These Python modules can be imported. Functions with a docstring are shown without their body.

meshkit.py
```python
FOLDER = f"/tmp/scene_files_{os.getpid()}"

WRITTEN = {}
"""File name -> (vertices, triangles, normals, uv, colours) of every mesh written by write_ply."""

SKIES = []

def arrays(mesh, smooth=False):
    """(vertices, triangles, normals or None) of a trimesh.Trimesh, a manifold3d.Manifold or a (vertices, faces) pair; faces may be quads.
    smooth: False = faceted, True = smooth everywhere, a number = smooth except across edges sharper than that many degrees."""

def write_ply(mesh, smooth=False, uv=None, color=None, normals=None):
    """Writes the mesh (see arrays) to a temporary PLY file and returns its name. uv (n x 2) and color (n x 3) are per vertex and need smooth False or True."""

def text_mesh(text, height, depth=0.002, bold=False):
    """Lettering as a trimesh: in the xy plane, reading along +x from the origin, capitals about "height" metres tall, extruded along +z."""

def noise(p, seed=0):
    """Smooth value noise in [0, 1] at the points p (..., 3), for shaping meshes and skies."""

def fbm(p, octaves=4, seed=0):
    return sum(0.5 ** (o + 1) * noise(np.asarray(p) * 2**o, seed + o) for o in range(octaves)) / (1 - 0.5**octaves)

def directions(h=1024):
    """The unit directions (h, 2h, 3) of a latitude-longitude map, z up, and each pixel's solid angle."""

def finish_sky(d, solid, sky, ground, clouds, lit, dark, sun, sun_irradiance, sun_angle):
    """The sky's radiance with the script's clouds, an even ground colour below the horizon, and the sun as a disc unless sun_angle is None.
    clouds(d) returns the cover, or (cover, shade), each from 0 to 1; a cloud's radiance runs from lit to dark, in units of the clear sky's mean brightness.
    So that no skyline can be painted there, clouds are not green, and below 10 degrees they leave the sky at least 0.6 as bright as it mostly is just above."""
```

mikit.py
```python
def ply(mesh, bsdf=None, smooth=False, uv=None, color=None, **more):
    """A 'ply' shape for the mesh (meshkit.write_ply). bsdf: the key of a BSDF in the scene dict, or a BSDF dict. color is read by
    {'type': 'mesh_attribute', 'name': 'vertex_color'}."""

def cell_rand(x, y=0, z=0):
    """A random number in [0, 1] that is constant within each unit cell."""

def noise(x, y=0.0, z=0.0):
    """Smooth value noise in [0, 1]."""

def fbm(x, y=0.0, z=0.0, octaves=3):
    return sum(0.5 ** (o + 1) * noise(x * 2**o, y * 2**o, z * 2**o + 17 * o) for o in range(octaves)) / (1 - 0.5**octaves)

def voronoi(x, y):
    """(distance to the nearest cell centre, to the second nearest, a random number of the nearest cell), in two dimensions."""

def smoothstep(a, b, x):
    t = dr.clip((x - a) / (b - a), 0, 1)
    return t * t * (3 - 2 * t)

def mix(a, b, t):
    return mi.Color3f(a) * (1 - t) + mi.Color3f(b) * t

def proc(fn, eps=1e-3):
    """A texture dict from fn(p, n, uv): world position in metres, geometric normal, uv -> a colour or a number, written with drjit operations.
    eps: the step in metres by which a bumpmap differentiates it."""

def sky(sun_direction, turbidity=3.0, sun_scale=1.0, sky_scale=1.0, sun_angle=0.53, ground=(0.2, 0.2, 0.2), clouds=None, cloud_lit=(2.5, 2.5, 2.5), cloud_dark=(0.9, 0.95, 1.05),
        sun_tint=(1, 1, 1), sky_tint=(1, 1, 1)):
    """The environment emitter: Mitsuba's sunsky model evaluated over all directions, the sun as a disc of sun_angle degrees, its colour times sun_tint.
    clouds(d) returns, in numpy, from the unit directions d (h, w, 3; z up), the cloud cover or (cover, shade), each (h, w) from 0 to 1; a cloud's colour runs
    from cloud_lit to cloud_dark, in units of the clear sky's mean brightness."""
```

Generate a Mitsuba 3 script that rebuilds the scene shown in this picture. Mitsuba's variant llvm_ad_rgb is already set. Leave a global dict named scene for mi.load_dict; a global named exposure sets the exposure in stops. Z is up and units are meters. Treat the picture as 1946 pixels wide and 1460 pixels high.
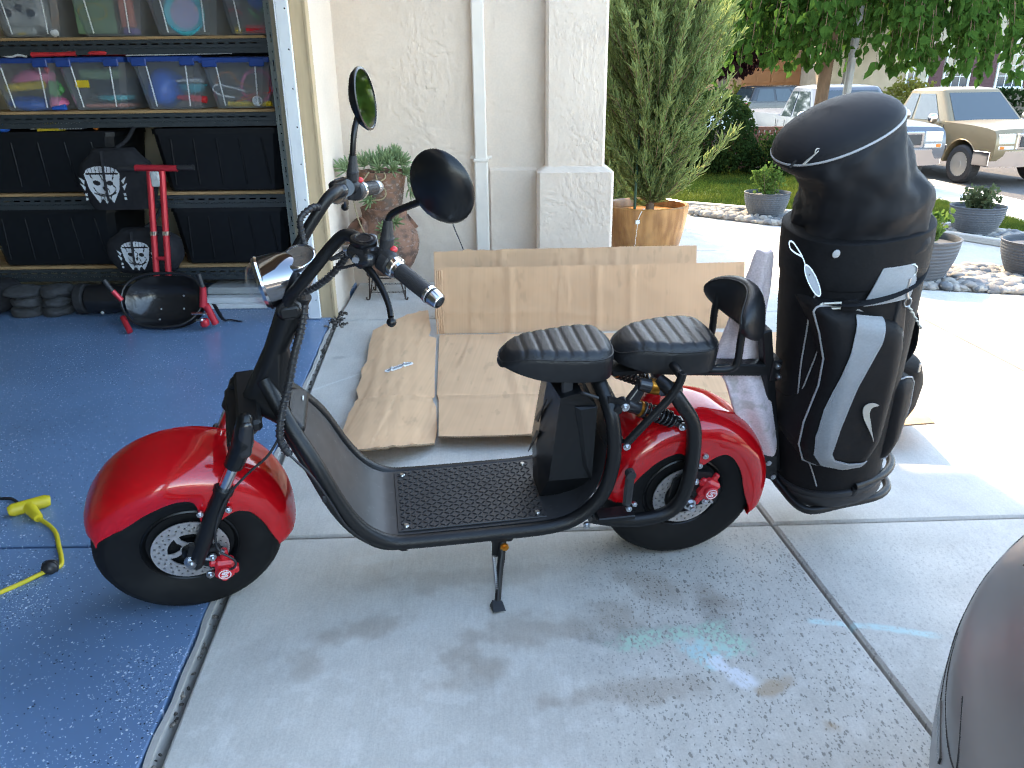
import math, random
import numpy as np, trimesh, drjit as dr, mitsuba as mi
import mikit, meshkit
from mikit import proc, noise, fbm, voronoi, cell_rand, smoothstep, mix
from scipy.spatial import Delaunay
from scipy.ndimage import gaussian_filter1d
from shapely.geometry import Polygon, Point, LineString
import shapely
T = mi.ScalarTransform4f
rng = np.random.default_rng(7)
scene, labels = {}, {}
# ---------------------------------------------------------------- camera, sky, exposure
PITCH, ROLL, EYE = math.atan(1462 / 3684), math.atan(45 / 3684), 1.4
F_ = np.array([0, math.cos(PITCH), -math.sin(PITCH)])
D_ = np.cross(F_, [1.0, 0, 0])
UP_ = -(math.cos(ROLL) * D_ - math.sin(ROLL) * np.array([1.0, 0, 0]))
scene['camera'] = {'type': 'perspective', 'fov': math.degrees(2 * math.atan(973 / 1462)), 'fov_axis': 'x', 'near_clip': 0.05, 'far_clip': 1500.0,
                   'to_world': T().look_at([0, 0, EYE], [0, float(F_[1]), float(EYE + F_[2])], UP_.tolist())}
SUN = np.array([-0.146, 0.716, 0.682])
scene['daylight'] = mikit.sky(SUN.tolist(), turbidity=3.0, sun_scale=0.22, sun_angle=0.8, sun_tint=(1.0, 0.90, 0.72), sky_tint=(1.15, 0.93, 0.72))
exposure = 5.45

# ---------------------------------------------------------------- scene helpers
def numbered(k):
    if k not in scene and k not in labels and k not in used: used.add(k); return k
    i = 1
    while f'{k}_{i:03d}' in scene or f'{k}_{i:03d}' in labels or f'{k}_{i:03d}' in used: i += 1
    k = f'{k}_{i:03d}'; used.add(k); return k
used = set()
def thing(name, label, cat, group=None):
    k = numbered(name); labels[k] = {'label': label, 'category': cat}
    if group: labels[k]['group'] = group
    return k
def xf(mesh, M):
    if M is None: return mesh
    m = mesh.copy(); m.apply_transform(M)
    return m
def cat(ms): return trimesh.util.concatenate([m for m in ms if m is not None])
def part(parent, name, mesh, mat, smooth=32, M=None, label=None, kind=None, color=None, uv=None):
    if isinstance(mesh, list): mesh = cat(mesh)
    k = numbered(parent + '__' + name)
    scene[k] = mikit.ply(xf(mesh, M), mat, smooth=smooth, color=color, uv=uv)
    if label: labels.setdefault(k, {})['label'] = label
    if kind: labels.setdefault(k, {})['kind'] = kind
    return k
def single(name, mesh, mat, label, cat_, smooth=32, M=None, group=None):
    k = thing(name, label, cat_, group)
    if isinstance(mesh, list): mesh = cat(mesh)
    scene[k] = mikit.ply(xf(mesh, M), mat, smooth=smooth)
    return k
def struct(name, mesh, mat, smooth=False, label=None, kind='structure'):
    if isinstance(mesh, list): mesh = cat(mesh)
    k = numbered(name); scene[k] = mikit.ply(mesh, mat, smooth=smooth)
    labels[k] = {'kind': kind}
    if label: labels[k]['label'] = label
    return k
# ---------------------------------------------------------------- mesh helpers
def TM(v, f): return trimesh.Trimesh(np.asarray(v, float), np.asarray(f, int), process=False)
def unit(v): v = np.asarray(v, float); return v / np.linalg.norm(v)
def frame(o, x, y, z=None):
    M = np.eye(4); x = unit(x); z = unit(np.cross(x, y)) if z is None else unit(z)
    M[:3, 0], M[:3, 1], M[:3, 2], M[:3, 3] = x, unit(np.cross(z, x)), z, o
    return M
def tr(x, y, z): M = np.eye(4); M[:3, 3] = (x, y, z); return M
def rot(axis, deg, at=(0, 0, 0)): return trimesh.transformations.rotation_matrix(math.radians(deg), axis, at)
def spl(pts, k=6, closed=False):
    P = np.asarray(pts, float); n = len(P); out = []
    for i in range(n if closed else n - 1):
        p0, p1, p2, p3 = (P[(i + j) % n] if closed else P[min(max(i + j, 0), n - 1)] for j in (-1, 0, 1, 2))
        for t in np.arange(k) / k:
            out.append(0.5 * (2 * p1 + (p2 - p0) * t + (2 * p0 - 5 * p1 + 4 * p2 - p3) * t * t + (3 * p1 - p0 - 3 * p2 + p3) * t ** 3))
    if not closed: out.append(P[-1])
    return np.array(out)
def loft(rings, caps=True, closed=False):
    R = [np.asarray(r, float) for r in rings]; n = len(R[0]); v = np.vstack(R); f = []
    for i in range(len(R) if closed else len(R) - 1):
        a, b = i * n, ((i + 1) % len(R)) * n
        for j in range(n):
            k = (j + 1) % n; f += [[a + j, a + k, b + k], [a + j, b + k, b + j]]
    if caps and not closed:
        for i, flip in ((0, True), (len(R) - 1, False)):
            c = len(v); v = np.vstack([v, R[i].mean(0)])
            for j in range(n):
                t = [i * n + j, i * n + (j + 1) % n, c]; f.append(t[::-1] if flip else t)
    m = TM(v, f)
    if m.volume < 0: m.invert()
    return m
def tube(pts, r, n=10, k=0, closed=False, caps=True, sq=None):
    P = spl(pts, k, closed) if k else np.asarray(pts, float)
    r = np.full(len(P), r) if np.isscalar(r) else np.interp(np.linspace(0, 1, len(P)), np.linspace(0, 1, len(r)), r)
    tan = np.roll(P, -1, 0) - np.roll(P, 1, 0) if closed else np.gradient(P, axis=0)
    tan /= np.linalg.norm(tan, axis=1, keepdims=True) + 1e-12
    u = np.cross(tan[0], [0, 0, 1.0] if abs(tan[0][2]) < .9 else [1.0, 0, 0]); u /= np.linalg.norm(u); rings = []
    ang = np.arange(n) * 2 * np.pi / n + (np.pi / n if n == 4 else 0)
    for p, t, rr in zip(P, tan, r):
        u = u - t * (u @ t); u /= np.linalg.norm(u); w = np.cross(t, u)
        a, b = (rr, rr) if sq is None else sq
        rings.append(p + np.outer(np.cos(ang) * a, u) + np.outer(np.sin(ang) * b, w))
    return loft(rings, caps, closed)
def lathe(prof, n=32, M=None):
    a = np.arange(n) * 2 * np.pi / n; P = np.asarray(prof, float)
    rings = [np.stack([np.cos(a) * max(r, 1e-5), np.sin(a) * max(r, 1e-5), a * 0 + z], 1) for r, z in P]
    return xf(loft(rings, True), M)
def cyl(p0, p1, r, n=16, r1=None, bev=0.0):
    p0, p1 = np.asarray(p0, float), np.asarray(p1, float); L = np.linalg.norm(p1 - p0); r1 = r if r1 is None else r1
    d = (p1 - p0) / L; M = frame(p0, np.cross(d, [0, 0, 1.0]) if abs(d[2]) < .9 else [1, 0, 0], [0, 1, 0], d)
    prof = [(r - bev, 0), (r, bev), (r1, L - bev), (r1 - bev, L)] if bev else [(r, 0), (r1, L)]
    return lathe(prof, n, M)
def box(size, at=(0, 0, 0), bev=0.0, M=None):
    s = np.asarray(size, float) / 2
    if bev <= 0: m = trimesh.creation.box(extents=2 * s)
    else:
        pts = []
        for sg in np.ndindex(2, 2, 2):
            g = np.array(sg) * 2 - 1
            for k in range(3):
                q = s - bev; q[k] = s[k]; pts.append(g * q)
        m = trimesh.convex.convex_hull(np.array(pts))
    m.apply_translation(at)
    return xf(m, M)
def beam(p0, p1, w, h, bev=0.0, up=(0, 0, 1)):
    p0, p1 = np.asarray(p0, float), np.asarray(p1, float); d = p1 - p0; L = np.linalg.norm(d)
    return box((L, w, h), (L / 2, 0, 0), bev, frame(p0, d, None, unit(np.asarray(up, float) - d * (np.dot(up, d) / L / L))))
def prism(poly, d, M=None, at=0.0):
    g = poly if hasattr(poly, 'geom_type') else Polygon(poly)
    if not g.is_valid: g = g.buffer(0)
    gs = getattr(g, 'geoms', [g])
    m = trimesh.util.concatenate([trimesh.creation.extrude_polygon(q, d, engine='earcut') for q in gs])
    m.apply_translation((0, 0, at))
    return xf(m, M)
def hull(pts): return trimesh.convex.convex_hull(np.asarray(pts, float))
def ball(c, r, s=2, sc=(1, 1, 1)):
    m = trimesh.creation.icosphere(s, 1.0); m.apply_scale(np.asarray(sc) * r); m.apply_translation(c); return m
def dens(poly, step):
    P = np.asarray(poly, float); out = []
    for a, b in zip(P, np.roll(P, -1, 0)):
        n = max(1, int(np.ceil(np.linalg.norm(b - a) / step))); out += [a + (b - a) * t for t in np.arange(n) / n]
    return np.array(out)
def patch(poly, step, fn, th=None, back=None):
    """The polygon's area as a sheet fn(x, y) -> xyz, with a rim down to back(x, y) (or to th along -normal)."""
    B = dens(poly, step); G = Polygon(B).buffer(0); x0, y0, x1, y1 = G.bounds
    gx, gy = np.meshgrid(np.arange(x0 + step / 2, x1, step), np.arange(y0 + step / 2, y1, step)); gx = gx + (np.arange(len(gx)) % 2)[:, None] * step / 2
    q = np.stack([gx.ravel(), gy.ravel()], 1)
    if len(q): q = q[shapely.contains_xy(G.buffer(-step * .45), q[:, 0], q[:, 1])]
    P = np.vstack([B, q]); tri = Delaunay(P).simplices
    c = P[tri].mean(1); a = P[tri]; area = np.abs(np.cross(a[:, 1] - a[:, 0], a[:, 2] - a[:, 0]))
    tri = tri[shapely.contains_xy(G, c[:, 0], c[:, 1]) & (area > 1e-10)]
    a = P[tri]; s = np.cross(a[:, 1] - a[:, 0], a[:, 2] - a[:, 0]); tri[s < 0] = tri[s < 0][:, ::-1]
    V = np.array(fn(P[:, 0], P[:, 1])).T
    m = TM(V, tri)
    if th is None and back is None: return m
    nb = len(B)
    if back is not None: W = np.array(back(P[:, 0], P[:, 1])).T
    else: W = V - th * np.array(m.vertex_normals)
    f = list(tri) + [t[::-1] + len(P) for t in tri]
    ccw = Polygon(B).exterior.is_ccw
    for i in range(nb):
        j = (i + 1) % nb; q1, q2 = [i, i + len(P), j + len(P)], [i, j + len(P), j]
        f += [q1, q2] if ccw else [q1[::-1], q2[::-1]]
    return TM(np.vstack([V, W]), f)
def rndpoly(poly, r, res=4):
    g = Polygon(poly).buffer(-r, join_style=1).buffer(r, quad_segs=res); return np.array(g.exterior.coords)[:-1]
# ---------------------------------------------------------------- materials
def mat(name, **kw):
    kw.setdefault('type', 'principled')
    d = {k: ({'type': 'rgb', 'value': list(v)} if isinstance(v, tuple) else v) for k, v in kw.items()}
    scene[name] = {'type': 'twosided', 'id': name, 'b': d} if d['type'] in ('principled', 'bumpmap', 'diffuse', 'roughplastic', 'roughconductor', 'conductor', 'blendbsdf') else d
    scene[name].pop('id', None)
    return name
def bumped(name, inner, fn, scale=1.0, eps=1e-3):
    scene[name] = {'type': 'twosided', 'b': {'type': 'bumpmap', 'tex': proc(fn, eps), 'scale': scale, 'bsdf': {**{'type': 'principled'}, **{k: ({'type': 'rgb', 'value': list(v)} if isinstance(v, tuple) else v) for k, v in inner.items()}}}}
    return name
def grain(c, amt=.25, f=30, f2=None):
    c = np.asarray(c, float)
    def fn(p, n, uv):
        v = fbm(p.x * f, p.y * f, p.z * f, 3); w = fbm(p.x * f * .13 + 5, p.y * f * .13, p.z * f * .13, 2)
        return mi.Color3f(c.tolist()) * (1 + amt * (v - .5) * 2 + amt * (w - .5))
    return proc(fn)
# ---------------------------------------------------------------- ground materials
def broom(p, a=.0):
    u = p.x * math.cos(a) + p.y * math.sin(a); v = -p.x * math.sin(a) + p.y * math.cos(a)
    return u, v
def stain(p, cx, cy, rx, ry, ang, seed, edge=.85):
    c, s = math.cos(ang), math.sin(ang); u = ((p.x - cx) * c + (p.y - cy) * s) / rx; v = (-(p.x - cx) * s + (p.y - cy) * c) / ry
    d = dr.sqrt(u * u + v * v) + (EDGE[0] - .5) * 1.7 + .1 * math.sin(seed)
    return 1 - smoothstep(1 - edge, 1.0, d)
def chalk(p, x0, y0, x1, y1, w, seed):
    dx, dy = x1 - x0, y1 - y0; L = math.hypot(dx, dy); t = ((p.x - x0) * dx + (p.y - y0) * dy) / L; d = dr.abs(-(p.x - x0) * dy + (p.y - y0) * dx) / L
    g = noise(t * 60 + seed, d * 400, 0.0) * .5 + EDGE[1] * .7
    m = (1 - smoothstep(w * .3, w, d + (EDGE[0] - .5) * w)) * smoothstep(0.0, .12 * L, t) * (1 - smoothstep(.7 * L, L, t))
    return m * smoothstep(.35, .75, g + .15)
EDGE = [0, 0]
def concrete(p, n, uv):
    EDGE[0] = fbm(p.x * 16, p.y * 16, 0.0, 4); EDGE[1] = fbm(p.x * 170, p.y * 110, 0.0, 2)
    big = fbm(p.x * 1.7, p.y * 1.7, 0.0, 4); mid = fbm(p.x * 9, p.y * 9, 2.0, 4); u, v = broom(p, -1.53)
    st = noise(u * 26, v * 900) * .5 + noise(u * 9 + 7, v * 330) * .5
    blot = smoothstep(.50, .78, fbm(p.x * 24 + 9, p.y * 24, 4.0, 3)); fine = noise(p.x * 420, p.y * 420) + .6 * noise(p.x * 230, p.y * 230, 3.0)
    c = mi.Color3f(.485, .465, .425) * (.80 + .24 * big + .22 * mid + .12 * (st - .5) + .15 * (fine - .8)) + mi.Color3f(.05, .052, .055) * blot * smoothstep(-.1, .5, -p.y + 1.9)
    # dark specks, worn brown marks and chalk on the slabs
    zone = smoothstep(.05, .45, p.x) * (1 - smoothstep(2.0, 2.35, p.y)) * (1 - .65 * smoothstep(.90, 1.0, p.x + .093 * (p.y - 1.4)))
    d1, d2, which = voronoi(p.x * 64 + 3 + .6 * EDGE[0], p.y * 46 + .8 * EDGE[1])
    speck = (1 - smoothstep(.06 + .12 * which, .14 + .20 * which, d1)) * smoothstep(.45, .6, cell_rand(which * 977.0, which * 313.0)) * zone
    d3, d4, wh2 = voronoi(p.x * 150, p.y * 110)
    speck = dr.maximum(speck, (1 - smoothstep(.15, .4, d3)) * smoothstep(.78, .86, wh2) * (.10 + .90 * zone))
    c = c * (1 - .50 * speck)
    br = dr.maximum(stain(p, .15, 1.72, .42, .10, .15, 1.0), dr.maximum(stain(p, .28, 1.47, .30, .05, .1, 5.0), dr.maximum(stain(p, -.12, 1.56, .12, .10, .6, 9.0), stain(p, .45, 1.88, .22, .12, -.4, 13.0))))
    br = dr.maximum(br, dr.maximum(stain(p, -.42, 1.72, .20, .06, .35, 17.0), stain(p, -.55, 1.58, .06, .12, .1, 21.0) * .8))
    br = dr.maximum(br, stain(p, -.15, 1.95, .40, .08, .0, 25.0) * .6)
    c = mix(c, c * mi.Color3f(.66, .59, .53), br * .60)
    rust = dr.maximum(stain(p, .73, 1.36, .04, .03, .0, 33.0), stain(p, .63, 1.48, .07, .03, .5, 37.0))
    c = mix(c, mi.Color3f(.36, .24, .12), rust * .55)
    dk = dr.maximum(stain(p, .38, 1.68, .30, .05, .12, 41.0), dr.maximum(stain(p, .55, 1.75, .05, .14, .3, 43.0), stain(p, -.95, 3.95, .05, .03, 0.2, 47.0)))
    c = mix(c, c * .55, dk * .5)
    gr = dr.maximum(stain(p, .42, 1.675, .23, .055, .17, 51.0, .9), stain(p, .53, 1.63, .12, .07, .3, 55.0, .9)) * smoothstep(.22, .62, EDGE[1])
    c = mix(c, mi.Color3f(.42, .62, .50), gr * .75)
    bl = stain(p, .49, 1.61, .09, .05, -.6, 61.0, .8) * smoothstep(.22, .6, EDGE[1])
    c = mix(c, mi.Color3f(.45, .62, .66), bl * .7)
    ch = dr.maximum(chalk(p, .51, 1.60, .56, 1.49, .03, 3.0), chalk(p, .55, 1.555, .585, 1.47, .035, 8.0))
    c = mix(c, mi.Color3f(.72, .74, .78), ch * .8)
    ch = dr.maximum(chalk(p, .80, 1.73, .99, 1.70, .016, 3.0), chalk(p, .95, 1.71, 1.16, 1.655, .018, 11.0))
    c = mix(c, mi.Color3f(.50, .66, .66), ch * .75)
    ch = chalk(p, -1.02, 3.43, -.55, 3.95, .012, 15.0) + chalk(p, -.52, 2.03, -.30, 2.08, .03, 17.0) * .5
    c = mix(c, mi.Color3f(.62, .64, .62), ch * .6)
    return dr.clip(c, .02, .85)
def concrete_b(p, n, uv):
    u, v = broom(p, -1.53)
    return .0007 * noise(u * 18, v * 520) + .0006 * fbm(p.x * 190, p.y * 190, p.z * 190, 3)
bumped('concrete', {'base_color': proc(concrete), 'roughness': .82, 'specular': .35}, concrete_b, 1.0)
def plainc(p, n, uv):
    v = fbm(p.x * 6, p.y * 6, p.z * 6, 4); w = fbm(p.x * 90, p.y * 90, p.z * 90, 2)
    return mi.Color3f(.42, .40, .37) * (.75 + .3 * v + .2 * w)
bumped('pale_concrete', {'base_color': proc(plainc), 'roughness': .85, 'specular': .3}, lambda p, n, uv: .001 * fbm(p.x * 160, p.y * 160, p.z * 160, 3))
def seamdirt(p, n, uv):
    v = fbm(p.x * 60, p.y * 60, 1.0, 4)
    return mix((.035, .03, .026), (.22, .19, .16), smoothstep(.4, .75, v))
bumped('joint_dirt', {'base_color': proc(seamdirt), 'roughness': .95}, lambda p, n, uv: .004 * fbm(p.x * 120, p.y * 120, 1.0, 3))
def epoxy(p, n, uv):
    base = mi.Color3f(.132, .215, .36) * (.86 + .28 * fbm(p.x * 2.3, p.y * 2.3, 0.0, 3))
    den = .35 + 1.1 * smoothstep(.35, .7, fbm(p.x * 3.3 + 3, p.y * 3.3, 0.0, 2)) * smoothstep(-.3, .8, 2.9 - p.y)
    c = base
    for s, k, col in ((210, .88, (.62, .70, .80)), (120, .94, (.66, .72, .80)), (170, .93, (.02, .028, .05)), (260, .90, (.30, .40, .56))):
        wx = p.x + .004 * noise(p.x * 300, p.y * 300, float(s)); d, d2, w = voronoi(wx * s + s, p.y * s * .8)
        thr = 1 - (1 - k) * den
        c = mix(c, col, (1 - smoothstep(.24, .34, d)) * dr.select(w > thr, 1.0, 0.0))
    return c
bumped('epoxy_floor', {'base_color': proc(epoxy), 'roughness': .30, 'specular': .5, 'clearcoat': .25, 'clearcoat_gloss': .75}, lambda p, n, uv: .0012 * fbm(p.x * 30, p.y * 30, 0.0, 3) + .0003 * fbm(p.x * 260, p.y * 260, 0.0, 2), 1.0)
def stucco_h(p):
    q = fbm(p.x * 54 + p.y * 54, p.z * 54, p.y * 8, 3); r = dr.abs(noise(p.x * 84 + 3 + p.y * 84, p.z * 84, 1.0) - .5) * 2
    smooth_patch = dr.maximum(1 - smoothstep(.11, .15, dr.sqrt(dr.square(p.x + .78) + dr.square((p.z - 1.66) * 1.0)) + .04 * fbm(p.x * 14, p.z * 14, 0.0, 2)), 1 - smoothstep(.12, .17, dr.sqrt(dr.square((p.x - .03) * 1.2) + dr.square((p.z - 1.62) * .8)) + .05 * fbm(p.x * 12, p.z * 12, 4.0, 2)))
    return (smoothstep(.35, .7, q) * .8 + r * .35) * (1 - .85 * smooth_patch)
def stucco(p, n, uv):
    v = fbm(p.x * 3 + p.y * 3, p.z * 3, 0.0, 3)
    return mi.Color3f(.665, .560, .455) * (.86 + .16 * v + .06 * (noise(p.x * 130 + p.y * 130, p.z * 130) - .5))
bumped('stucco', {'base_color': proc(stucco), 'roughness': .9, 'specular': .2}, lambda p, n, uv: .0050 * stucco_h(p), 1.0, 2e-3)
mat('trim_white', base_color=grain((.70, .72, .73), .05, 14), roughness=.5)
def tanp(p, n, uv): return mi.Color3f(.46, .345, .205) * (.86 + .2 * fbm(p.x * 70, p.y * 70, p.z * 5, 3) + .1 * fbm(p.x * 6, p.y * 6, p.z * 2, 2))
mat('tan_wood', base_color=proc(tanp), roughness=.65)
mat('drywall', base_color=grain((.42, .38, .28), .1, 8), roughness=.9)
mat('downspout_paint', base_color=grain((.64, .585, .51), .05, 9), roughness=.5)
mat('dark_gap', base_color=(.02, .02, .02), roughness=.9)
def roof_c(p, n, uv): return mi.Color3f(.20, .14, .10) * (.7 + .6 * fbm(p.x * 8, p.y * 8, p.z * 8, 3))
mat('roof_tile', base_color=proc(roof_c), roughness=.9)
# ---------------------------------------------------------------- driveway, floor
def seam_x(y): return -0.806 - .0897 * (y - 1.264)          # edge of the garage floor
def vj_x(y): return .868 - .093 * (y - 2.211)               # long joint
def slab(poly, z=0.0, d=.09, c=.008):
    g = Polygon(poly).buffer(-.006, join_style=2); a = np.array(g.exterior.coords)[:-1]; b = np.array(g.buffer(-c, join_style=2).exterior.coords)[:-1]
    if len(a) != len(b): b = a * .999 + a.mean(0) * .001
    if not g.exterior.is_ccw: a, b = a[::-1], b[::-1]
    R = lambda q, zz: np.c_[q, np.full(len(q), zz)]
    return loft([R(a, z - d), R(a, z - c), R(b, z)])
def xs(kind, y):
    return {'seam': seam_x(y) + .018, 'vj': vj_x(y), 'w2': 2.52 - .09 * (y - 4.7) if y > 3 else 2.67, 'w3': 5.6}[kind]
ground = struct('ground', [box((13.4, 18, .3), (-1.6, 4.4, -.26))], 'joint_dirt')
drive = 'driveway'; labels[drive] = {'kind': 'structure', 'label': 'pale concrete driveway of large jointed slabs'}; used.add(drive)
ysL = [-3.2, -.6, 2.2, 4.68, 6.55, 8.0]
cols = ['seam', 'vj', 'w2']
yh = lambda x, y: y + .03 * x
for ci in range(2):
    for yi in range(len(ysL) - 1):
        y0, y1 = ysL[yi], ysL[yi + 1]
        a, b = cols[ci], cols[ci + 1]
        P = []
        for k, y in ((a, y0), (b, y0), (b, y1), (a, y1)):
            x = xs(k, y); P.append((x, yh(x, y)))
        if ci == 0 and y0 > 4.6: P = [(-1.10 if y0 < 5 else -1.0, P[0][1]), P[1], P[2], (-1.17 if y0 < 5 else -1.0, P[3][1])]
        part(drive, 'slab', slab(P), 'concrete', smooth=False)
for P in ([(2.68, 2.28), (2.53, 4.72), (2.86, 5.22), (3.5, 5.02), (6, 3.4), (6, -3.2), (2.68, -3.2)], ):
    part(drive, 'slab', slab(P), 'concrete', smooth=False)
# blue garage floor in two pours and the bare concrete lip beside the seam
gf = 'garage_floor'; labels[gf] = {'kind': 'structure', 'label': 'blue epoxy garage floor with white and black flakes'}; used.add(gf)
for y0, y1 in ((-3.0, 2.135), (2.135, 5.9)):
    P = [(-7.2, y0), (seam_x(y0) - .02, y0), (seam_x(y1) - .02, y1), (-7.2, y1)]
    if y1 > 5: P = [(-7.2, y0), (seam_x(y0) - .02, y0), (seam_x(4.70) - .02, 4.70), (-1.14, 4.76), (-1.14, y1), (-7.2, y1)]
    part(gf, 'slab', slab(P, 0.004, .09, .004), 'epoxy_floor', smooth=False)
lip = []
ys = np.arange(-3.0, 4.72, .05)
ed = .006 * (meshkit.noise(np.c_[ys * 9, ys * 0, ys * 0]) - .5) * 2
lip = prism([(seam_x(y) - .012 + e_ - .006, y) for y, e_ in zip(ys, ed)] + [(seam_x(y) - .002 + .5 * e_, y) for y, e_ in zip(ys[::-1], ed[::-1])], .09, at=-.085)
part(gf, 'bare_edge', lip, 'pale_concrete', smooth=False)
# debris lying in the joint
deb = []
for i in range(260):
    y = rng.uniform(.9, 4.75); r = rng.uniform(.002, .006) * (1 + (y > 4) * .8)
    deb.append(ball((seam_x(y) + .006 + rng.normal(0, .004), y, -.018 + r + rng.uniform(0, .01)), r, 0, rng.uniform(.6, 1.5, 3)))
for i in range(60):
    r = rng.uniform(.004, .012); deb.append(ball((-1.09 + rng.normal(0, .03), 4.62 + rng.normal(0, .09), r * .5), r, 0, rng.uniform(.5, 1.6, 3)))
struct('joint_debris', deb, 'joint_dirt', kind='stuff', label='dark grit and crumbs lying in the joint beside the blue floor')
# ---------------------------------------------------------------- house and garage shell
hs = thing('house', 'pale stucco house front with square corner column beside the garage', 'house')
Yw = 5.60
part(hs, 'wall', [box((1.75, .2, 2.9), (-.30, Yw + .1, 1.40)), box((.2, 2.4, 4.0), (.55, Yw + 1.4, 2.0))], 'stucco', smooth=False)
part(hs, 'return_wall', prism([(-1.115, 4.745), (-1.165, Yw + .1), (-1.30, Yw + .1), (-1.25, 4.745)], 2.85, at=-.05), 'stucco', smooth=False)
def column(x0, x1, y0, y1, z0, z1, c=.018):
    P = np.array([(x0 + c, y0), (x1 - c, y0), (x1, y0 + c), (x1, y1), (x0, y1), (x0, y0 + c)])
    return [np.c_[P, np.full(6, z)] for z in (z0, z1)]
a0, a1 = column(.19, .715, 5.40, 5.80, -.05, .80); b0, b1 = column(.25, .655, 5.47, 5.80, .835, 2.85)
part(hs, 'column', loft([a0, a1, b0, b1]), 'stucco', smooth=False)
# lower courses of the wall stand a little proud, as on the column
part(hs, 'wainscot', loft([np.c_[[(-.135, y), (.19, y), (.19, 5.7), (-.135, 5.7)], [z] * 4] for y, z in ((5.575, -.05), (5.575, .80), (5.598, .82))]), 'stucco', smooth=False)
# upper storey with its narrow bay, garage box with roof
part(hs, 'upper_storey', box((9.0, 2.75, 3.4), (.30 - 4.5, 5.45 + 1.375, 2.85 + 1.7)), 'stucco', smooth=False)
part(hs, 'bay', box((.75, .58, 3.3), (.302 + .375, 5.42 + .29, 3.25 + 1.65)), 'stucco', smooth=False)
part(hs, 'garage_wall', [box((.2, 9.2, 2.9), (-7.3, 1.4, 1.4)), box((6.3, .2, 2.9), (-4.2, -3.2, 1.4)), box((6.0, .2, 2.85), (-4.27, 5.75, 1.375)), box((.2, 1.5, 2.85), (-.62, -2.35, 1.4)), box((.035, .85, 2.8), (-1.318, 5.22, 1.39))], 'drywall', smooth=False)
hd = [(-1.10, 4.745), (-.73, -1.6), (-.93, -1.6), (-1.30, 4.745)]
part(hs, 'garage_header', prism(hd, .62, at=2.24), 'stucco', smooth=False)
part(hs, 'garage_ceiling', box((6.5, 8.7, .06), (-4.15, 1.3, 2.89)), 'drywall', smooth=False)
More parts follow.
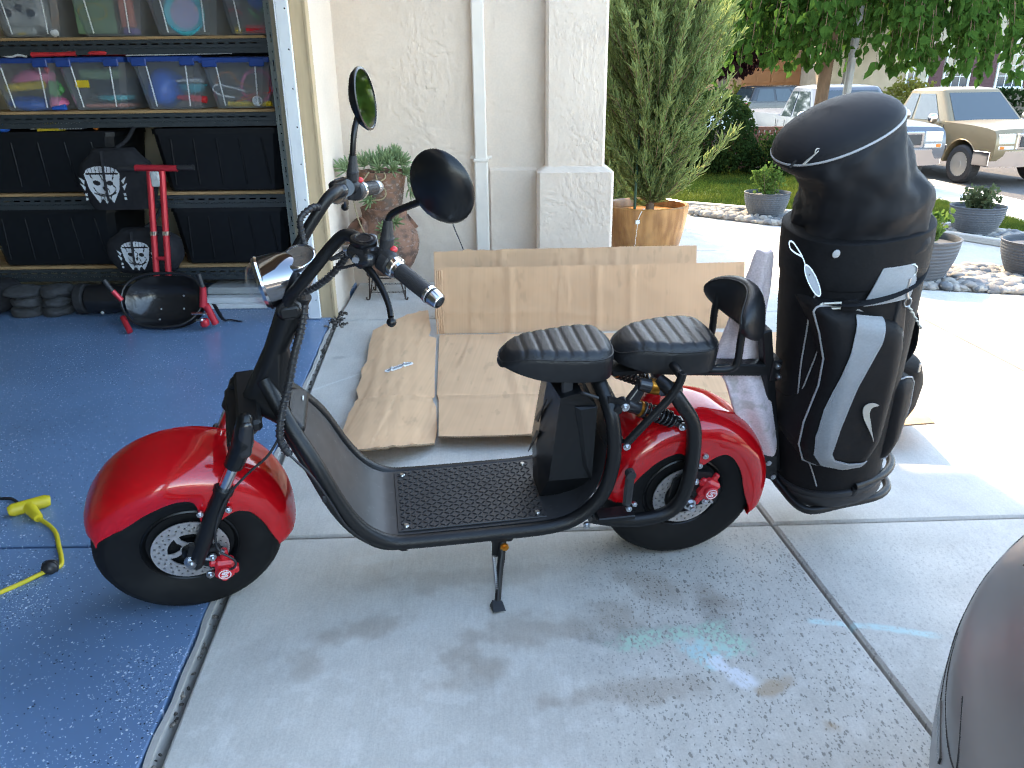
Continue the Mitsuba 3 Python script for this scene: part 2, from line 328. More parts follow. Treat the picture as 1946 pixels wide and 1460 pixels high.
rf = TM([(-7.9, -3.9, 2.95), (-.30, -3.9, 2.95), (-.35, 5.43, 2.95), (-7.9, 5.43, 2.95), (-4.1, -.5, 4.2), (-4.1, 5.43, 4.2)], [(0, 1, 4), (1, 2, 5), (1, 5, 4), (0, 4, 5), (0, 5, 3), (0, 3, 2), (0, 2, 1), (2, 3, 5)])
part(hs, 'roof', rf, 'roof_tile', smooth=False)
UR = [(-8.9, 5.3), (.30, 5.3), (.30, 8.3), (-8.9, 8.3)]
part(hs, 'roof', TM([(*UR[0], 6.26), (*UR[1], 6.26), (*UR[2], 6.26), (*UR[3], 6.26), (-6.8, 6.8, 7.0), (-1.5, 6.8, 7.0)], [(0, 1, 5), (0, 5, 4), (1, 2, 5), (2, 3, 4), (2, 4, 5), (3, 0, 4), (0, 2, 1), (0, 3, 2)]), 'roof_tile', smooth=False)
# door jamb: tan post with its moulding, white track strip with screws
jx = lambda y: -1.11
part(hs, 'door_jamb', [prism([(-1.205, 4.70), (-1.128, 4.70), (-1.128, 4.745), (-1.205, 4.80)], 2.3, at=.0), prism([(-1.126, 4.695), (-1.112, 4.695), (-1.105, 4.74), (-1.126, 4.745)], 2.3, at=.0)], 'tan_wood', smooth=False, label='tan painted wooden garage door jamb')
tk = part(hs, 'track_strip', [prism([(-1.262, 4.655), (-1.200, 4.655), (-1.200, 4.69), (-1.206, 4.69), (-1.206, 4.661), (-1.262, 4.661)], 2.3, at=.012), prism([(-1.272, 4.655), (-1.264, 4.655), (-1.264, 4.72), (-1.272, 4.72)], 2.3, at=.012)], 'trim_white', smooth=False, label='white metal door track strip with screws')
for z in np.arange(.13, 2.2, .205): part(tk, 'screw', lathe([(.0045, 0), (.003, .003), (0, .003)], 8, frame((-1.215, 4.655, z), (1, 0, 0), None, (0, -1, 0))), 'dark_gap')
ds = thing('downspout', 'pale painted square downspout fixed to the stucco wall', 'downspout')
part(ds, 'pipe', [box((.085, .06, 2.9), (-.197, 5.565, 1.55), .008)], 'downspout_paint', smooth=False)
part(ds, 'pipe', [box((.095, .068, .9), (-.197, 5.564, .42), .008)], 'downspout_paint', smooth=False, label='wider lower length of the downspout')
part(ds, 'strap', [box((.105, .074, .022), (-.197, 5.563, .875), .004), box((.15, .008, .022), (-.197, 5.594, .89), .002)], 'downspout_paint', smooth=False)
# ---------------------------------------------------------------- yard, street
def hgt(x, y):
    t = np.clip((x + np.maximum(0, y - 12.5) * .5 - 4.2) / 4.6, 0, 1); return -.72 * t * t * (3 - 2 * t)
def sheet(poly, off, step, th=None, rough=0.0):
    def fn(x, y): return x, y, hgt(x, y) + off + (rough * (meshkit.fbm(np.c_[x * 3, y * 3, x * 0]) - .5) if rough else 0)
    return patch(poly, step, fn, th)
def asph(p, n, uv):
    return mi.Color3f(.085, .078, .074) * (.75 + .35 * fbm(p.x * 1.2, p.y * 1.2, 0.0, 3) + .3 * (noise(p.x * 120, p.y * 120) - .5))
mat('asphalt', base_color=proc(asph), roughness=.9)
def turf(p, n, uv):
    v = fbm(p.x * 2.2, p.y * 2.2, 0.0, 3); w = noise(p.x * 60, p.y * 60, p.z * 60)
    return mix((.045, .085, .018), (.10, .13, .025), smoothstep(.3, .7, v)) * (.7 + .5 * w)
mat('soil_turf', base_color=proc(turf), roughness=.95)
mat('grass_blade', type='principledthin', base_color=proc(turf), diff_trans=.9, roughness=.6)
struct('street', patch([(-60, 12.2), (5.0, 12.2), (8.9, 6), (8.9, -12), (95, -12), (95, 150), (-60, 150)], 1.7, lambda x, y: (x, y, hgt(x, y) - .12 * (y < 13) - .03)), 'asphalt', smooth=True, label='grey asphalt street')
lawnL = [(.70, 8.35), (1.55, 9.0), (2.10, 9.16), (3.06, 8.47), (4.12, 7.74), (4.90, 7.20), (6.3, 6.2), (6.25, 8.3), (5.62, 10.3), (5.35, 11.6), (5.2, 12.9), (.70, 12.9)]
struct('lawn', sheet(lawnL, .0, .25, None, .03), 'soil_turf', smooth=True, label='front lawn')
struct('sidewalk', [sheet([(6.27, -6), (9.15, -6), (9.15, 17), (6.3, 17), (5.38, 12.9), (5.4, 11.6), (5.66, 10.3), (6.29, 8.3)], .0, .4, .12)], 'pale_concrete', smooth=20, label='sunlit pale concrete pavement before the street')
struct('mow_strip', [sheet([(.9, 8.35), (1.57, 8.86), (2.08, 9.02), (3.02, 8.34), (4.06, 7.62), (4.82, 7.08), (6.2, 6.1), (6.3, 6.2), (4.90, 7.19), (4.12, 7.73), (3.06, 8.46), (2.10, 9.15), (1.55, 8.99), (.8, 8.5)], .045, .12, .12)], 'pale_concrete', smooth=20, label='narrow concrete edging along the lawn')
struct('side_path', patch([(2.40, 4.8), (2.3, 6.6), (1.2, 8.0), (2.05, 9.0), (3.0, 8.34), (4.8, 7.08), (6.3, 6.1), (6.9, 4.0), (6.0, 3.3)], .3, lambda x, y: (x, y, x * 0 - .012)), 'pale_concrete', smooth=False, label='grey concrete path in the shade of the tree')
struct('path_edging', [beam((3.93, 7.25, .02), (4.52, 6.30, .02), .07, .06, .008), beam((4.52, 6.30, .02), (5.3, 5.0, .02), .07, .06, .008)], 'pale_concrete', label='pale raised concrete strip crossing the path')
def bladeset(poly, n, h, w, seed):
    r = np.random.default_rng(seed); G = Polygon(poly); x0, y0, x1, y1 = G.bounds
    q = np.stack([r.uniform(x0, x1, n * 3), r.uniform(y0, y1, n * 3)], 1); q = q[shapely.contains_xy(G, q[:, 0], q[:, 1])][:n]; n = len(q)
    z = hgt(q[:, 0], q[:, 1]); a = r.uniform(0, 6.283, n); l = r.normal(0, .5, (n, 2)); H = h * r.uniform(.6, 1.3, n)
    d = np.stack([np.cos(a), np.sin(a)], 1) * w / 2
    v = np.stack([np.c_[q - d, z - .01], np.c_[q + d, z - .01], np.c_[q + l * H[:, None] * .7, z + H]], 1).reshape(-1, 3)
    return TM(v, np.arange(3 * n).reshape(-1, 3))
struct('grass', [bladeset(lawnL, 60000, .06, .012, 3)], 'grass_blade', kind='stuff', label='green lawn grass, bright where the sun strikes it')
# river stones in three beds
def stonec(p, n, uv):
    r = cell_rand(p.x * 14, p.y * 14); v = fbm(p.x * 40, p.y * 40, p.z * 40, 2)
    return mix(mix((.16, .165, .17), (.34, .31, .27), smoothstep(.2, .8, r)), (.24, .20, .19), smoothstep(.5, .8, v) * .4)
mat('river_stone', base_color=proc(stonec), roughness=.75)
STONES = []
for s_ in range(5):
    m = trimesh.creation.icosphere(1, 1.0); v = np.array(m.vertices); v *= (.85 + .35 * meshkit.noise(v * 1.3 + s_ * 9, s_))[:, None]; STONES.append(TM(v, m.faces))
def stones(poly, n, r0, r1, seed, z0=-.01):
    r = np.random.default_rng(seed); G = Polygon(poly); x0, y0, x1, y1 = G.bounds; ms = []; i = 0
    while len(ms) < n and i < n * 6:
        i += 1; x, y = r.uniform(x0, x1), r.uniform(y0, y1)
        if not G.contains(Point(x, y)): continue
        m = STONES[r.integers(5)].copy(); s = r.uniform(r0, r1); m.apply_scale(s * np.array([1.25, .95, .62]) * r.uniform(.8, 1.2, 3)); m.apply_transform(rot([0, 0, 1], r.uniform(0, 360)) @ rot([1, .3, 0], r.normal(0, 15)))
        m.apply_translation((x, y, z0 + s * r.uniform(.2, .9))); ms.append(m)
    return ms
BED1 = [(1.95, 8.88), (2.35, 8.75), (3.02, 8.30), (3.4, 8.03), (3.0, 7.62), (2.62, 7.85), (2.0, 8.45)]
BED2 = [(3.4, 8.03), (4.05, 7.58), (4.82, 7.04), (6.1, 6.1), (5.6, 5.75), (4.6, 6.72), (3.98, 7.28), (3.45, 7.55)]
BED3 = [(2.72, 5.48), (3.05, 5.86), (3.9, 5.78), (4.7, 5.4), (5.3, 4.8), (4.2, 4.75), (3.52, 5.08), (2.88, 5.27)]
struct('gravel', stones(BED1, 900, .022, .048, 4) + stones(BED2, 1100, .024, .05, 5), 'river_stone', smooth=True, kind='stuff', label='bed of pale grey river stones along the lawn edging')
struct('gravel', stones(BED3, 1800, .020, .048, 6), 'river_stone', smooth=True, kind='stuff', label='bed of round river stones beside the driveway')
# ---------------------------------------------------------------- plants
def leafmat(name, c0, c1, f=23., tr_=.9, extra=None):
    def fn(p, n, uv):
        r = cell_rand(p.x * f, p.y * f, p.z * f); v = noise(p.x * 3, p.y * 3, p.z * 3)
        return mix(c0, c1, dr.clip(.55 * r + .45 * v, 0, 1))
    return mat(name, type='principledthin', base_color=proc(fn), diff_trans=tr_, roughness=.45, spec_trans=0.0, eta=1.4)
leafmat('mulberry_leaf', (.035, .085, .018), (.075, .15, .03), 9., 1.0)
leafmat('juniper_spray', (.20, .28, .115), (.41, .46, .18), 31., 1.25)
leafmat('bush_leaf', (.016, .034, .012), (.035, .065, .02), 17.)
leafmat('shrub_leaf', (.07, .14, .03), (.17, .24, .06), 21., 1.1)
leafmat('sage_leaf', (.07, .10, .045), (.15, .17, .09), 21., .9)
leafmat('plum_leaf', (.020, .010, .012), (.040, .018, .020), 11.)
leafmat('yellow_leaf', (.16, .18, .04), (.30, .26, .06), 9., 1.1)
leafmat('succulent_leaf', (.17, .25, .13), (.33, .42, .20), 40., .35)
def bark(c): return lambda p, n, uv: mi.Color3f(c) * (.55 + .9 * fbm(p.x * 30, p.y * 30, p.z * 7, 3))
mat('bark_grey', base_color=proc(bark((.19, .16, .13))), roughness=.9)
mat('bark_brown', base_color=proc(bark((.15, .095, .06))), roughness=.9)
def leaves(pos, dirs, L, W, seed, curl=.25):
    """n leaves: six triangles each round a folded midrib, from pos along dirs."""
    r = np.random.default_rng(seed); n = len(pos); d = dirs / np.linalg.norm(dirs, axis=1, keepdims=True)
    s = np.cross(d, r.normal(0, 1, (n, 3))); s /= np.linalg.norm(s, axis=1, keepdims=True); u = np.cross(s, d)
    L = np.broadcast_to(L, n)[:, None] * r.uniform(.65, 1.25, (n, 1)); W = L * W
    P = [pos, pos + d * L * .3 + s * W + u * W * curl, pos + d * L * .66 + s * W * .75 + u * W * curl - u * L * .05, pos + d * L - u * L * .16, pos + d * L * .66 - s * W * .75 + u * W * curl - u * L * .05, pos + d * L * .3 - s * W + u * W * curl, pos + d * L * .5 - u * L * .02]
    v = np.stack(P, 1).reshape(-1, 3); f = np.array([[0, 1, 6], [1, 2, 6], [2, 3, 6], [3, 4, 6], [4, 5, 6], [5, 0, 6]])
    return TM(v, (np.arange(n) * 7)[:, None, None].repeat(6, 1) + f) if False else TM(v, (f[None] + (np.arange(n) * 7)[:, None, None]).reshape(-1, 3))
def crown_pts(c, rad, n, seed, lo=.55, lump=.35):
    r = np.random.default_rng(seed); d = r.normal(0, 1, (n * 2, 3)); d /= np.linalg.norm(d, axis=1, keepdims=True)
    k = meshkit.fbm(d * 2.2 + seed, 3, seed); gap = meshkit.noise(d * 5 + seed * 3.1, seed + 5)
    rr = (lo + (1 - lo) * r.random(len(d)) ** .5) * (1 + lump * (k - .5) * 2)
    keep = gap > .25
    return (np.asarray(c) + d * rr[:, None] * np.asarray(rad))[keep][:n], d[keep][:n]
def broadleaf(name, label, c, rad, zg, leafm, n, L, seed, W=.33, group=None, trunk=.1, barkm='bark_grey', lean=(0, 0), cat_='tree', lump=.35, lo=.5):
    t = thing(name, label, cat_, group); r = np.random.default_rng(seed); c = np.asarray(c, float)
    b = c - [lean[0], lean[1], 0]; b[2] = zg; top = c + [0, 0, -rad[2] * .4]
    trunkm = [tube([b, b + (top - b) * .5 + [0, .03, 0], top], [trunk * 1.2, trunk, trunk * .7], 8, 4)]
    for i in range(7):
        a = i * .9 + r.uniform(0, .5); e = c + np.array([math.cos(a) * rad[0] * .75, math.sin(a) * rad[1] * .75, r.uniform(-.2, .6) * rad[2]]); s = b + (top - b) * r.uniform(.55, .95)
        trunkm.append(tube([s, s + (e - s) * .5 + [0, 0, .15 * rad[2]], e], [trunk * .6, trunk * .4, trunk * .12], 6, 3))
    part(t, 'trunk', trunkm, barkm, 60)
    p, d = crown_pts(c, rad, n, seed, lo, lump)
    part(t, 'crown', leaves(p, d * [1, 1, .4] + r.normal(0, .6, p.shape) + [0, 0, -.5], L, W, seed), leafm, False)
    return t
# weeping mulberry on the lawn: trunk, steel support pole, hanging branches with large leaves
tw = thing('weeping_tree', 'weeping tree with broad hanging green leaves on the lawn behind the golf bag', 'tree')
tb = np.array([3.62, 9.45, 0.0]); rw = np.random.default_rng(21)
part(tw, 'trunk', tube([tb, tb + [-.03, 0, .6], tb + [0, .02, 1.2], tb + [.02, 0, 1.9], tb + [.12, 0, 2.2]], [.085, .075, .07, .075, .06], 12, 5), 'bark_brown', 60)
lp, ld, twm = [], [], []
C = np.array([3.95, 9.35, 2.05])
for i in range(230):
    a = rw.uniform(0, 6.283); R = rw.uniform(.25, 1.0) ** .7
    ex, ey = 1.62 * R * math.cos(a), 1.25 * R * math.sin(a); h0 = 2.35 + .35 * (1 - R) + rw.normal(0, .08)
    zend = rw.uniform(1.46, 1.95) - .18 * max(0, math.cos(a)) * R + .08 * (rw.random() < .12) - (.22 if rw.random() < .06 else 0)
    zend = max(zend, 1.46) if abs(ex) < 1.1 else zend
    P = spl([C + [0, 0, .2], C + [ex * .5, ey * .5, h0 - 1.95], C + [ex * .93, ey * .93, h0 - 2.1], [C[0] + ex * 1.05, C[1] + ey * 1.05, (h0 + zend) / 2], [C[0] + ex * 1.08, C[1] + ey * 1.08, zend]], 7)
    twm.append(tube(P, [.009, .002], 4))
    m = rw.integers(28, 46); t = rw.uniform(.22, 1, m) * (len(P) - 1.001); k = t.astype(int)
    q = P[k] + (P[k + 1] - P[k]) * (t - k)[:, None]; tan = P[k + 1] - P[k]; tan /= np.linalg.norm(tan, axis=1, keepdims=True)
    lp.append(q + rw.normal(0, .015, q.shape)); ld.append(tan * .5 + rw.normal(0, .45, q.shape) + [0, 0, -.55])
part(tw, 'branches', twm, 'bark_brown', 60)
part(tw, 'crown', leaves(np.vstack(lp), np.vstack(ld), .112, .33, 5), 'mulberry_leaf', False)
single('support_pole', cyl((3.86, 9.42, -.05), (3.90, 9.42, 2.3), .045, 14), mat('galvanised', base_color=grain((.34, .35, .36), .15, 12), roughness=.55, metallic=.4), 'grey steel support pole standing beside the weeping tree trunk', 'pole')
# junipers: ascending sprays
def juniper(t, base, H, R, n, seed, lowbranch=()):
    r = np.random.default_rng(seed); base = np.asarray(base, float); tri, wood = [], []
    wood.append(tube([base, base + [.02, 0, H * .5], base + [-.01, .02, H * .97]], [.035, .022, .006], 8, 4))
    specs = []
    for i in range(n):
        z0 = H * (.02 + .93 * r.random() ** 1.15); a = r.uniform(0, 6.283); prof = (.42 + 1.0 * min(1, z0 / H * 3.2)) * (1 - (z0 / H) ** 2.2) + .12
        specs.append((z0, a, R * prof * r.uniform(.45, 1.05), r.uniform(.30, .62)))
    specs += list(lowbranch)
    for z0, a, len_, up in specs:
        d = np.array([math.cos(a), math.sin(a), 0]); s = base + [0, 0, z0]; e = s + d * len_ + [0, 0, len_ * (up + .55)]
        P = spl([s, s + d * len_ * .45 + [0, 0, len_ * up * .7], e], 6); wood.append(tube(P, [.007, .002], 4))
        m = int(50 + 165 * len_); t_ = (.12 + .88 * r.random(m)) * (len(P) - 1.001); k = t_.astype(int); q = P[k] + (P[k + 1] - P[k]) * (t_ - k)[:, None]
        tan = P[k + 1] - P[k]; tan /= np.linalg.norm(tan, axis=1, keepdims=True)
        dd = tan * 1.1 + r.normal(0, .38, q.shape) + [0, 0, .35]; dd /= np.linalg.norm(dd, axis=1, keepdims=True)
        L = r.uniform(.045, .12, m)[:, None]; w = np.cross(dd, r.normal(0, 1, q.shape)); w /= np.linalg.norm(w, axis=1, keepdims=True); w *= r.uniform(.0028, .0055, m)[:, None]
        u = np.cross(dd, w / np.linalg.norm(w, axis=1, keepdims=True)) * L * r.normal(0, .12, (m, 1))
        tri.append(np.stack([q, q + dd * L * .55 + w + u, q + dd * L, q + dd * L * .55 - w + u], 1))
    v = np.vstack(tri); m = len(v); f = np.array([[0, 1, 2], [0, 2, 3]])
    part(t, 'trunk', wood, 'bark_brown', 60)
    part(t, 'foliage', TM(v.reshape(-1, 3), (f[None] + 4 * np.arange(m)[:, None, None]).reshape(-1, 3)), 'juniper_spray', False)
jt = thing('juniper', 'tall feathery yellow green juniper growing in the orange glazed pot', 'conifer')
juniper(jt, (1.13, 6.30, .40), 1.8, .46, 470, 31, [(.05, -.35, .62, .35), (.10, -.15, .60, .3), (.22, -.5, .55, .45), (.35, -.2, .50, .4), (.08, -.8, .4, .3), (.02, 2.9, .3, .3)])
jt = thing('juniper', 'second juniper half hidden behind the stucco column', 'conifer')
juniper(jt, (1.13, 8.75, .0), 2.6, .36, 420, 33)
single('plant_stake', cyl((.985, 6.16, .40), (1.02, 6.18, 2.3), .011, 8), mat('green_plastic', base_color=(.015, .05, .025), roughness=.5), 'thin dark green stake standing in the orange pot', 'stake')
# pots
def glaze(p, n, uv):
    v = fbm(p.x * 26, p.y * 26, p.z * 3, 4); w = fbm(p.x * 6, p.y * 6, p.z * 4, 3)
    return mix((.20, .080, .018), (.42, .21, .07), smoothstep(.3, .72, v * .6 + w * .4))
mat('orange_glaze', base_color=proc(glaze), roughness=.28, clearcoat=.5, clearcoat_gloss=.9)
mat('pot_soil', base_color=grain((.035, .025, .018), .5, 60), roughness=1.0)
op = thing('orange_pot', 'large orange brown glazed plant pot behind the stucco column', 'plant pot')
part(op, 'vessel', lathe([(.22, 0), (.245, .01), (.29, .16), (.325, .32), (.337, .43), (.338, .448), (.325, .455), (.308, .445), (.300, .39)], 48, tr(1.10, 6.30, 0)), 'orange_glaze', 40)
part(op, 'soil', lathe([(.0, .39), (.303, .385), (.303, .36)], 24, tr(1.10, 6.30, .0)), 'pot_soil', 40)
single('plant_tag', [box((.03, .003, .03), (.985, 5.975, .36), 0, None), tube([(.985, 5.975, .375), (1.005, 5.965, .43), (1.03, 6.0, .455), (1.05, 6.03, .44)], .0025, 5, 4), tube([(.985, 5.972, .35), (.975, 5.985, .2), (.975, 6.04, .06)], .0018, 5, 4)], mat('tag_white', base_color=(.7, .7, .68), roughness=.6), 'small white plant tag on a wire over the orange pot rim', 'tag')
def ribs(p, n, uv): return mi.Color3f(.058, .064, .075) * (.75 + .3 * fbm(p.x * 9, p.y * 9, p.z * 40, 3) + .3 * noise(0.0, 0.0, p.z * 190))
mat('grey_pot', base_color=proc(ribs), roughness=.6)
def greypot(x, y, label, s=1.0, shrub=None, slabel='', hsh=.25, seed=1, z=0.0):
    t = thing('grey_pot', label, 'plant pot', 'dark grey ribbed bowl pots'); pr_ = [(.135, 0), (.15, .005)]
    for i in range(11):
        zz = .02 + i * .021; r_ = .155 + .075 * math.sin(min(1, zz / .25) * math.pi / 2); pr_ += [(r_, zz), (r_ + .0028, zz + .009), (r_, zz + .018)]
    pr_ += [(.236, .262), (.238, .268), (.226, .270), (.220, .255), (.218, .23)]
    M = tr(x, y, z) @ np.diag([s, s, s, 1]); part(t, 'bowl', lathe(pr_, 40, M), 'grey_pot', 30); part(t, 'soil', lathe([(0, .225), (.22, .222), (.22, .20)], 20, M), 'pot_soil', 40)
    if shrub:
        k = thing('shrub', slabel, 'shrub'); r = np.random.default_rng(seed); wood, lp, ld = [], [], []
        for i in range(16):
            a = r.uniform(0, 6.283); q = r.uniform(.05, .17) * s; e = np.array([x + math.cos(a) * q, y + math.sin(a) * q, z + (.225 + hsh * r.uniform(.5, 1.1)) * s]); b = np.array([x + r.normal(0, .02), y + r.normal(0, .02), z + .22 * s])
            P = spl([b, (b + e) / 2 + [0, 0, -.02], e], 5); wood.append(tube(P, [.004, .0015], 4)); m = 46; ii = r.integers(2, len(P), m)
            lp.append(P[ii] + r.normal(0, .022, (m, 3))); ld.append(r.normal(0, .7, (m, 3)) + [0, 0, .5])
        part(k, 'stem', wood, 'bark_brown', 60); part(k, 'foliage', leaves(np.vstack(lp), np.vstack(ld), .040 * s, .36, seed), shrub, False)
greypot(2.70, 8.22, 'dark grey ribbed bowl pot on the river stones left of the golf bag', 1.0, 'shrub_leaf', 'bright green shrub in the grey pot left of the golf bag hood', .30, 41)
greypot(4.31, 7.16, 'dark grey ribbed bowl pot on stones in front of the gold pickup', 1.0, 'sage_leaf', 'small olive green shrub in the grey pot below the gold pickup', .19, 42)
greypot(2.93, 5.50, 'dark grey ribbed bowl pot half hidden behind the golf bag', 1.18, 'shrub_leaf', 'little shrub peeping out behind the golf bag hood', .16, 43)
greypot(3.83, 5.55, 'dark grey ribbed bowl pot cut by the photo edge on the right', 1.0)
# dark bush, low wooden fence with trellis panel
b_ = broadleaf('round_bush', 'dense dark green clipped bush between the juniper and the silver pickup', (3.05, 12.1, .62), (.62, .55, .62), 0.0, 'bush_leaf', 5200, .06, 51, .4, None, .05, 'bark_grey', (0, 0), 'bush', .12, .6)
b_ = broadleaf('dark_shrub', 'dark low shrub behind the lawn left of the golf bag', (3.95, 12.0, .18), (.42, .4, .42), -.1, 'bush_leaf', 2200, .09, 52, .2, None, .03, 'bark_grey', (0, 0), 'bush', .3, .3)
b_ = broadleaf('dark_shrub', 'dark bush beside the stucco column under the juniper branches', (1.15, 11.2, .5), (.55, .5, .5), 0, 'bush_leaf', 3000, .06, 53, .4, None, .04, 'bark_grey', (0, 0), 'bush', .25, .5)
def redwood(p, n, uv): return mi.Color3f(.135, .055, .035) * (.6 + .7 * fbm(p.x * 16, p.y * 16, p.z * 3, 3) + .25 * cell_rand(p.x / .115))
mat('redwood', base_color=proc(redwood), roughness=.8)
fe = thing('wooden_fence', 'low reddish brown wooden board fence behind the lawn', 'fence'); fy = 12.75
for i in range(38):
    x = .55 + i * .12; zb = float(hgt(x, fy)); part(fe, 'board', box((.112, .022, .52 + .01 * (i % 3)), (x, fy + .004 * (i % 2), zb + .25), .003), 'redwood', False)
for i in range(4): part(fe, 'post', box((.09, .09, .75), (.5 + i * 1.5, fy + .06, .3), .006), 'redwood', False)
part(fe, 'rail', box((4.6, .04, .06), (2.85, fy + .035, .44)), 'redwood', False)
tl = thing('trellis', 'diagonal lattice trellis panel with light showing through left of the golf bag hood', 'trellis')
for i in range(-8, 16):
    for sg in (-1, 1):
        a = np.array([3.70 + i * .085, 12.62 + .006 * sg, .24]); b = a + [.45 * sg, 0, .45]
        L = LineString([(a[0], a[2]), (b[0], b[2])]).intersection(shapely.box(3.72, .27, 4.98, .61))
        if L.length > .03:
            (x0, z0), (x1, z1) = L.coords[0], L.coords[-1]; part(tl, 'slat', beam((x0, a[1], z0), (x1, a[1], z1), .008, .042, 0, (-(z1 - z0), 0, (x1 - x0))), 'redwood', False)
part(tl, 'frame', box((1.36, .05, .05), (4.35, 12.62, .635)), 'redwood', False); part(tl, 'frame', box((1.36, .05, .05), (4.35, 12.62, .245)), 'redwood', False)
part(tl, 'post', box((.06, .06, 1.1), (3.67, 12.62, .12)), 'redwood', False); part(tl, 'post', box((.06, .06, 1.1), (5.03, 12.62, .10)), 'redwood', False)
# ---------------------------------------------------------------- vehicles on the street
mat('gold_paint', base_color=(.20, .155, .09), roughness=.35, metallic=.35, clearcoat=1.0, clearcoat_gloss=.95)
mat('silver_paint', base_color=(.115, .125, .145), roughness=.32, metallic=.45, clearcoat=1.0, clearcoat_gloss=.95)
mat('white_paint', base_color=(.62, .64, .66), roughness=.3, clearcoat=1.0, clearcoat_gloss=.95)
mat('black_paint', base_color=(.018, .018, .02), roughness=.25, clearcoat=1.0, clearcoat_gloss=.95)
mat('blue_paint', base_color=(.06, .075, .10), roughness=.3, clearcoat=1.0)
mat('car_glass', base_color=(.03, .04, .045), roughness=.04, specular=.9)
mat('chrome', type='principled', base_color=(.72, .72, .73), metallic=1.0, roughness=.09)
mat('tyre', base_color=grain((.022, .022, .024), .25, 50), roughness=.75)
mat('alloy', base_color=(.50, .48, .44), metallic=.7, roughness=.35)
mat('lamp_clear', base_color=(.55, .54, .5), roughness=.1, specular=.8)
mat('lamp_amber', base_color=(.55, .16, .02), roughness=.15, specular=.8)
mat('lamp_red', base_color=(.45, .02, .02), roughness=.15, specular=.8)
mat('black_plastic', base_color=(.022, .022, .024), roughness=.5)
def car_wheel(par, c, R, w, M, spokes=6):
    """axis along local y, outer side +y of the frame given."""
    k = part(par, 'wheel', lathe([(R * .62, -w / 2), (R * .9, -w / 2), (R, -w * .36), (R, w * .36), (R * .9, w / 2), (R * .66, w / 2), (R * .62, w * .42)], 28, M @ frame(c, (1, 0, 0), None, (0, 1, 0))), 'tyre', 30)
    rim = [lathe([(R * .64, w * .44), (R * .58, w * .40), (R * .56, w * .1), (0, w * .1)], 28)]
    for i in range(spokes):
        a = i * 2 * math.pi / spokes; d = np.array([math.cos(a), math.sin(a), 0]); q = np.array([-d[1], d[0], 0])
        rim.append(hull([d * R * .12 + q * .045 + [0, 0, w * .42], d * R * .12 - q * .045 + [0, 0, w * .42], d * R * .6 + q * .038 + [0, 0, w * .40], d * R * .6 - q * .038 + [0, 0, w * .40], d * R * .12 + q * .045 + [0, 0, w * .2], d * R * .12 - q * .045 + [0, 0, w * .2], d * R * .6 + q * .04 + [0, 0, w * .25], d * R * .6 - q * .04 + [0, 0, w * .25]]))
    rim.append(cyl((0, 0, w * .1), (0, 0, w * .46), R * .2, 16, None, .01))
    part(k, 'rim', rim, 'alloy', 30, M @ frame(c, (1, 0, 0), None, (0, 1, 0)))
def arch(cx, cz, r, n=10): return [(cx + r * math.cos(a), cz + r * math.sin(a)) for a in np.linspace(math.pi, 0, n)]
def carbody(t, prof, W, paint, M, bulge=.05, zc=.7, zs=.55, name='body'):
    f = lambda s: (lambda x, z: (x, s * (W / 2 - .05 + bulge * np.clip(1 - ((z - zc) / zs) ** 2, -.6, 1)), z))
    B = dens(prof, .12); a = np.c_[B[:, 0], f(1)(B[:, 0], B[:, 1])[1], B[:, 1]]; b = a * [1, -1, 1]
    ms = [patch(prof, .12, lambda x, z: f(-1)(x, z)), patch(prof, .12, lambda x, z: f(1)(x, z))]; ms[1].invert()
    mid = [a * [1, k, 1] for k in (1, .85, .3, -.3, -.85, -1)]
    up = lambda q, k: q + np.c_[q[:, 0] * 0, q[:, 0] * 0, np.where(q[:, 2] > zc, k, 0)]
    sh = loft([mid[0], up(mid[1], .02), up(mid[2], .035), up(mid[3], .035), up(mid[4], .02), mid[5]], False)
    return part(t, name, ms + [sh], paint, 28, M)
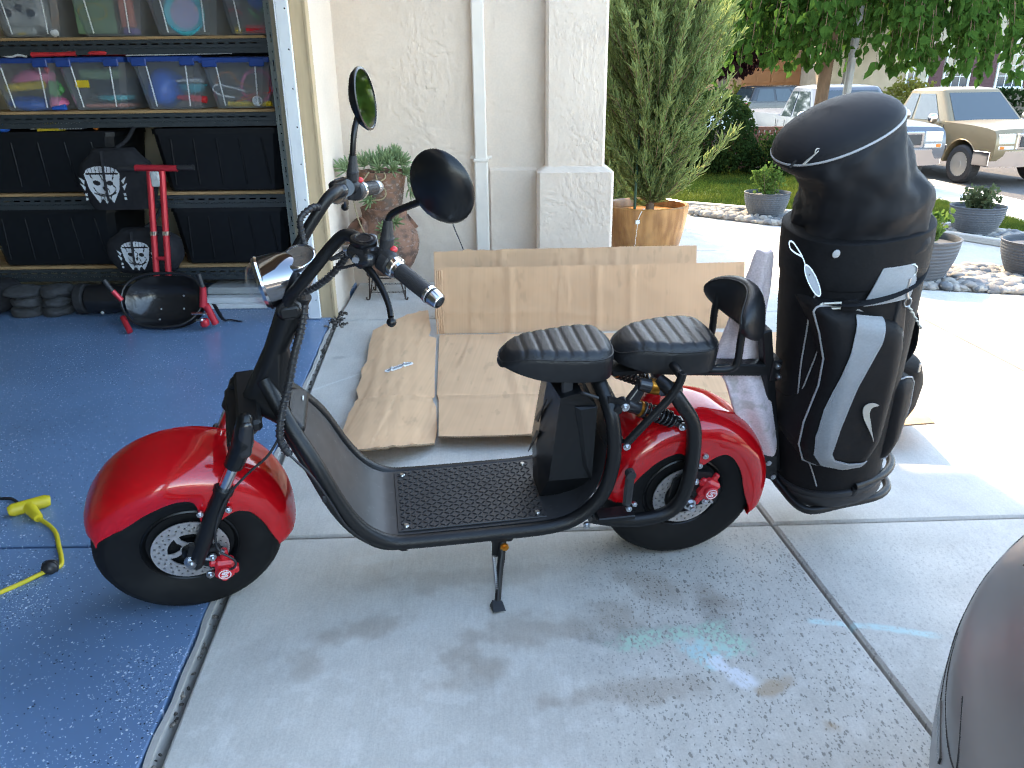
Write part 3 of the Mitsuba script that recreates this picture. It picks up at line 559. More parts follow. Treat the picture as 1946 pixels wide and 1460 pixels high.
def cabin(t, x0, x1, X0, X1, z0, z1, w0, w1, paint, M, splits, post=.07):
    """lofted greenhouse: belt from x0 (front) to x1, roof from X0 to X1; splits are side window ranges of 0..1 along the belt."""
    def ring(xa, xb, w, z, c):
        return [(xa, w - c, z), (xa - c, w, z), (xb + c, w, z), (xb, w - c, z), (xb, -w + c, z), (xb + c, -w, z), (xa - c, -w, z), (xa, -w + c, z)]
    R0, R1 = ring(x0, x1, w0, z0, .10), ring(X0, X1, w1, z1 - .05, .12); R2 = ring(X0 - .12, X1 + .1, w1 - .12, z1, .14); R15 = ring(X0 - .035, X1 + .03, w1 - .035, z1 - .018, .125); R3 = ring(X0 - .3, X1 + .25, w1 - .3, z1 + .025, .14)
    part(t, 'cab', loft([R0, R1, R15, R2, R3]), paint, 40, M)
    def pane(A, B, C, D, nm, off=.012):
        A, B, C, D = map(np.asarray, (A, B, C, D)); n = unit(np.cross(B - A, D - A)); c = (A + B + C + D) / 4
        if n @ (c - np.array([(x0 + x1) / 2, 0, (z0 + z1) / 2])) < 0: n = -n
        fr = [p + (c - p) * .0 for p in (A, B, C, D)]; part(t, nm, hull([p + n * off for p in fr] + [p - n * .02 for p in fr]), 'car_glass', False, M)
    lerp = lambda a, b, s: np.asarray(a) + (np.asarray(b) - np.asarray(a)) * s
    def edge(s, u, v):   # point on the side: u along, v up
        b0, b1 = np.array((x0 - .1, s * w0, z0)), np.array((x1 + .1, s * w0, z0)); t0, t1 = np.array((X0 - .12, s * w1, z1 - .05)), np.array((X1 + .12, s * w1, z1 - .05))
        return lerp(lerp(b0, b1, u), lerp(t0, t1, u), v)
    for s in (1, -1):
        for u0, u1 in splits: pane(edge(s, u0, .06), edge(s, u1, .06), edge(s, u1, .90), edge(s, u0, .90), 'side_window')
    for xa, X, nm in ((x0, X0, 'windscreen'), (x1, X1, 'rear_window')):
        b0, b1, t0, t1 = np.array((xa, w0 - .16, z0)), np.array((xa, -w0 + .16, z0)), np.array((X, w1 - .16, z1 - .05)), np.array((X, -w1 + .16, z1 - .05))
        pane(lerp(b0, t0, .06), lerp(b1, t1, .06), lerp(b1, t1, .93), lerp(b0, t0, .93), nm)
def pickup(label, M, paint, far=False):
    t = thing('pickup_truck', label, 'pickup truck')
    P = [(.88, .52), (.915, .62), (.925, .80), (.91, .93), (.875, 1.02), (.80, 1.085), (.60, 1.125), (.25, 1.155), (-.15, 1.175), (-1.0, 1.20), (-2.35, 1.20), (-2.42, 1.24), (-4.80, 1.24), (-4.88, 1.18), (-4.90, .55), (-4.15, .50)] + arch(-3.64, .40, .47)[::1] + [(-3.1, .45), (-.55, .45)] + arch(0, .40, .47) + [(.55, .5)]
    carbody(t, P[:16] + [(-4.12, .45)] + arch(-3.64, .40, .47) + [(-3.12, .42), (-.52, .42)] + arch(0, .40, .47) + [(.52, .45)], 1.98, paint, M)
    cabin(t, -.55, -2.45, -1.15, -2.25, 1.17, 1.84, .95, .76, paint, M, [(.10, .60), (.655, .93)])
    for y, s in ((.86, 1), (-.86, -1)):
        for x in (0, -3.64): car_wheel(t, (x, y, .385), .385, .25, M @ (np.eye(4) if s > 0 else np.diag([1, 1, 1, 1.0])), 7) if s > 0 else car_wheel(t, (-x, -y, .385), .385, .25, M @ rot([0, 0, 1], 180), 7)
    part(t, 'front_bumper', patch([(-.98, .40), (.98, .40), (.99, .70), (-.99, .70)], .2, lambda y, z: (.985 - .16 * np.abs(y) ** 3, y, z), None, lambda y, z: (.80 - .16 * np.abs(y) ** 3, y, z)), 'chrome', 30, M)
    [part(t, 'bumper_side', box((.45, .03, .28), (.62, s * 1.0, .55), .01), 'chrome', 30, M) for s in (1, -1)]
    gr = part(t, 'grille', box((.06, 1.06, .30), (.915, 0, .88), .02), 'chrome', 30, M)
    part(gr, 'insert', box((.03, .94, .20), (.945, 0, .88), .01), 'black_plastic', False, M)
    for s in (1, -1):
        k = part(t, 'headlight', box((.10, .36, .20), (.88, s * .74, .93), .02), 'lamp_clear', 30, M); part(k, 'indicator', box((.10, .36, .08), (.885, s * .74, .77), .015), 'lamp_clear', 30, M); part(k, 'amber_lens', box((.06, .10, .06), (.915, s * .84, .77), .01), 'lamp_amber', 30, M)
        part(t, 'side_moulding', box((2.7, .02, .09), (-1.75, s * 1.0, .70), .008), 'chrome', 30, M)
        part(t, 'wing_mirror', [ball((-.80, s * 1.14, 1.26), .13, 2, (.6, .9, .8)), box((.06, .18, .05), (-.8, s * 1.03, 1.18))], 'chrome', 40, M)
        part(t, 'door_handle', box((.16, .03, .06), (-1.75, s * 1.0, 1.02), .01), 'chrome', 30, M)
        [part(t, 'door_seam', box((.008, .012, .68), (x, s * .992, .80)), 'black_plastic', False, M) for x in (-.62, -1.95, -2.40)]
        part(t, 'arch_lip', [tube([(c + .48 * math.cos(a), s * .985, .40 + .48 * math.sin(a)) for a in np.linspace(0, math.pi, 12)], .012, 6) for c in (0, -3.64)], paint, 60, M)
        part(t, 'wiper', tube([(-.62, s * .1, 1.225), (-.72, s * .62, 1.26)], .012, 5), 'black_plastic', 60, M)
    part(t, 'chassis', [box((5.2, 1.15, .30), (-2.0, 0, .52), .03), cyl((0, -.75, .385), (0, .75, .385), .05, 10), cyl((-3.64, -.75, .385), (-3.64, .75, .385), .06, 10)], 'black_plastic', 30, M)
    part(t, 'aerial', cyl((-1.5, 0, 1.83), (-1.5, 0, 1.90), .03, 8, .01), 'black_plastic', 30, M)
    return t
def vm(x, y, z, deg): return tr(x, y, z) @ rot([0, 0, 1], deg)   # heading: local +x turned by deg from world +x
pickup('tan gold pickup truck parked at the right behind the grey pots', vm(10.33, 16.75, -.745, -80), 'gold_paint')
pickup('silver grey pickup truck parked behind the weeping tree trunk', vm(7.35, 16.3, -.66, -84), 'silver_paint')
def sedan(name, label, M, paint, suv=False, tall=1.45):
    t = thing(name, label, 'car'); h = .22 if suv else 0
    P = [(.85, .38), (.88, .62), (.70, .76 + h), (-.35, .92 + h), (-1.3, .95 + h), (-2.9, .98 + h), (-3.7, .97 + h), (-3.78, .70 + h), (-3.70, .36), (-3.22, .34)] + arch(-2.8, .33, .38) + [(-2.4, .28), (-.40, .28)] + arch(0, .33, .38) + [(.42, .33)]
    carbody(t, P, 1.82, paint, M, .05, .62 + h / 2, .5)
    if suv: cabin(t, -.45, -3.72, -1.15, -3.45, 1.14, 1.74, .88, .68, paint, M, [(.06, .32), (.36, .64), (.68, .95)])
    else: cabin(t, -.40, -3.25, -1.25, -2.55, .93, 1.44, .86, .60, paint, M, [(.08, .45), (.49, .90)])
    for s in (1, -1):
        for x in (0, -2.8): car_wheel(t, (s * x, .80, .33), .33, .22, M if s > 0 else M @ rot([0, 0, 1], 180), 5)
        part(t, 'tail_light', box((.12, .30, .14), (-3.72, s * .68, .82 + h), .02), 'lamp_red', 30, M); part(t, 'headlight', box((.14, .32, .13), (.78, s * .66, .66 + h * .6), .02), 'lamp_clear', 30, M)
    part(t, 'chassis', [box((3.9, 1.1, .30), (-1.45, 0, .42), .03), cyl((0, -.7, .33), (0, .7, .33), .05, 10), cyl((-2.8, -.7, .33), (-2.8, .7, .33), .05, 10)], 'black_plastic', 30, M)
    return t
def pxp(px, Y, z): return np.array([(px - 973) / 1462 * (Y * .9294 + (1.4 - z) * .3689) + .0123 * 0, Y, z])
sedan('sedan', 'white sedan seen from behind between the juniper and the silver pickup', vm(8.6, 32.5, -.75, 62), 'white_paint')
sedan('suv', 'black sport utility vehicle parked behind the silver pickup', vm(13.2, 34.6, -.75, 12), 'black_paint', True)
sedan('sedan', 'dark blue car partly hidden between the white sedan and the black vehicle', vm(11.0, 39.5, -.70, 20), 'blue_paint')
sedan('sedan', 'white sedan far off between the two junipers', vm(5.6, 36.0, -.72, 55), 'white_paint')
sedan('hatchback', 'black car low behind the juniper on the left', vm(4.5, 27.0, -.72, 40), 'black_paint')
# ---------------------------------------------------------------- houses and trees across the street
def wallc(c): return proc(lambda p, n, uv: mi.Color3f(c) * (.85 + .3 * fbm(p.x * 3 + p.y * 2, p.z * 3, 0.0, 3)))
mat('tan_stucco', base_color=wallc((.42, .33, .23)), roughness=.95); mat('peach_stucco', base_color=wallc((.50, .30, .17)), roughness=.95); mat('cream_stucco', base_color=wallc((.46, .40, .31)), roughness=.95)
mat('shutter_plum', base_color=(.10, .045, .05), roughness=.7); mat('garage_orange', base_color=(.45, .20, .08), roughness=.7); mat('stone_base', base_color=grain((.20, .16, .12), .4, 5), roughness=.95)
mat('window_glass', base_color=(.06, .075, .09), roughness=.05, specular=.9)
def window(t, M, x, z, w, h, shut=True, nx=3, ny=4):
    k = part(t, 'window', [box((w + .16, .10, .08), (x, -.04, z + h / 2 + .04)), box((w + .22, .14, .10), (x, -.05, z - h / 2 - .05)), box((.08, .10, h), (x - w / 2 - .04, -.04, z)), box((.08, .10, h), (x + w / 2 + .04, -.04, z))], 'trim_white', False, M)
    part(k, 'pane', box((w, .02, h), (x, -.012, z)), 'window_glass', False, M)
    part(k, 'muntin', [box((.025, .03, h), (x - w / 2 + w * i / nx, -.03, z)) for i in range(1, nx)] + [box((w, .03, .025), (x, -.031, z - h / 2 + h * i / ny)) for i in range(1, ny)], 'trim_white', False, M)
    if shut:
        for s in (-1, 1): part(k, 'shutter', [box((w * .55, .05, h + .1), (x + s * (w / 2 + .12 + w * .275), -.03, z))] + [box((w * .48, .02, .03), (x + s * (w / 2 + .12 + w * .275), -.062, z - h / 2 + h * j / 12)) for j in range(1, 12)], 'shutter_plum', False, M)
def farhouse(label, M, Wd, wallm, wins, doors=(), H=5.4, zb=-.7, base=True):
    t = thing('far_house', label, 'house')
    part(t, 'wall', box((Wd, 8, H), (0, 4, H / 2 - .1)), wallm, False, M)
    if base: part(t, 'stone_base', [box((Wd + .06, .12, 1.0), (0, -.03, .4)), box((Wd + .14, .2, .09), (0, -.05, .95))], 'stone_base', False, M)
    for w_ in wins: window(t, M, *w_)
    for x, w, h, m in doors:
        k = part(t, 'garage_door', box((w, .1, h), (x, -.03, h / 2)), m, False, M)
        part(k, 'panel', [box((w / 4 - .12, .04, h / 4 - .12), (x - w / 2 + w / 8 + i * w / 4, -.09, h / 8 + j * h / 4), .015) for i in range(4) for j in range(4)], m, False, M)
    part(t, 'roof', TM([(-Wd / 2 - .6, -.7, H - .1), (Wd / 2 + .6, -.7, H - .1), (Wd / 2 + .6, 8.7, H - .1), (-Wd / 2 - .6, 8.7, H - .1), (-Wd / 2 + 3, 4, H + 2), (Wd / 2 - 3, 4, H + 2)], [(0, 1, 5), (0, 5, 4), (1, 2, 5), (2, 3, 4), (2, 4, 5), (3, 0, 4), (0, 2, 1), (0, 3, 2)]), 'roof_tile', False, M)
def fm(x, y, deg, z=-.35): return tr(x, y, z) @ rot([0, 0, 1], deg)
farhouse('cream house with dark plum window shutters across the street at right', fm(24.9, 36.0, -14), 13, 'cream_stucco', [(-4.9, 2.05, .95, 1.75), (-2.75, 2.05, .95, 1.75), (1.0, 2.05, 1.3, 1.75), (4.3, 2.05, 1.2, 1.75)])
farhouse('tan house wing with one narrow window across the street', fm(17.6, 37.8, -10), 5.6, 'tan_stucco', [(1.0, 2.0, .8, 1.9, False)], base=False)
farhouse('peach stucco house with an orange garage door behind the silver pickup', fm(13.3, 46.0, -4), 9, 'peach_stucco', [], [(1.3, 3.2, 2.6, 'garage_orange')], base=False)
farhouse('tan house far behind the purple leaved trees', fm(1.5, 56.0, 2), 14, 'tan_stucco', [(-3.2, 1.9, 1.4, 1.2, False), (2.2, 1.9, 1.4, 1.2, False)], [(5.0, 3.2, 2.3, 'cream_stucco')], base=False)
single('hedge', [b for b in [leaves(*(lambda p, d: (p, d))(*crown_pts((22.4, 33.6, .05), (6.5, .6, .75), 5200, 71, .7, .12)), .16, .4, 3)]], 'bush_leaf', 'clipped green hedge below the plum shuttered windows', 'hedge', False)
broadleaf('flowering_bush', 'sunlit yellow flowering bush in front of the tan house', (16.4, 33.5, .30), (1.15, .9, .95), -.7, 'yellow_leaf', 1500, .16, 72, .4, None, .05, 'bark_grey', (0, 0), 'bush', .5, .3)
broadleaf('flowering_bush', 'small bush with yellow blooms behind the white sedan', (9.8, 35.5, .1), (.7, .6, 1.0), -.7, 'yellow_leaf', 600, .15, 77, .4, None, .04, 'bark_grey', (0, 0), 'bush', .5, .3)
broadleaf('plum_tree', 'dark purple leaved tree standing left of the weeping tree across the street', (9.6, 37.0, 4.2), (3.6, 3.0, 2.9), -.7, 'plum_leaf', 6500, .26, 73, .42, None, .18)
broadleaf('plum_tree', 'dark purple leaved tree seen between the two junipers', (4.6, 31.0, 4.4), (2.1, 2.0, 2.5), -.7, 'plum_leaf', 4500, .26, 74, .42, None, .16)
broadleaf('street_tree', 'pale forked trunk tree standing before the tan house', (15.0, 36.5, 5.6), (3.4, 3.0, 2.6), -.7, 'mulberry_leaf', 3600, .30, 75, .4, None, .22)
broadleaf('street_tree', 'green tree standing far behind the white sedan', (5.8, 48.0, 4.2), (4.5, 3.5, 3.6), -.7, 'mulberry_leaf', 4200, .34, 76, .4, None, .2)
broadleaf('street_tree', 'tall green tree rising at the far right of the street', (30.5, 34.5, 6.0), (4.2, 4, 3.9), -.7, 'mulberry_leaf', 3600, .34, 78, .4, None, .2)
broadleaf('street_tree', 'bright green tree behind the houses left of the purple trees', (-2.5, 40.0, 4.8), (4.5, 3.5, 4.2), -.7, 'mulberry_leaf', 3000, .34, 79, .4, None, .2)
lz = lambda p: np.c_[p, np.full(len(p), 0)]
struct('far_lawn', patch([(11.5, 30.0), (30, 27.0), (32, 36), (26, 37), (12, 38.0)], 2.0, lambda x, y: (x, y, x * 0 - .70)), 'soil_turf', smooth=True, label='front lawn of the houses across the street')
# ---------------------------------------------------------------- garage: shelving and what stands on it
def ply_(p, n, uv): return mi.Color3f(.36, .23, .11) * (.65 + .5 * fbm(p.x * 3, p.y * 60, p.z * 60, 3) + .3 * fbm(p.x * 20, p.y * 20, 0.0, 2))
mat('shelf_board', base_color=proc(ply_), roughness=.8)
mat('rack_steel', base_color=(.045, .055, .062), roughness=.5, metallic=.3)
mat('post_steel', base_color=grain((.26, .30, .29), .15, 14), roughness=.5, metallic=.4)
mat('tote_black', base_color=(.007, .0085, .011), roughness=.45, specular=.35)
mat('tote_blue', base_color=(.025, .065, .26), roughness=.35)
scene['tote_clear'] = {'type': 'blendbsdf', 'weight': .24, 'a': {'type': 'thindielectric', 'int_ior': 1.3}, 'b': {'type': 'principledthin', 'base_color': {'type': 'rgb', 'value': [.62, .68, .74]}, 'diff_trans': 1.0, 'roughness': .35}}
mat('toy_red', base_color=(.55, .035, .04), roughness=.35); mat('toy_yellow', base_color=(.62, .46, .03), roughness=.4); mat('toy_blue', base_color=(.03, .12, .50), roughness=.4)
mat('toy_green', base_color=(.10, .30, .10), roughness=.5); mat('toy_cyan', base_color=(.08, .42, .50), roughness=.4); mat('toy_pink', base_color=(.62, .17, .32), roughness=.4)
mat('toy_white', base_color=(.62, .64, .66), roughness=.4); mat('toy_grey', base_color=(.40, .42, .42), roughness=.45); mat('toy_orange', base_color=(.62, .20, .04), roughness=.4); mat('toy_dark', base_color=(.05, .06, .08), roughness=.6)
mat('toy_sage', base_color=(.16, .25, .15), roughness=.7); mat('toy_salmon', base_color=(.52, .21, .16), roughness=.6); mat('toy_purple', base_color=(.16, .12, .30), roughness=.6)
SY, SR, SL = 5.05, -1.405, -3.75
rk = thing('shelf_rack', 'dark perforated steel storage rack with wooden shelf boards in the garage', 'shelving unit')
for zt in (1.660, 1.243, .745, .272):
    part(rk, 'shelf', box((SR - SL - .06, .56, .016), ((SR + SL) / 2 - .02, SY + .29, zt - .008)), 'shelf_board', False)
    face = shapely.box(SL, zt - .098, SR - .03, zt - .018); holes = []
    for i, x in enumerate(np.arange(SL + .05, SR - .07, .066)): holes.append(LineString([(x - .017, zt - .043), (x + .017, zt - .043)]).buffer(.0045))
    for i, x in enumerate(np.arange(SL + .03, SR - .05, .0165)): holes.append(Point(x, zt - .066 - .004 * (i % 2)).buffer(.0035, quad_segs=2))
    part(rk, 'beam', [prism(face.difference(shapely.union_all(holes)), .003, frame((0, SY, 0), (1, 0, 0), None, (0, -1, 0))), box((SR - SL - .04, .03, .003), ((SR + SL) / 2, SY + .016, zt - .019))], 'rack_steel', False)
    part(rk, 'beam', box((SR - SL - .04, .003, .08), ((SR + SL) / 2, SY + .575, zt - .058)), 'rack_steel', False)
pf = shapely.box(SR - .035, .0, SR + .012, 2.6); ph = [Point(SR - .012, z).buffer(.0045, quad_segs=3) for z in np.arange(.06, 2.5, .052)] + [LineString([(SR - .012, z), (SR - .012, z + .02)]).buffer(.003) for z in np.arange(.085, 2.5, .156)]
part(rk, 'post', [prism(pf.difference(shapely.union_all(ph)), .003, frame((0, SY - .006, 0), (1, 0, 0), None, (0, -1, 0))), box((.003, .05, 2.6), (SR + .0145, SY + .018, 1.3))], 'post_steel', False, label='pale perforated steel corner post')
part(rk, 'post', box((.04, .04, 2.6), (SR, SY + .57, 1.3)), 'post_steel', False); part(rk, 'post', box((.04, .04, 2.6), (SL, SY, 1.3)), 'post_steel', False)
def taper(x0, x1, z0, z1, y0, y1, t=.10, c=.03, tx=None):
    tx = t * .45 if tx is None else tx
    def ring(z, k):
        a, b, p, q = x0 + tx * (1 - k), x1 - tx * (1 - k), y0 + .03 * (1 - k), y1 - .03 * (1 - k)
        return [(a + c, p, z), (b - c, p, z), (b, p + c, z), (b, q - c, z), (b - c, q, z), (a + c, q, z), (a, q - c, z), (a, p + c, z)]
    return ring
def shell(ring, z0, z1, th=.0): return [ring(z0 + .004, -.12), ring(z0 + .02, .02), ring(z1, 1)]
TCG = 'clear storage totes with blue lids'
def clear_tote(x0, x1, z0, z1, label, lid=True, y0=SY + .01, y1=SY + .50):
    t = thing('clear_tote', label, 'storage tote'); rg = taper(x0, x1, z0, z1, y0, y1)
    m = loft(shell(rg, z0, z1), True); top = m.faces[:, :].max(1) >= 0
    m.update_faces(~((m.triangles_center[:, 2] > z1 - 1e-4))); part(t, 'tub', m, 'tote_clear', 20)
    part(t, 'rim', tube([p for p in rg(z1, 1)], .006, 6, closed=True), 'toy_white' if not lid else 'tote_clear', 60)
    for u in (.22, .80): # moulded corner ribs catch the light
        x_ = lambda k: x0 + (x1 - x0) * u + (.5 - u) * .06 * (1 - k)
        part(t, 'rib', tube([(x_(0), y0 + .028, z0 + .02), (x_(1), y0 - .001, z1 - .01)], .0045, 6), 'toy_white', 60)
    if lid:
        k = part(t, 'lid', [loft([[(x0 - .008, y0 - .012, z), (x1 + .008, y0 - .012, z), (x1 + .008, y1 + .01, z), (x0 - .008, y1 + .01, z)] for z in (z1 - .004, z1 + .022)] + [[(x0 + .02, y0 + .015, z1 + .028), (x1 - .02, y0 + .015, z1 + .028), (x1 - .02, y1 - .02, z1 + .028), (x0 + .02, y1 - .02, z1 + .028)]])], 'tote_blue', False, label='blue lid')
        for u in (.14, .84): part(t, 'latch', box((.09, .014, .045), (x0 + (x1 - x0) * u, y0 - .016, z1 - .006), .004), 'tote_blue', False)
    return t
def blob(seed, c, s, n=1.0):
    m = trimesh.creation.icosphere(2, 1.0); v = np.array(m.vertices); v *= (.75 + .5 * meshkit.noise(v * 1.6 + seed, seed))[:, None]; m = TM(v * np.asarray(s) + c, m.faces); return m
def item(name, label, cat_, mesh, mt, sm=40): return single(name, mesh, mt, label, cat_, sm)
# second shelf: four clear totes with blue lids and their contents
Z2 = 1.245; yc = SY + .20
xsT = [(-3.17, -2.765), (-2.745, -2.335), (-2.29, -1.875), (-1.865, -1.455)]
clear_tote(*xsT[0], Z2, 1.525, 'clear tote of pink and yellow toys, leftmost on the middle shelf')
clear_tote(*xsT[1], Z2, 1.525, 'clear tote with a small yellow label, second from left on the middle shelf')
clear_tote(*xsT[2], Z2, 1.525, 'clear tote of blue things, third from left on the middle shelf')
clear_tote(*xsT[3], Z2, 1.515, 'clear tote of skipping ropes and hoops, rightmost on the middle shelf')
item('toy', 'yellow toy bar inside the leftmost clear tote of the middle shelf', 'toy', tube([(-3.12, SY + .10, 1.38), (-2.88, SY + .08, 1.40)], .026, 10), 'toy_yellow')
item('toy', 'pink plush toy inside the leftmost clear tote of the middle shelf', 'toy', blob(3, (-2.99, SY + .18, 1.43), (.14, .10, .055)), 'toy_pink')
item('toy', 'blue toy bundle at the bottom of the leftmost clear tote', 'toy', blob(4, (-3.02, SY + .16, 1.29), (.13, .1, .045)), 'toy_blue')
item('toy', 'pink rounded toy at the right bottom of the leftmost clear tote', 'toy', blob(6, (-2.83, SY + .12, 1.29), (.05, .06, .04)), 'toy_pink')
item('toy', 'green leafy toy in the leftmost clear tote', 'toy', cat([blob(i, (-2.82 + .03 * math.cos(i), SY + .10, 1.37 + .03 * math.sin(i * 2)), (.02, .02, .025)) for i in range(6)]), 'toy_green')
item('ball', 'small red ball at the top of the leftmost clear tote', 'ball', ball((-2.84, SY + .08, 1.485), .018), 'toy_red')
item('label_sticker', 'small yellow printed sticker on the second clear tote', 'sticker', [box((.085, .002, .042), (-2.612, SY + .022, 1.40), 0)], 'toy_yellow', False)
item('box', 'pale green box tilted inside the second clear tote of the middle shelf', 'box', box((.24, .10, .06), (-2.55, SY + .16, 1.455), .01, None), 'toy_sage')
item('tray', 'red tray lying at the bottom of the second clear tote', 'tray', box((.26, .20, .022), (-2.53, SY + .2, 1.272), .008), 'toy_salmon')
item('dish', 'blue plastic dish inside the second clear tote', 'dish', lathe([(.02, 0), (.10, .02), (.115, .045), (.108, .045), (.02, .008)], 20, tr(-2.50, SY + .2, 1.285)), 'toy_cyan')
item('box', 'dark box filling the second clear tote behind the sticker', 'box', box((.28, .1, .17), (-2.54, SY + .36, 1.35), .01), 'toy_dark')
item('cloth', 'blue bundled cloth filling the third clear tote', 'cloth', blob(11, (-2.17, SY + .20, 1.37), (.11, .14, .115)), 'toy_blue')
item('bowl', 'turquoise bowl lying in the third clear tote', 'bowl', lathe([(.0, 0), (.06, .015), (.09, .055), (.084, .055), (0, .01)], 20, tr(-1.98, SY + .14, 1.335)), 'toy_cyan')
item('paper', 'white folded paper lying in the third clear tote', 'paper', hull([(-2.07, SY + .1, 1.415), (-1.90, SY + .08, 1.42), (-1.90, SY + .25, 1.44), (-2.05, SY + .25, 1.43), (-2.06, SY + .1, 1.405), (-1.90, SY + .1, 1.40)]), 'toy_white', False)
item('bat', 'red toy bat lying in the third clear tote', 'toy', tube([(-2.07, SY + .1, 1.315), (-1.98, SY + .09, 1.31), (-1.89, SY + .09, 1.30)], [.012, .02, .022], 10), 'toy_red')
def rope(pts, r, k=6): return tube(pts, r, 6, k)
item('skipping_rope', 'white braided rope loop in the rightmost clear tote', 'rope', rope([(-1.63, SY + .07, 1.345), (-1.72, SY + .06, 1.372), (-1.80, SY + .05, 1.385), (-1.825, SY + .05, 1.36), (-1.79, SY + .05, 1.33), (-1.70, SY + .06, 1.31)], .0055), 'toy_white', 60)
item('hoop', 'pink red plastic hoop in the rightmost clear tote', 'hoop', tube([(-1.58 + .095 * math.cos(a), SY + .14 + .03 * math.sin(a), 1.375 + .095 * math.sin(a)) for a in np.linspace(0, 6.28, 24)], .010, 8, closed=True), 'toy_pink', 60)
item('stick', 'orange stick lying in the rightmost clear tote', 'stick', rope([(-1.70, SY + .07, 1.285), (-1.56, SY + .10, 1.325)], .006, 2), 'toy_orange', 60)
item('stick', 'yellow tube at the bottom of the rightmost clear tote', 'stick', rope([(-1.75, SY + .07, 1.272), (-1.48, SY + .07, 1.272)], .017, 2), 'toy_yellow', 60)
item('rope', 'thin tan cord in the rightmost clear tote', 'rope', rope([(-1.81, SY + .08, 1.385), (-1.79, SY + .08, 1.44), (-1.72, SY + .09, 1.455), (-1.68, SY + .1, 1.40), (-1.60, SY + .12, 1.37)], .004), 'toy_orange', 60)
item('rope', 'thin red cord in the rightmost clear tote', 'rope', rope([(-1.66, SY + .05, 1.31), (-1.56, SY + .06, 1.335), (-1.48, SY + .06, 1.34), (-1.50, SY + .1, 1.40)], .004), 'toy_red', 60)
item('cup', 'clear ribbed cup lying in the rightmost clear tote', 'cup', lathe([(.02, 0), (.03, .07), (.027, .07), (.018, .004)], 16, tr(-1.545, SY + .06, 1.29) @ rot([1, 0, 0], 90)), 'toy_white')
item('racket', 'red plastic racket lying on the blue tote lids', 'racket', [tube([(-2.86, SY - .01, 1.566), (-2.84, SY - .01, 1.567), (-2.70, SY, 1.568), (-2.60, SY, 1.57)], [.017, .014, .012, .014], 10), tube([(-2.60 + .13 * (1 - math.cos(a)), SY + .09 + .09 * math.sin(a), 1.572) for a in np.linspace(0, 6.28, 24)], .013, 8, closed=True)], 'toy_red', 50)
item('rod', 'thin grey metal rod lying on the blue lids', 'rod', [tube([(-2.30, SY - .005, 1.556), (-1.68, SY + .01, 1.562)], .004, 6), ball((-1.675, SY + .01, 1.566), .010)], 'toy_grey', 50)
item('cable', 'white and black cable bundle on the leftmost lid', 'cable', rope([(-3.16, SY, 1.56), (-3.08, SY + .01, 1.572), (-3.00, SY, 1.556), (-2.95, SY, 1.566), (-2.90, SY, 1.556)], .007), 'toy_white', 60)
item('tube', 'blue and white squeeze tube lying on the shelf between the totes', 'tube', [tube([(-2.80, SY - .02, 1.262), (-2.72, SY - .02, 1.268)], [.010, .018], 10)], 'toy_blue', 50)
# top shelf
Z1 = 1.662
for (x0, x1), lb in zip([(-3.09, -2.66), (-2.60, -2.17), (-2.155, -1.715), (-1.715, -1.30)], ('clear tote with a grey robot face toy, leftmost on the top shelf', 'clear tote with a green folder and a salmon box on the top shelf', 'clear tote with a round turquoise lunch plate on the top shelf', 'clear tote of mixed toys, rightmost on the top shelf')): clear_tote(x0, x1, Z1, 1.945, lb)
g_ = thing('robot_toy', 'grey plastic toy with two round eyes inside the leftmost top tote', 'toy')
part(g_, 'body', [box((.27, .10, .20), (-2.93, SY + .14, 1.80), .03), box((.16, .04, .05), (-2.93, SY + .08, 1.70), .012)], 'toy_grey', 30)
for x in (-3.0, -2.86): part(g_, 'eye', [cyl((x, SY + .10, 1.80), (x, SY + .075, 1.80), .036, 20, .030)], 'toy_white', 30)
for x in (-3.0, -2.86): part(g_, 'pupil', cyl((x, SY + .08, 1.80), (x, SY + .07, 1.80), .025, 20), 'toy_dark', 30)
part(g_, 'nose', cyl((-2.93, SY + .10, 1.83), (-2.93, SY + .07, 1.83), .02, 16), 'toy_dark', 30); part(g_, 'sticker', box((.045, .004, .012), (-2.93, SY + .055, 1.685)), 'toy_yellow', False)
item('ball', 'white ball at the bottom of the leftmost top tote', 'ball', ball((-2.735, SY + .06, 1.69), .026), 'toy_white')
item('folder', 'sage green folder standing inside the second top tote', 'folder', box((.235, .02, .24), (-2.475, SY + .07, 1.80), .004), 'toy_sage', False)
item('wire', 'coiled yellow wire on the green folder', 'wire', tube([(-2.475 + (.085 + .006 * math.sin(a * .7)) * math.cos(a), SY + .052, 1.80 + .045 * math.sin(a)) for a in np.linspace(0, 12.2, 46)], .0018, 5), 'toy_yellow', 60)
item('box', 'salmon pink box standing inside the second top tote', 'box', box((.075, .05, .2), (-2.29, SY + .09, 1.815), .006), 'toy_salmon', False)
item('box', 'purple box under the salmon one in the second top tote', 'box', box((.085, .05, .035), (-2.28, SY + .09, 1.692), .006), 'toy_purple', False)
pl_ = thing('plate', 'round turquoise plate with a mottled violet middle in the third top tote', 'plate')
Mpl = frame((-1.93, SY + .055, 1.785), (1, 0, 0), None, (0, -1, 0)); part(pl_, 'rim', lathe([(.085, 0), (.118, .0), (.122, .012), (.112, .02), (.09, .012), (.085, .006)], 36, Mpl), 'toy_cyan', 40)
mat('plate_print', base_color=proc(lambda p, n, uv: mix((.36, .34, .52), (.52, .36, .34), smoothstep(.35, .65, fbm(p.x * 26, p.z * 26, 3.0, 3)))), roughness=.4); part(pl_, 'centre', lathe([(.088, .0), (.088, .006), (0, .007)], 32, Mpl), 'plate_print', 40)
item('bracket', 'pale grey board standing behind the turquoise plate', 'board', box((.16, .015, .22), (-2.0, SY + .11, 1.79), .004), 'toy_grey', False)
nt = thing('toy_net', 'small white net over a red toy scoop in the rightmost top tote', 'toy')
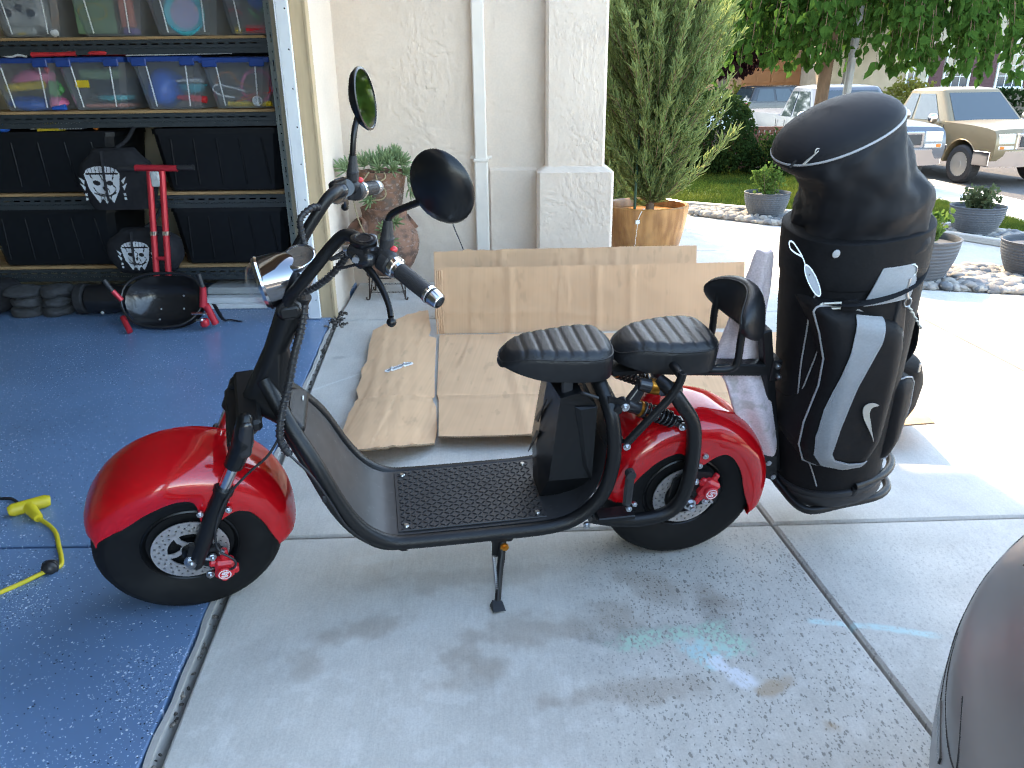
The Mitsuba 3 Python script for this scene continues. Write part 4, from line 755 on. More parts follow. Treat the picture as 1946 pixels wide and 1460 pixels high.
part(nt, 'cord', tube([(-1.66 + .02 * i % .09, SY + .06, 1.93 - .016 * i) if i % 2 else (-1.58 - .018 * i % .09, SY + .06, 1.93 - .016 * i) for i in range(8)], .0025, 4), 'toy_white', 60); part(nt, 'rim', tube([(-1.665, SY + .05, 1.80), (-1.62, SY + .05, 1.80), (-1.585, SY + .05, 1.775)], .006, 6, 4), 'toy_red', 60)
item('torch', 'red torch with a clear head lying in the rightmost top tote', 'torch', [cyl((-1.575, SY + .06, 1.695), (-1.46, SY + .06, 1.695), .024, 14, .022, .004)], 'toy_red', 30)
item('tumbler', 'small clear tumbler beside the red torch in the rightmost top tote', 'tumbler', [cyl((-1.458, SY + .06, 1.695), (-1.41, SY + .06, 1.695), .016, 14, .026)], 'toy_white', 30)
item('toy', 'green toy fan in the rightmost top tote', 'toy', [hull([(-1.57, SY + .1, 1.82), (-1.48, SY + .1, 1.75), (-1.53, SY + .1, 1.76), (-1.57, SY + .11, 1.80)]), blob(5, (-1.45, SY + .14, 1.80), (.05, .04, .03))], 'toy_green')
item('toy', 'blue toy sheet behind the green fan in the rightmost top tote', 'toy', blob(8, (-1.50, SY + .22, 1.86), (.10, .05, .07)), 'toy_blue')
item('ball', 'yellow ball at the bottom of the rightmost top tote', 'ball', ball((-1.625, SY + .06, 1.69), .022), 'toy_yellow')
# black lidded totes on the two lower shelves
def black_tote(x0, x1, z0, z1, label, y0=SY + .0, y1=SY + .52):
    t = thing('black_tote', label, 'storage tote', 'black lidded storage totes'); rg = taper(x0, x1, z0, z1, y0, y1, .08, .04)
    part(t, 'tub', loft(shell(rg, z0, z1 - .03)), 'tote_black', 20)
    part(t, 'lid', loft([[(a + (.01 if a > (x0 + x1) / 2 else -.01) * s_, b, z) for a, b, _ in rg(z1, 1)] for z, s_ in ((z1 - .035, 1), (z1 - .008, 1), (z1, 0))]), 'tote_black', 20)
    for i in range(5):
        x = x0 + (x1 - x0) * (.12 + .19 * i); part(t, 'rib', beam((x, y0 + .026, z0 + .04), (x + .01 * (2 - i), y0 + .002, z1 - .06), .012, .014, .004, (0, -1, 0)), 'tote_black', False)
black_tote(-3.42, -2.49, .748, 1.125, 'black lidded tote at left on the third shelf'); black_tote(-2.235, -1.435, .748, 1.135, 'black lidded tote at right on the third shelf')
black_tote(-3.42, -2.58, .275, .655, 'black lidded tote at left on the bottom shelf'); black_tote(-2.20, -1.45, .275, .655, 'black lidded tote at right on the bottom shelf')
gn = thing('toy_blaster', 'yellow and dark toy blaster lying on the left black tote', 'toy')
part(gn, 'body', [hull([(-2.95, SY + .02, 1.128), (-2.95, SY + .02, 1.165), (-2.86, SY + .02, 1.185), (-2.82, SY + .02, 1.19), (-2.80, SY + .02, 1.13), (-2.95, SY + .08, 1.128), (-2.86, SY + .08, 1.185), (-2.80, SY + .08, 1.13)])], 'toy_yellow', 30)
part(gn, 'magazine', box((.16, .05, .052), (-2.735, SY + .04, 1.163), .005, None), 'toy_dark', False)
for i in range(9): part(gn, 'rib', box((.006, .006, .05), (-2.805 + .017 * i, SY + .013, 1.163)), 'toy_grey', False)
part(gn, 'muzzle', [cyl((-2.95, SY + .05, 1.15), (-3.0, SY + .05, 1.148), .014, 10)], 'toy_grey', 30)
item('bottle', 'blue capped bottle lying at the left end of the black tote', 'bottle', tube([(-3.25, SY + .03, 1.15), (-3.15, SY + .03, 1.15), (-3.13, SY + .03, 1.15)], [.028, .028, .018], 12), 'toy_blue', 40)
item('ball', 'small orange ball on the left black tote', 'ball', ball((-2.60, SY + .06, 1.148), .02), 'toy_orange')
# two black bags with white skull print, hanging at the rack
def fabric(p, n, uv): return mi.Color3f(.011, .0115, .015) * (.7 + .6 * fbm(p.x * 60, p.y * 60, p.z * 60, 3))
mat('black_fabric', base_color=proc(fabric), roughness=.85, sheen=.4); mat('print_white', base_color=(.55, .57, .60), roughness=.8)
def emblem(s, seed):
    r = np.random.default_rng(seed); L = []
    top = [(math.cos(a) * .5, .30 + .22 * math.sin(a)) for a in np.linspace(2.6, .54, 9)]
    head = Polygon([(-.50, .30)] + top + [(.50, .30), (.42, -.12), (.20, -.5), (.10, -.36), (0, -.52), (-.10, -.36), (-.20, -.5), (-.42, -.12)])
    cut = [shapely.affinity.rotate(shapely.affinity.scale(Point(-.19, .06).buffer(.10), 1.1, .7), -12), shapely.affinity.scale(Point(.18, .05).buffer(.085), 1.15, .8), Polygon([(-.05, -.05), (.05, -.04), (.02, -.16), (-.03, -.15)]), LineString(spl([(-.06, .30), (-.02, .16), (.05, .10), (.02, -.02), (.10, -.10), (.13, -.2)], 3)).buffer(.018), LineString(spl([(-.30, -.06), (-.22, -.2), (-.08, -.26), (.06, -.24)], 3)).buffer(.016), LineString(spl([(.26, .0), (.33, -.12), (.22, -.24), (.14, -.34)], 3)).buffer(.016), LineString([(-.36, .34), (-.30, .18)]).buffer(.02), LineString([(.34, .36), (.28, .16)]).buffer(.02), LineString([(-.44, .31), (.44, .31)]).buffer(.025), LineString([(-.3, -.22), (-.12, -.30), (.12, -.30), (.3, -.22)]).buffer(.022)]
    cut += [LineString([(x, .33), (x * 1.1, .5)]).buffer(.013) for x in np.linspace(-.36, .36, 8)] + [LineString([(x, -.32), (x, -.5)]).buffer(.012) for x in (-.05, .05, .15, -.15)]
    g = head.difference(shapely.union_all(cut))
    sp = [Polygon([(sx * .52, y), (sx * .66, y + .1), (sx * .56, y - .1)]) for sx in (-1, 1) for y in (.12, -.05)] + [shapely.box(sx * .55 - .03, y, sx * .55 + .03, y + .07) for sx in (-1, 1) for y in (-.3, -.42)]
    return shapely.affinity.scale(shapely.union_all([g] + sp), s, s, origin=(0, 0))
import shapely.affinity
def bag(label, c, w, h, d, seed, zr, pc, ps, ry=0):
    t = thing('black_bag', label, 'bag'); R = []
    for k, z in enumerate(np.linspace(0, 1, 12)):
        a = np.linspace(0, 6.283, 29)[:-1]; f_ = (.80 + .28 * math.sin(math.pi * min(1, z * 1.15)) - .22 * max(0, z - .75) / .25)
        x, y = np.sign(np.cos(a)) * np.abs(np.cos(a)) ** .55 * w / 2 * f_, np.sign(np.sin(a)) * np.abs(np.sin(a)) ** .6 * d / 2 * f_
        q = np.c_[x, y, x * 0 + z * h + .02 * math.sin(3 * z)]; q[:, :2] *= (1 + .10 * (meshkit.noise(q * 14 + seed * 3) - .5))[:, None]; R.append(q + c)
    part(t, 'body', loft(R), 'black_fabric', 60)
    part(t, 'strap', [tube([np.array(c) + [-.02, -d / 2 - .01, h * .98], np.array(c) + [-.03, -d / 2 - .012, h * .5], np.array(c) + [-.03, -d / 2 - .01, .06]], .018, 8, 4, sq=(.020, .005))], 'black_fabric', 60)
    part(t, 'strap', tube([np.array(c) + [.02, 0, h], np.array(c) + [.07, .06, h + .05], np.array(c) + [.10, .15, h + .14]], .012, 6, 4), 'black_fabric', 60)
    M = frame(pc, (1, ry, 0), None, unit((ry, -1, .0))); g = emblem(ps, seed); part(t, 'print', patch_multi(g, M), 'print_white', False, label='white skull print')
def patch_multi(g, M): return prism(g, .004, M)
bag('black bag with a white skull print hanging before the third shelf', (-2.43, 4.93, .67), .42, .36, .20, 2, 0, (-2.475, 4.823, .825), .215)
bag('black bag with a white skull print standing lower behind the red tubes', (-2.31, 4.86, .285), .42, .27, .20, 5, 0, (-2.325, 4.752, .40), .175)
# ride-on kart attachment: bucket seat, red twin tubes with T handle
mat('kart_red', base_color=(.50, .025, .04), roughness=.3, metallic=.3, clearcoat=.6); mat('gloss_black', base_color=(.012, .012, .014), roughness=.14, clearcoat=.8)
kt = thing('kart_seat', 'black bucket seat kart frame with red twin tubes propped before the shelves', 'kart frame')
def seat_fn(a, b):
    return a
th_ = np.linspace(0, 2 * math.pi, 41)[:-1]
outl = np.array([(.245 * math.copysign(abs(math.cos(a)) ** .75, math.cos(a)) * (1 - .14 * max(0, -math.sin(a))), .165 * math.copysign(abs(math.sin(a)) ** .8, math.sin(a))) for a in th_])
Ms = frame((-2.10, 4.50, .185), (1, .02, 0), None, unit((0.05, -.88, .46)))
bowl = lambda x, y: (x, y, -.17 * np.clip(1 - (np.abs(x) / .262) ** 2.6 - (np.abs(y) / .178) ** 2.6, 0, 1) ** .65)
part(kt, 'bucket', patch(outl, .022, bowl, None, lambda x, y: (x * .985, y * .985, bowl(x, y)[2] - .012)), 'gloss_black', 60, Ms)
part(kt, 'bucket_rim', tube(np.c_[outl, outl[:, 0] * 0 + .002], .009, 8, closed=True), 'gloss_black', 60, Ms)
for q in ((.07, -.02), (-.07, -.02), (.07, .06), (-.07, -.09)): part(kt, 'bolt', ball((q[0], q[1], bowl(np.array([q[0]]), np.array([q[1]]))[2][0] + .002), .006), 'toy_grey', 40, Ms)
for dx in (0, .075): part(kt, 'tube', tube([(-2.20 + dx, 4.70, .28), (-2.155 + dx, 4.76, .91)], .019, 12), 'kart_red', 60)
part(kt, 'cross_tube', tube([(-2.19, 4.705, .395), (-2.11, 4.705, .395)], .012, 10), 'kart_red', 60)
for z in (.545,):
    for dx in (0, .075): part(kt, 'clamp', cyl((-2.181 + dx, 4.727, z - .012), (-2.179 + dx, 4.729, z + .012), .024, 14), 'chrome', 30)
part(kt, 'handlebar', tube([(-2.235, 4.76, .93), (-1.985, 4.76, .925)], .019, 12), 'kart_red', 60)
for a, b in ((-2.335, -2.238), (-1.982, -1.885)): part(kt, 'grip', tube([(a, 4.76, .928), (b, 4.76, .928)], .017, 12), 'black_plastic', 60)
part(kt, 'lock_plate', [box((.055, .01, .09), (-2.12, 4.742, .865), .006), cyl((-2.12, 4.737, .88), (-2.12, 4.725, .88), .018, 16)], 'toy_grey', 30)
part(kt, 'side_lever', tube([(-2.41, 4.47, .32), (-2.375, 4.48, .25)], .014, 10), 'black_plastic', 60); part(kt, 'side_lever', tube([(-2.375, 4.48, .25), (-2.335, 4.49, .19)], .015, 10), 'kart_red', 60)
part(kt, 'side_lever', tube([(-1.845, 4.47, .35), (-1.83, 4.47, .27)], .014, 10), 'black_plastic', 60); part(kt, 'side_lever', tube([(-1.83, 4.47, .27), (-1.845, 4.47, .15)], [.018, .024], 10), 'kart_red', 60)
part(kt, 'frame_foot', [tube([(-1.83, 4.47, .16), (-1.80, 4.50, .035)], .022, 8), box((.045, .05, .05), (-1.845, 4.45, .055), .01)], 'kart_red', 50); part(kt, 'frame_foot', tube([(-2.34, 4.47, .09), (-2.28, 4.40, .02)], .018, 8), 'kart_red', 60)
part(kt, 'axle_bolt', [cyl((-1.91, 4.44, .115), (-1.82, 4.44, .115), .006, 8), cyl((-1.89, 4.44, .07), (-1.83, 4.44, .075), .008, 8), ball((-1.852, 4.425, .08), .012)], 'chrome', 40)
part(kt, 'strap', tube([(-1.80, 4.52, .15), (-1.79, 4.60, .03), (-1.77, 4.66, .012), (-1.69, 4.62, .010)], .01, 6, 4, sq=(.014, .003)), 'black_fabric', 60)
hb = thing('hoverboard', 'black hoverboard with thick tyres lying under the bottom shelf', 'hoverboard')
part(hb, 'body', [loft([np.c_[np.full(20, x), 4.86 + r * 1.15 * np.cos(np.linspace(0, 6.283, 21)[:-1]), .105 + r * np.sin(np.linspace(0, 6.283, 21)[:-1])] for x, r in ((-2.74, .06), (-2.72, .092), (-2.60, .098), (-2.48, .075), (-2.36, .078), (-2.30, .07))])], 'gloss_black', 50)
part(hb, 'wheel', lathe([(.05, 0), (.085, .0), (.098, .012), (.098, .055), (.085, .068), (.04, .066), (0, .05)], 28, frame((-2.74, 4.86, .104), (0, 1, 0), None, (-1, 0, 0))), 'tyre', 40)
part(hb, 'lamp', ball((-2.62, 4.765, .035), .010), 'toy_white', 40)
gm = thing('grey_mat', 'rolled dark grey padded mats under the shelf at left', 'mat')
def padm(p, n, uv): return mi.Color3f(.05, .052, .056) * (.6 + .8 * fbm(p.x * 40, p.y * 40, p.z * 40, 3))
mat('grey_pad', base_color=proc(padm), roughness=.9)
for i, (x0, x1) in enumerate(((-3.24, -3.05), (-3.03, -2.86))):
    for j in range(3): part(gm, 'pad', blob(20 + 3 * i + j, ((x0 + x1) / 2, 4.87, .035 + .06 * j), ((x1 - x0) * .58, .11, .042)), 'grey_pad', 60)
item('duffel', 'black bundle at the far left under the bottom shelf', 'bag', blob(31, (-3.42, 4.95, .11), (.20, .16, .12)), 'black_fabric', 60)
# folded white ramp boards under the rack end
rp = thing('ramp', 'stack of white ribbed boards lying on the floor under the rack end', 'board stack')
for j, (z0, z1, y0, x0, x1) in enumerate(((.006, .040, 4.92, -2.03, -1.455), (.042, .078, 4.93, -2.03, -1.455), (.085, .13, 5.00, -2.02, -1.46))):
    part(rp, 'board', [box((x1 - x0, .22, z1 - z0), ((x0 + x1) / 2, y0 + .11, (z0 + z1) / 2), .004)] + [tube([(x0, y0 - .001, z0 + .006 + k * .011), (x1, y0 - .001, z0 + .006 + k * .011)], .003, 5) for k in range(3)], 'trim_white' if j < 2 else 'toy_grey', False)
# yellow extension cord
mat('cord_yellow', base_color=(.55, .44, .02), roughness=.4); mat('cord_black', base_color=(.018, .018, .02), roughness=.45)
ex = thing('extension_cord', 'yellow extension cord with a T shaped triple outlet on the blue floor', 'extension cord')
part(ex, 'outlet', [tube([(-1.752, 2.325, .024), (-1.74, 2.332, .026), (-1.66, 2.392, .026), (-1.648, 2.40, .024)], [.016, .023, .023, .017], 14), tube([(-1.70, 2.355, .024), (-1.64, 2.30, .020), (-1.628, 2.288, .018)], [.022, .017, .014], 12)], 'cord_yellow', 50)
part(ex, 'cable', tube([(-1.63, 2.29, .016), (-1.575, 2.255, .010), (-1.525, 2.205, .009), (-1.475, 2.13, .009), (-1.435, 2.07, .009), (-1.41, 2.02, .010), (-1.43, 1.985, .016), (-1.49, 1.92, .009), (-1.56, 1.85, .009), (-1.72, 1.74, .009), (-1.95, 1.66, .009)], .0072, 8, 7), 'cord_yellow', 60)
part(ex, 'cord_ball', [ball((-1.425, 1.995, .022), .024, 2, (1, 1, .9))] + [tube([(-1.425 + .025 * math.cos(a) * c_ + 0, 1.995 + .025 * math.cos(a) * s_, .022 + .024 * math.sin(a)) for a in np.linspace(0, 6.28, 16)], .0014, 4, closed=True) for c_, s_ in ((1, 0), (.7, .7))], 'cord_black', 60, label='black rubber ball round the cord')
single('black_cable', tube([(-1.745, 2.375, .02), (-1.79, 2.42, .014), (-1.84, 2.445, .008), (-1.95, 2.43, .006), (-2.2, 2.38, .006)], .0055, 8, 6), 'cord_black', 'thin black cable plugged into the yellow outlet', 'cable', 60)
# ---------------------------------------------------------------- the scooter, built in its own frame: u forward, w towards the viewer's side, z up; it leans on its kickstand
SC_R, SC_F = np.array([.488, 2.16, 0]), np.array([-.97, 1.91, 0])
_e = unit(SC_F - SC_R); _n = np.array([_e[1], -_e[0], 0.0]); _n = -_n if _n[1] > 0 else _n; LEAN = math.radians(9)
_w = _n * math.cos(LEAN) - np.array([0, 0, math.sin(LEAN)]); _z = np.array([0, 0, math.cos(LEAN)]) + _n * math.sin(LEAN)
MS = np.eye(4); MS[:3, 0], MS[:3, 1], MS[:3, 2], MS[:3, 3] = _e, _w, _z, SC_R + [0, 0, .004]
_ax = unit([-.166, 0, .354]); MF = MS @ rot(_ax, -9.5, (1.058, 0, .925))       # steered front end
if (rot(_ax, -9.5) @ [0, 1, 0, 0])[0] > 0: MF = MS @ rot(_ax, 9.5, (1.058, 0, .925))
mat('frame_black', base_color=(.0062, .0066, .0075), roughness=.42, specular=.4)
mat('frame_satin', base_color=(.0050, .0054, .0062), roughness=.3, specular=.4)
mat('red_paint', base_color=(.46, .0012, .005), roughness=.05, specular=.55, clearcoat=1.0, clearcoat_gloss=1.0)
mat('red_caliper', base_color=(.50, .012, .02), roughness=.35, clearcoat=.5)
mat('steel', base_color=(.50, .51, .52), metallic=1.0, roughness=.28); mat('zinc', base_color=(.62, .63, .65), metallic=1.0, roughness=.22)
mat('disc_steel', base_color=grain((.50, .47, .45), .12, 120), metallic=.6, roughness=.42)
mat('gold_anod', base_color=(.62, .27, .04), metallic=.9, roughness=.25)
def leath(p, n, uv): return mi.Color3f(.0085, .009, .0105) * (.85 + .3 * fbm(p.x * 90, p.y * 90, p.z * 90, 2))
bumped('seat_leather', {'base_color': proc(leath), 'roughness': .42, 'specular': .5}, lambda p, n, uv: .0007 * noise(p.x * 420, p.y * 420, p.z * 420) + .0006 * fbm(p.x * 60, p.y * 60, p.z * 60, 2), 1.0)
def tyre_c(p, n, uv): return mi.Color3f(.0040, .0043, .0050) * (.8 + .4 * fbm(p.x * 30, p.y * 30, p.z * 30, 3)) + mi.Color3f(.004, .004, .0035) * smoothstep(.55, .8, fbm(p.x * 9, p.y * 9, p.z * 9, 3))
mat('scooter_tyre', base_color=proc(tyre_c), roughness=.7, specular=.3)
mat('logo_white', base_color=(.70, .70, .70), roughness=.5)
sc = thing('scooter', 'red and black fat tyre electric scooter standing on its kickstand', 'scooter')
YAX = lambda c: frame(c, (1, 0, 0), None, (0, 1, 0))
def tyre_prof(s=1):
    return [(.118, -.085), (.135, -.100), (.175, -.112), (.205, -.110), (.207, -.1085), (.211, -.1085), (.228, -.098), (.240, -.080), (.2425, -.066), (.2385, -.064), (.2385, -.061), (.2445, -.058), (.2475, -.034), (.2435, -.032), (.2435, -.029), (.249, -.026), (.250, 0)]
def full(p): return p + [(r, -w) for r, w in p[-2::-1]]
def cut_disc(ro, ri, nh, rh, spokes=0):
    g = Point(0, 0).buffer(ro, quad_segs=16).difference(Point(0, 0).buffer(ri, quad_segs=12)); h = []
    for k, r_ in enumerate((ro * .91, ro * .80, ro * .69)):
        for i in range(nh): a = (i + (k % 2) * .5) * 2 * math.pi / nh; h.append(Point(r_ * math.cos(a), r_ * math.sin(a)).buffer(rh, quad_segs=3))
    g = g.difference(shapely.union_all(h))
    if spokes:
        arms = [LineString([(ri * .35 * math.cos(a), ri * .35 * math.sin(a)), (ri * .75 * math.cos(a + .25), ri * .75 * math.sin(a + .25)), (ri * 1.08 * math.cos(a + .15), ri * 1.08 * math.sin(a + .15))]).buffer(.007) for a in np.arange(spokes) * 2 * math.pi / spokes]
        g = g.union(shapely.union_all(arms + [Point(0, 0).buffer(ri * .45).difference(Point(0, 0).buffer(ri * .25))]))
    return prism(g, .0035)
def wheel(u, M, rear):
    k = part(sc, 'wheel', lathe(full(tyre_prof()), 72, YAX((u, 0, .25))), 'scooter_tyre', 40, M)
    rim = [(.119, -.084), (.126, -.093), (.122, -.096), (.112, -.086), (.104, -.05), (.06, -.045)]
    part(k, 'rim', [lathe([(r, -w) for r, w in rim] + [(.0, .045)], 48, YAX((u, 0, .25))), lathe([(0, -.045)] + rim[::-1], 48, YAX((u, 0, .25)))], 'frame_satin', 35, M)
    if rear: part(k, 'hub_motor', [lathe([(.0, .085), (.040, .085), (.045, .078), (.098, .074), (.104, .066), (.104, .04)], 48, YAX((u, 0, .25)))] + [ball((u + .092 * math.cos(a), .076, .25 + .092 * math.sin(a)), .004, 1) for a in np.arange(10) * .628], 'frame_satin', 35, M)
    else: part(k, 'hub', [cyl((u, .03, .25), (u, .125, .25), .030, 24, .022, .003)], 'frame_satin', 35, M)
    part(k, 'brake_disc', xf(cut_disc(.099, .064 if rear else .058, 22, .0032, 0 if rear else 5), YAX((u, .106, .25))), 'disc_steel', False, M)
wheel(0, MS, True); wheel(1.425, MF, False)
def bolt(par, p, M, r=.009, L=.012, d=(0, 1, 0), m_='zinc'):
    d = unit(d); part(par, 'bolt', [cyl(np.array(p) - d * .004, np.array(p) + d * .003, r * 1.25, 14), cyl(p, np.array(p) + d * L, r, 6, r * .92), cyl(np.array(p) + d * L, np.array(p) + d * (L + .004), r * .5, 8)], m_, False, M)
# mudguards: a section swept round the axle; the skirt's inner radius follows the angle
def mudguard(u, th, rin, M, ro, wmax, ends=.02):
    A = np.radians(np.linspace(th[0], th[-1], 90)); R = np.interp(np.degrees(A), th, rin); R = gaussian_filter1d(R, .8, mode='nearest'); rings = []
    for i, (a, ri) in enumerate(zip(A, R)):
        e_ = min(i, 89 - i); sh = 1 - .05 * max(0, 1 - e_ / 4) ** 2
        half = [(ri, wmax), (max(ri + .002, ro - .068), wmax + .004), (max(ri + .004, ro - .045), wmax + .001), (ro - .026, wmax - .012), (ro - .012, wmax - .032), (ro - .004, wmax - .06), (ro, wmax - .095)]
        pr_ = half + [(r, -w) for r, w in half[::-1]]; inn = [(r - (.004 if abs(w) < wmax - .02 else .0), w - math.copysign(.004, w)) for r, w in pr_[::-1]]
        rings.append([(u + r * sh * math.cos(a), w, .25 + r * sh * math.sin(a)) for r, w in pr_ + inn])
    return loft(rings)
part(sc, 'mudguard', mudguard(0, [4, 10, 40, 61, 78, 86, 94, 108, 117, 124, 132, 152, 170, 182, 192, 202], [.200, .192, .180, .180, .176, .128, .120, .126, .165, .182, .184, .178, .176, .186, .204, .235], MS, .277, .124), 'red_paint', 38, MS, label='red rear mudguard')
part(sc, 'mudguard', mudguard(1.418, [22, 28, 36, 40, 50, 70, 88, 97, 103, 108, 116, 130, 136, 146, 160, 174, 182, 187], [.246, .228, .208, .196, .186, .182, .186, .184, .172, .115, .100, .112, .176, .196, .200, .204, .214, .234], MF, .278, .124), 'red_paint', 38, MF, label='red front mudguard')
# frame tubes, both sides
NT = [(.287, .058, .655), (.275, .100, .622), (.262, .140, .575), (.251, .152, .488), (.254, .155, .407), (.276, .157, .325), (.335, .158, .258), (.42, .158, .228), (.60, .158, .225), (.80, .158, .227), (.87, .158, .234), (.92, .158, .262), (.961, .156, .306), (1.0, .148, .378), (1.05, .128, .498), (1.10, .090, .588), (1.130, .055, .640), (1.160, .022, .700)]
mir = lambda P: [(u, -w, z) for u, w, z in P]
for P in (NT, mir(NT)): part(sc, 'frame_tube', tube(P, .0205, 14, 5), 'frame_black', 60, MS)
T2 = [(.30, .142, .255), (.42, .140, .203), (.60, .140, .199), (.80, .140, .201), (.89, .140, .207), (.945, .140, .244), (.99, .138, .298), (1.03, .131, .376), (1.075, .112, .490), (1.12, .07, .570)]
for P in (T2, mir(T2)): part(sc, 'frame_tube', tube(P, .0125, 10, 5), 'frame_black', 60, MS)
SW = [(.125, .10, .655), (.100, .135, .640), (.068, .15, .598), (.035, .152, .547), (.021, .152, .487), (.016, .152, .401), (.019, .152, .333), (.034, .152, .269), (.071, .152, .228), (.146, .152, .214), (.231, .150, .222), (.30, .146, .240)]
for P in (SW, mir(SW)): part(sc, 'swing_arm', tube(P, [.019, .021, .021, .020], 14, 5), 'frame_black', 60, MS)
ST = [(.085, .155, .705), (.093, .157, .672), (.118, .157, .625), (.170, .157, .56), (.222, .157, .494)]
for P in (ST, mir(ST)):
    part(sc, 'strut', tube(P, .0115, 12, 5), 'frame_black', 60, MS); s = np.sign(P[0][1])
    bolt(sc, (.222, s * .169, .494), MS, .0085, .006, (0, s, 0))
part(sc, 'cross_member', [cyl((.09, -.155, .70), (.09, .155, .70), .012, 12), cyl((.25, -.15, .60), (.25, .15, .60), .012, 12), cyl((.235, -.15, .50), (.235, .15, .50), .011, 12), box((.30, .10, .012), (.09, 0, .655))], 'frame_black', 40, MS)
part(sc, 'neck', [hull([b_ for c, r in (((1.115, 0, .80), .024), ((1.20, 0, .63), .030), ((1.135, .028, .62), .020), ((1.135, -.028, .62), .020), ((1.10, 0, .72), .014)) for b_ in np.array(ball(c, r, 1).vertices)]), hull([b_ for c, r in (((1.135, .03, .62), .020), ((1.135, -.03, .62), .020), ((1.20, 0, .63), .028), ((1.085, .08, .585), .018), ((1.085, -.08, .585), .018)) for b_ in np.array(ball(c, r, 1).vertices)])], 'frame_black', 50, MS)
# deck: bent sheet, diamond plate, screws
dk = [(.285, .60), (.272, .52), (.272, .43), (.288, .355), (.322, .295), (.36, .262), (.42, .246), (.55, .243), (.70, .243), (.85, .245), (.905, .262), (.95, .305), (.99, .375), (1.035, .487), (1.075, .570), (1.105, .625)]
dkw = [.10, .140, .146, .147, .147, .147, .147, .147, .147, .147, .147, .145, .138, .112, .078, .045]
dp = spl(np.c_[np.array(dk)[:, 0], np.array(dkw), np.array(dk)[:, 1]], 4)
def strip(P, dz): return [[(u, s * w, z + dz * (1 - (s * s) * .25)) for s in np.linspace(-1, 1, 9)] + [(u, s * w, z - .006) for s in np.linspace(1, -1, 5)] for u, w, z in P]
bumped('deck_sheet', {'base_color': proc(lambda p, n, uv: mi.Color3f(.030, .030, .032) * (.8 + .4 * fbm(p.x * 20, p.y * 20, p.z * 20, 3)) + mi.Color3f(.05, .05, .05) * smoothstep(.70, .80, fbm(p.x * 55, p.y * 190, p.z * 55, 3)) * .25), 'roughness': .40}, lambda p, n, uv: .0005 * noise(p.x * 700, p.y * 700, p.z * 700))
part(sc, 'deck', loft(strip(dp, .002)), 'deck_sheet', 40, MS)
part(sc, 'deck_belly', hull([(u, s * .12, z) for u, z in ((.36, .235), (.90, .235), (.90, .205), (.36, .20)) for s in (-1, 1)]), 'frame_black', False, MS)
part(sc, 'skid_block', hull([(.86, .125, .205), (.915, .125, .215), (.845, .125, .165), (.83, .125, .165), (.86, -.125, .205), (.915, -.125, .215), (.845, -.125, .165), (.83, -.125, .165)]), 'frame_black', False, MS)
pp = part(sc, 'tread_plate', box((.425, .275, .005), (.640, 0, .2485), .001), 'deck_sheet', False, MS, label='black diamond tread plate')
tp = []
for i in range(26):
    for j in range(17):
        c = np.array([.640 - .198 + i * .0158, -.128 + j * .016, .2508]); a = math.radians(38 if (i + j) % 2 else -38) ; d = np.array([math.cos(a), math.sin(a), 0]) * .0104; q = np.array([-math.sin(a), math.cos(a), 0]) * .0026
        tp.append(TM([c - d, c - q, c + d, c + q, c - q * .5 + [0, 0, .0030] - d * .4, c + q * .5 + [0, 0, .0030] + d * .4], [(0, 1, 4), (1, 2, 5), (1, 5, 4), (2, 3, 5), (3, 0, 4), (3, 4, 5)]))
k_ = part(pp, 'lug', tp, 'frame_black', False, MS, kind='stuff')
for u in (.452, .828):
    for w in (-.118, .118): part(pp, 'screw', [lathe([(.009, 0), (.009, .002), (.006, .0055), (0, .0055)], 14, tr(u, w, .251))], 'steel', 40, MS)
part(sc, 'sticker', box((.003, .018, .028), (1.078, -.035, .592), 0, None), 'tag_white', False, MS)
# battery case between deck and seat
bt = part(sc, 'battery_case', [hull([(.432, -.05, .255), (.432, .05, .255), (.424, -.122, .365), (.424, .122, .365), (.398, -.105, .625), (.398, .105, .625), (.34, -.105, .640), (.34, .105, .640), (.30, .112, .60), (.30, -.112, .60), (.30, .118, .36), (.30, -.118, .36), (.33, -.05, .255), (.33, .05, .255), (.437, 0, .40), (.412, 0, .63)])], 'frame_satin', False, MS)
zz = [(.12, .20), (-.05, .03), (.05, .0), (-.06, -.12), (.02, -.02), (-.07, .02), (.09, .17)]
part(bt, 'bolt_mark', prism([(a * .45, b * .8) for a, b in [(.10, .16), (-.06, .015), (.03, .03), (-.10, -.14), (.06, .0), (-.03, -.015)]], .003, frame((.4325, -.004, .475), (.06, -1, .0), None, unit((1, .09, .10)))), 'frame_black', False, MS)
part(bt, 'side_cover', hull([(.30, .113, .60), (.36, .113, .60), (.325, .119, .40), (.30, .119, .35), (.30, .124, .60), (.345, .124, .595), (.318, .127, .41), (.30, .127, .37)]), 'frame_black', False, MS)
part(bt, 'lock', [box((.03, .022, .04), (.375, .075, .645), .004), cyl((.375, .03, .642), (.375, .03, .662), .012, 12)], 'black_plastic', False, MS)
part(bt, 'catch', [box((.018, .05, .012), (.396, -.04, .632), .003), tube([(.385, .02, .61), (.402, .03, .60), (.404, .03, .575), (.397, .055, .563), (.375, .07, .58)], .0032, 6, 4)], 'zinc', 40, MS)
for a, b in (((.36, .05, .64), (.31, .09, .69)), ((.35, -.03, .645), (.30, -.01, .70)), ((.345, .08, .62), (.30, .125, .63))):
    part(sc, 'cable', tube([a, (np.array(a) + b) / 2 + [.02, .015, .02], b], .0042, 6, 4), 'cord_black', 60, MS)
part(sc, 'seat_post', [box((.10, .07, .05), (.335, 0, .672), .006), cyl((.335, .0, .62), (.335, 0, .66), .018, 14)], 'frame_black', 40, MS)
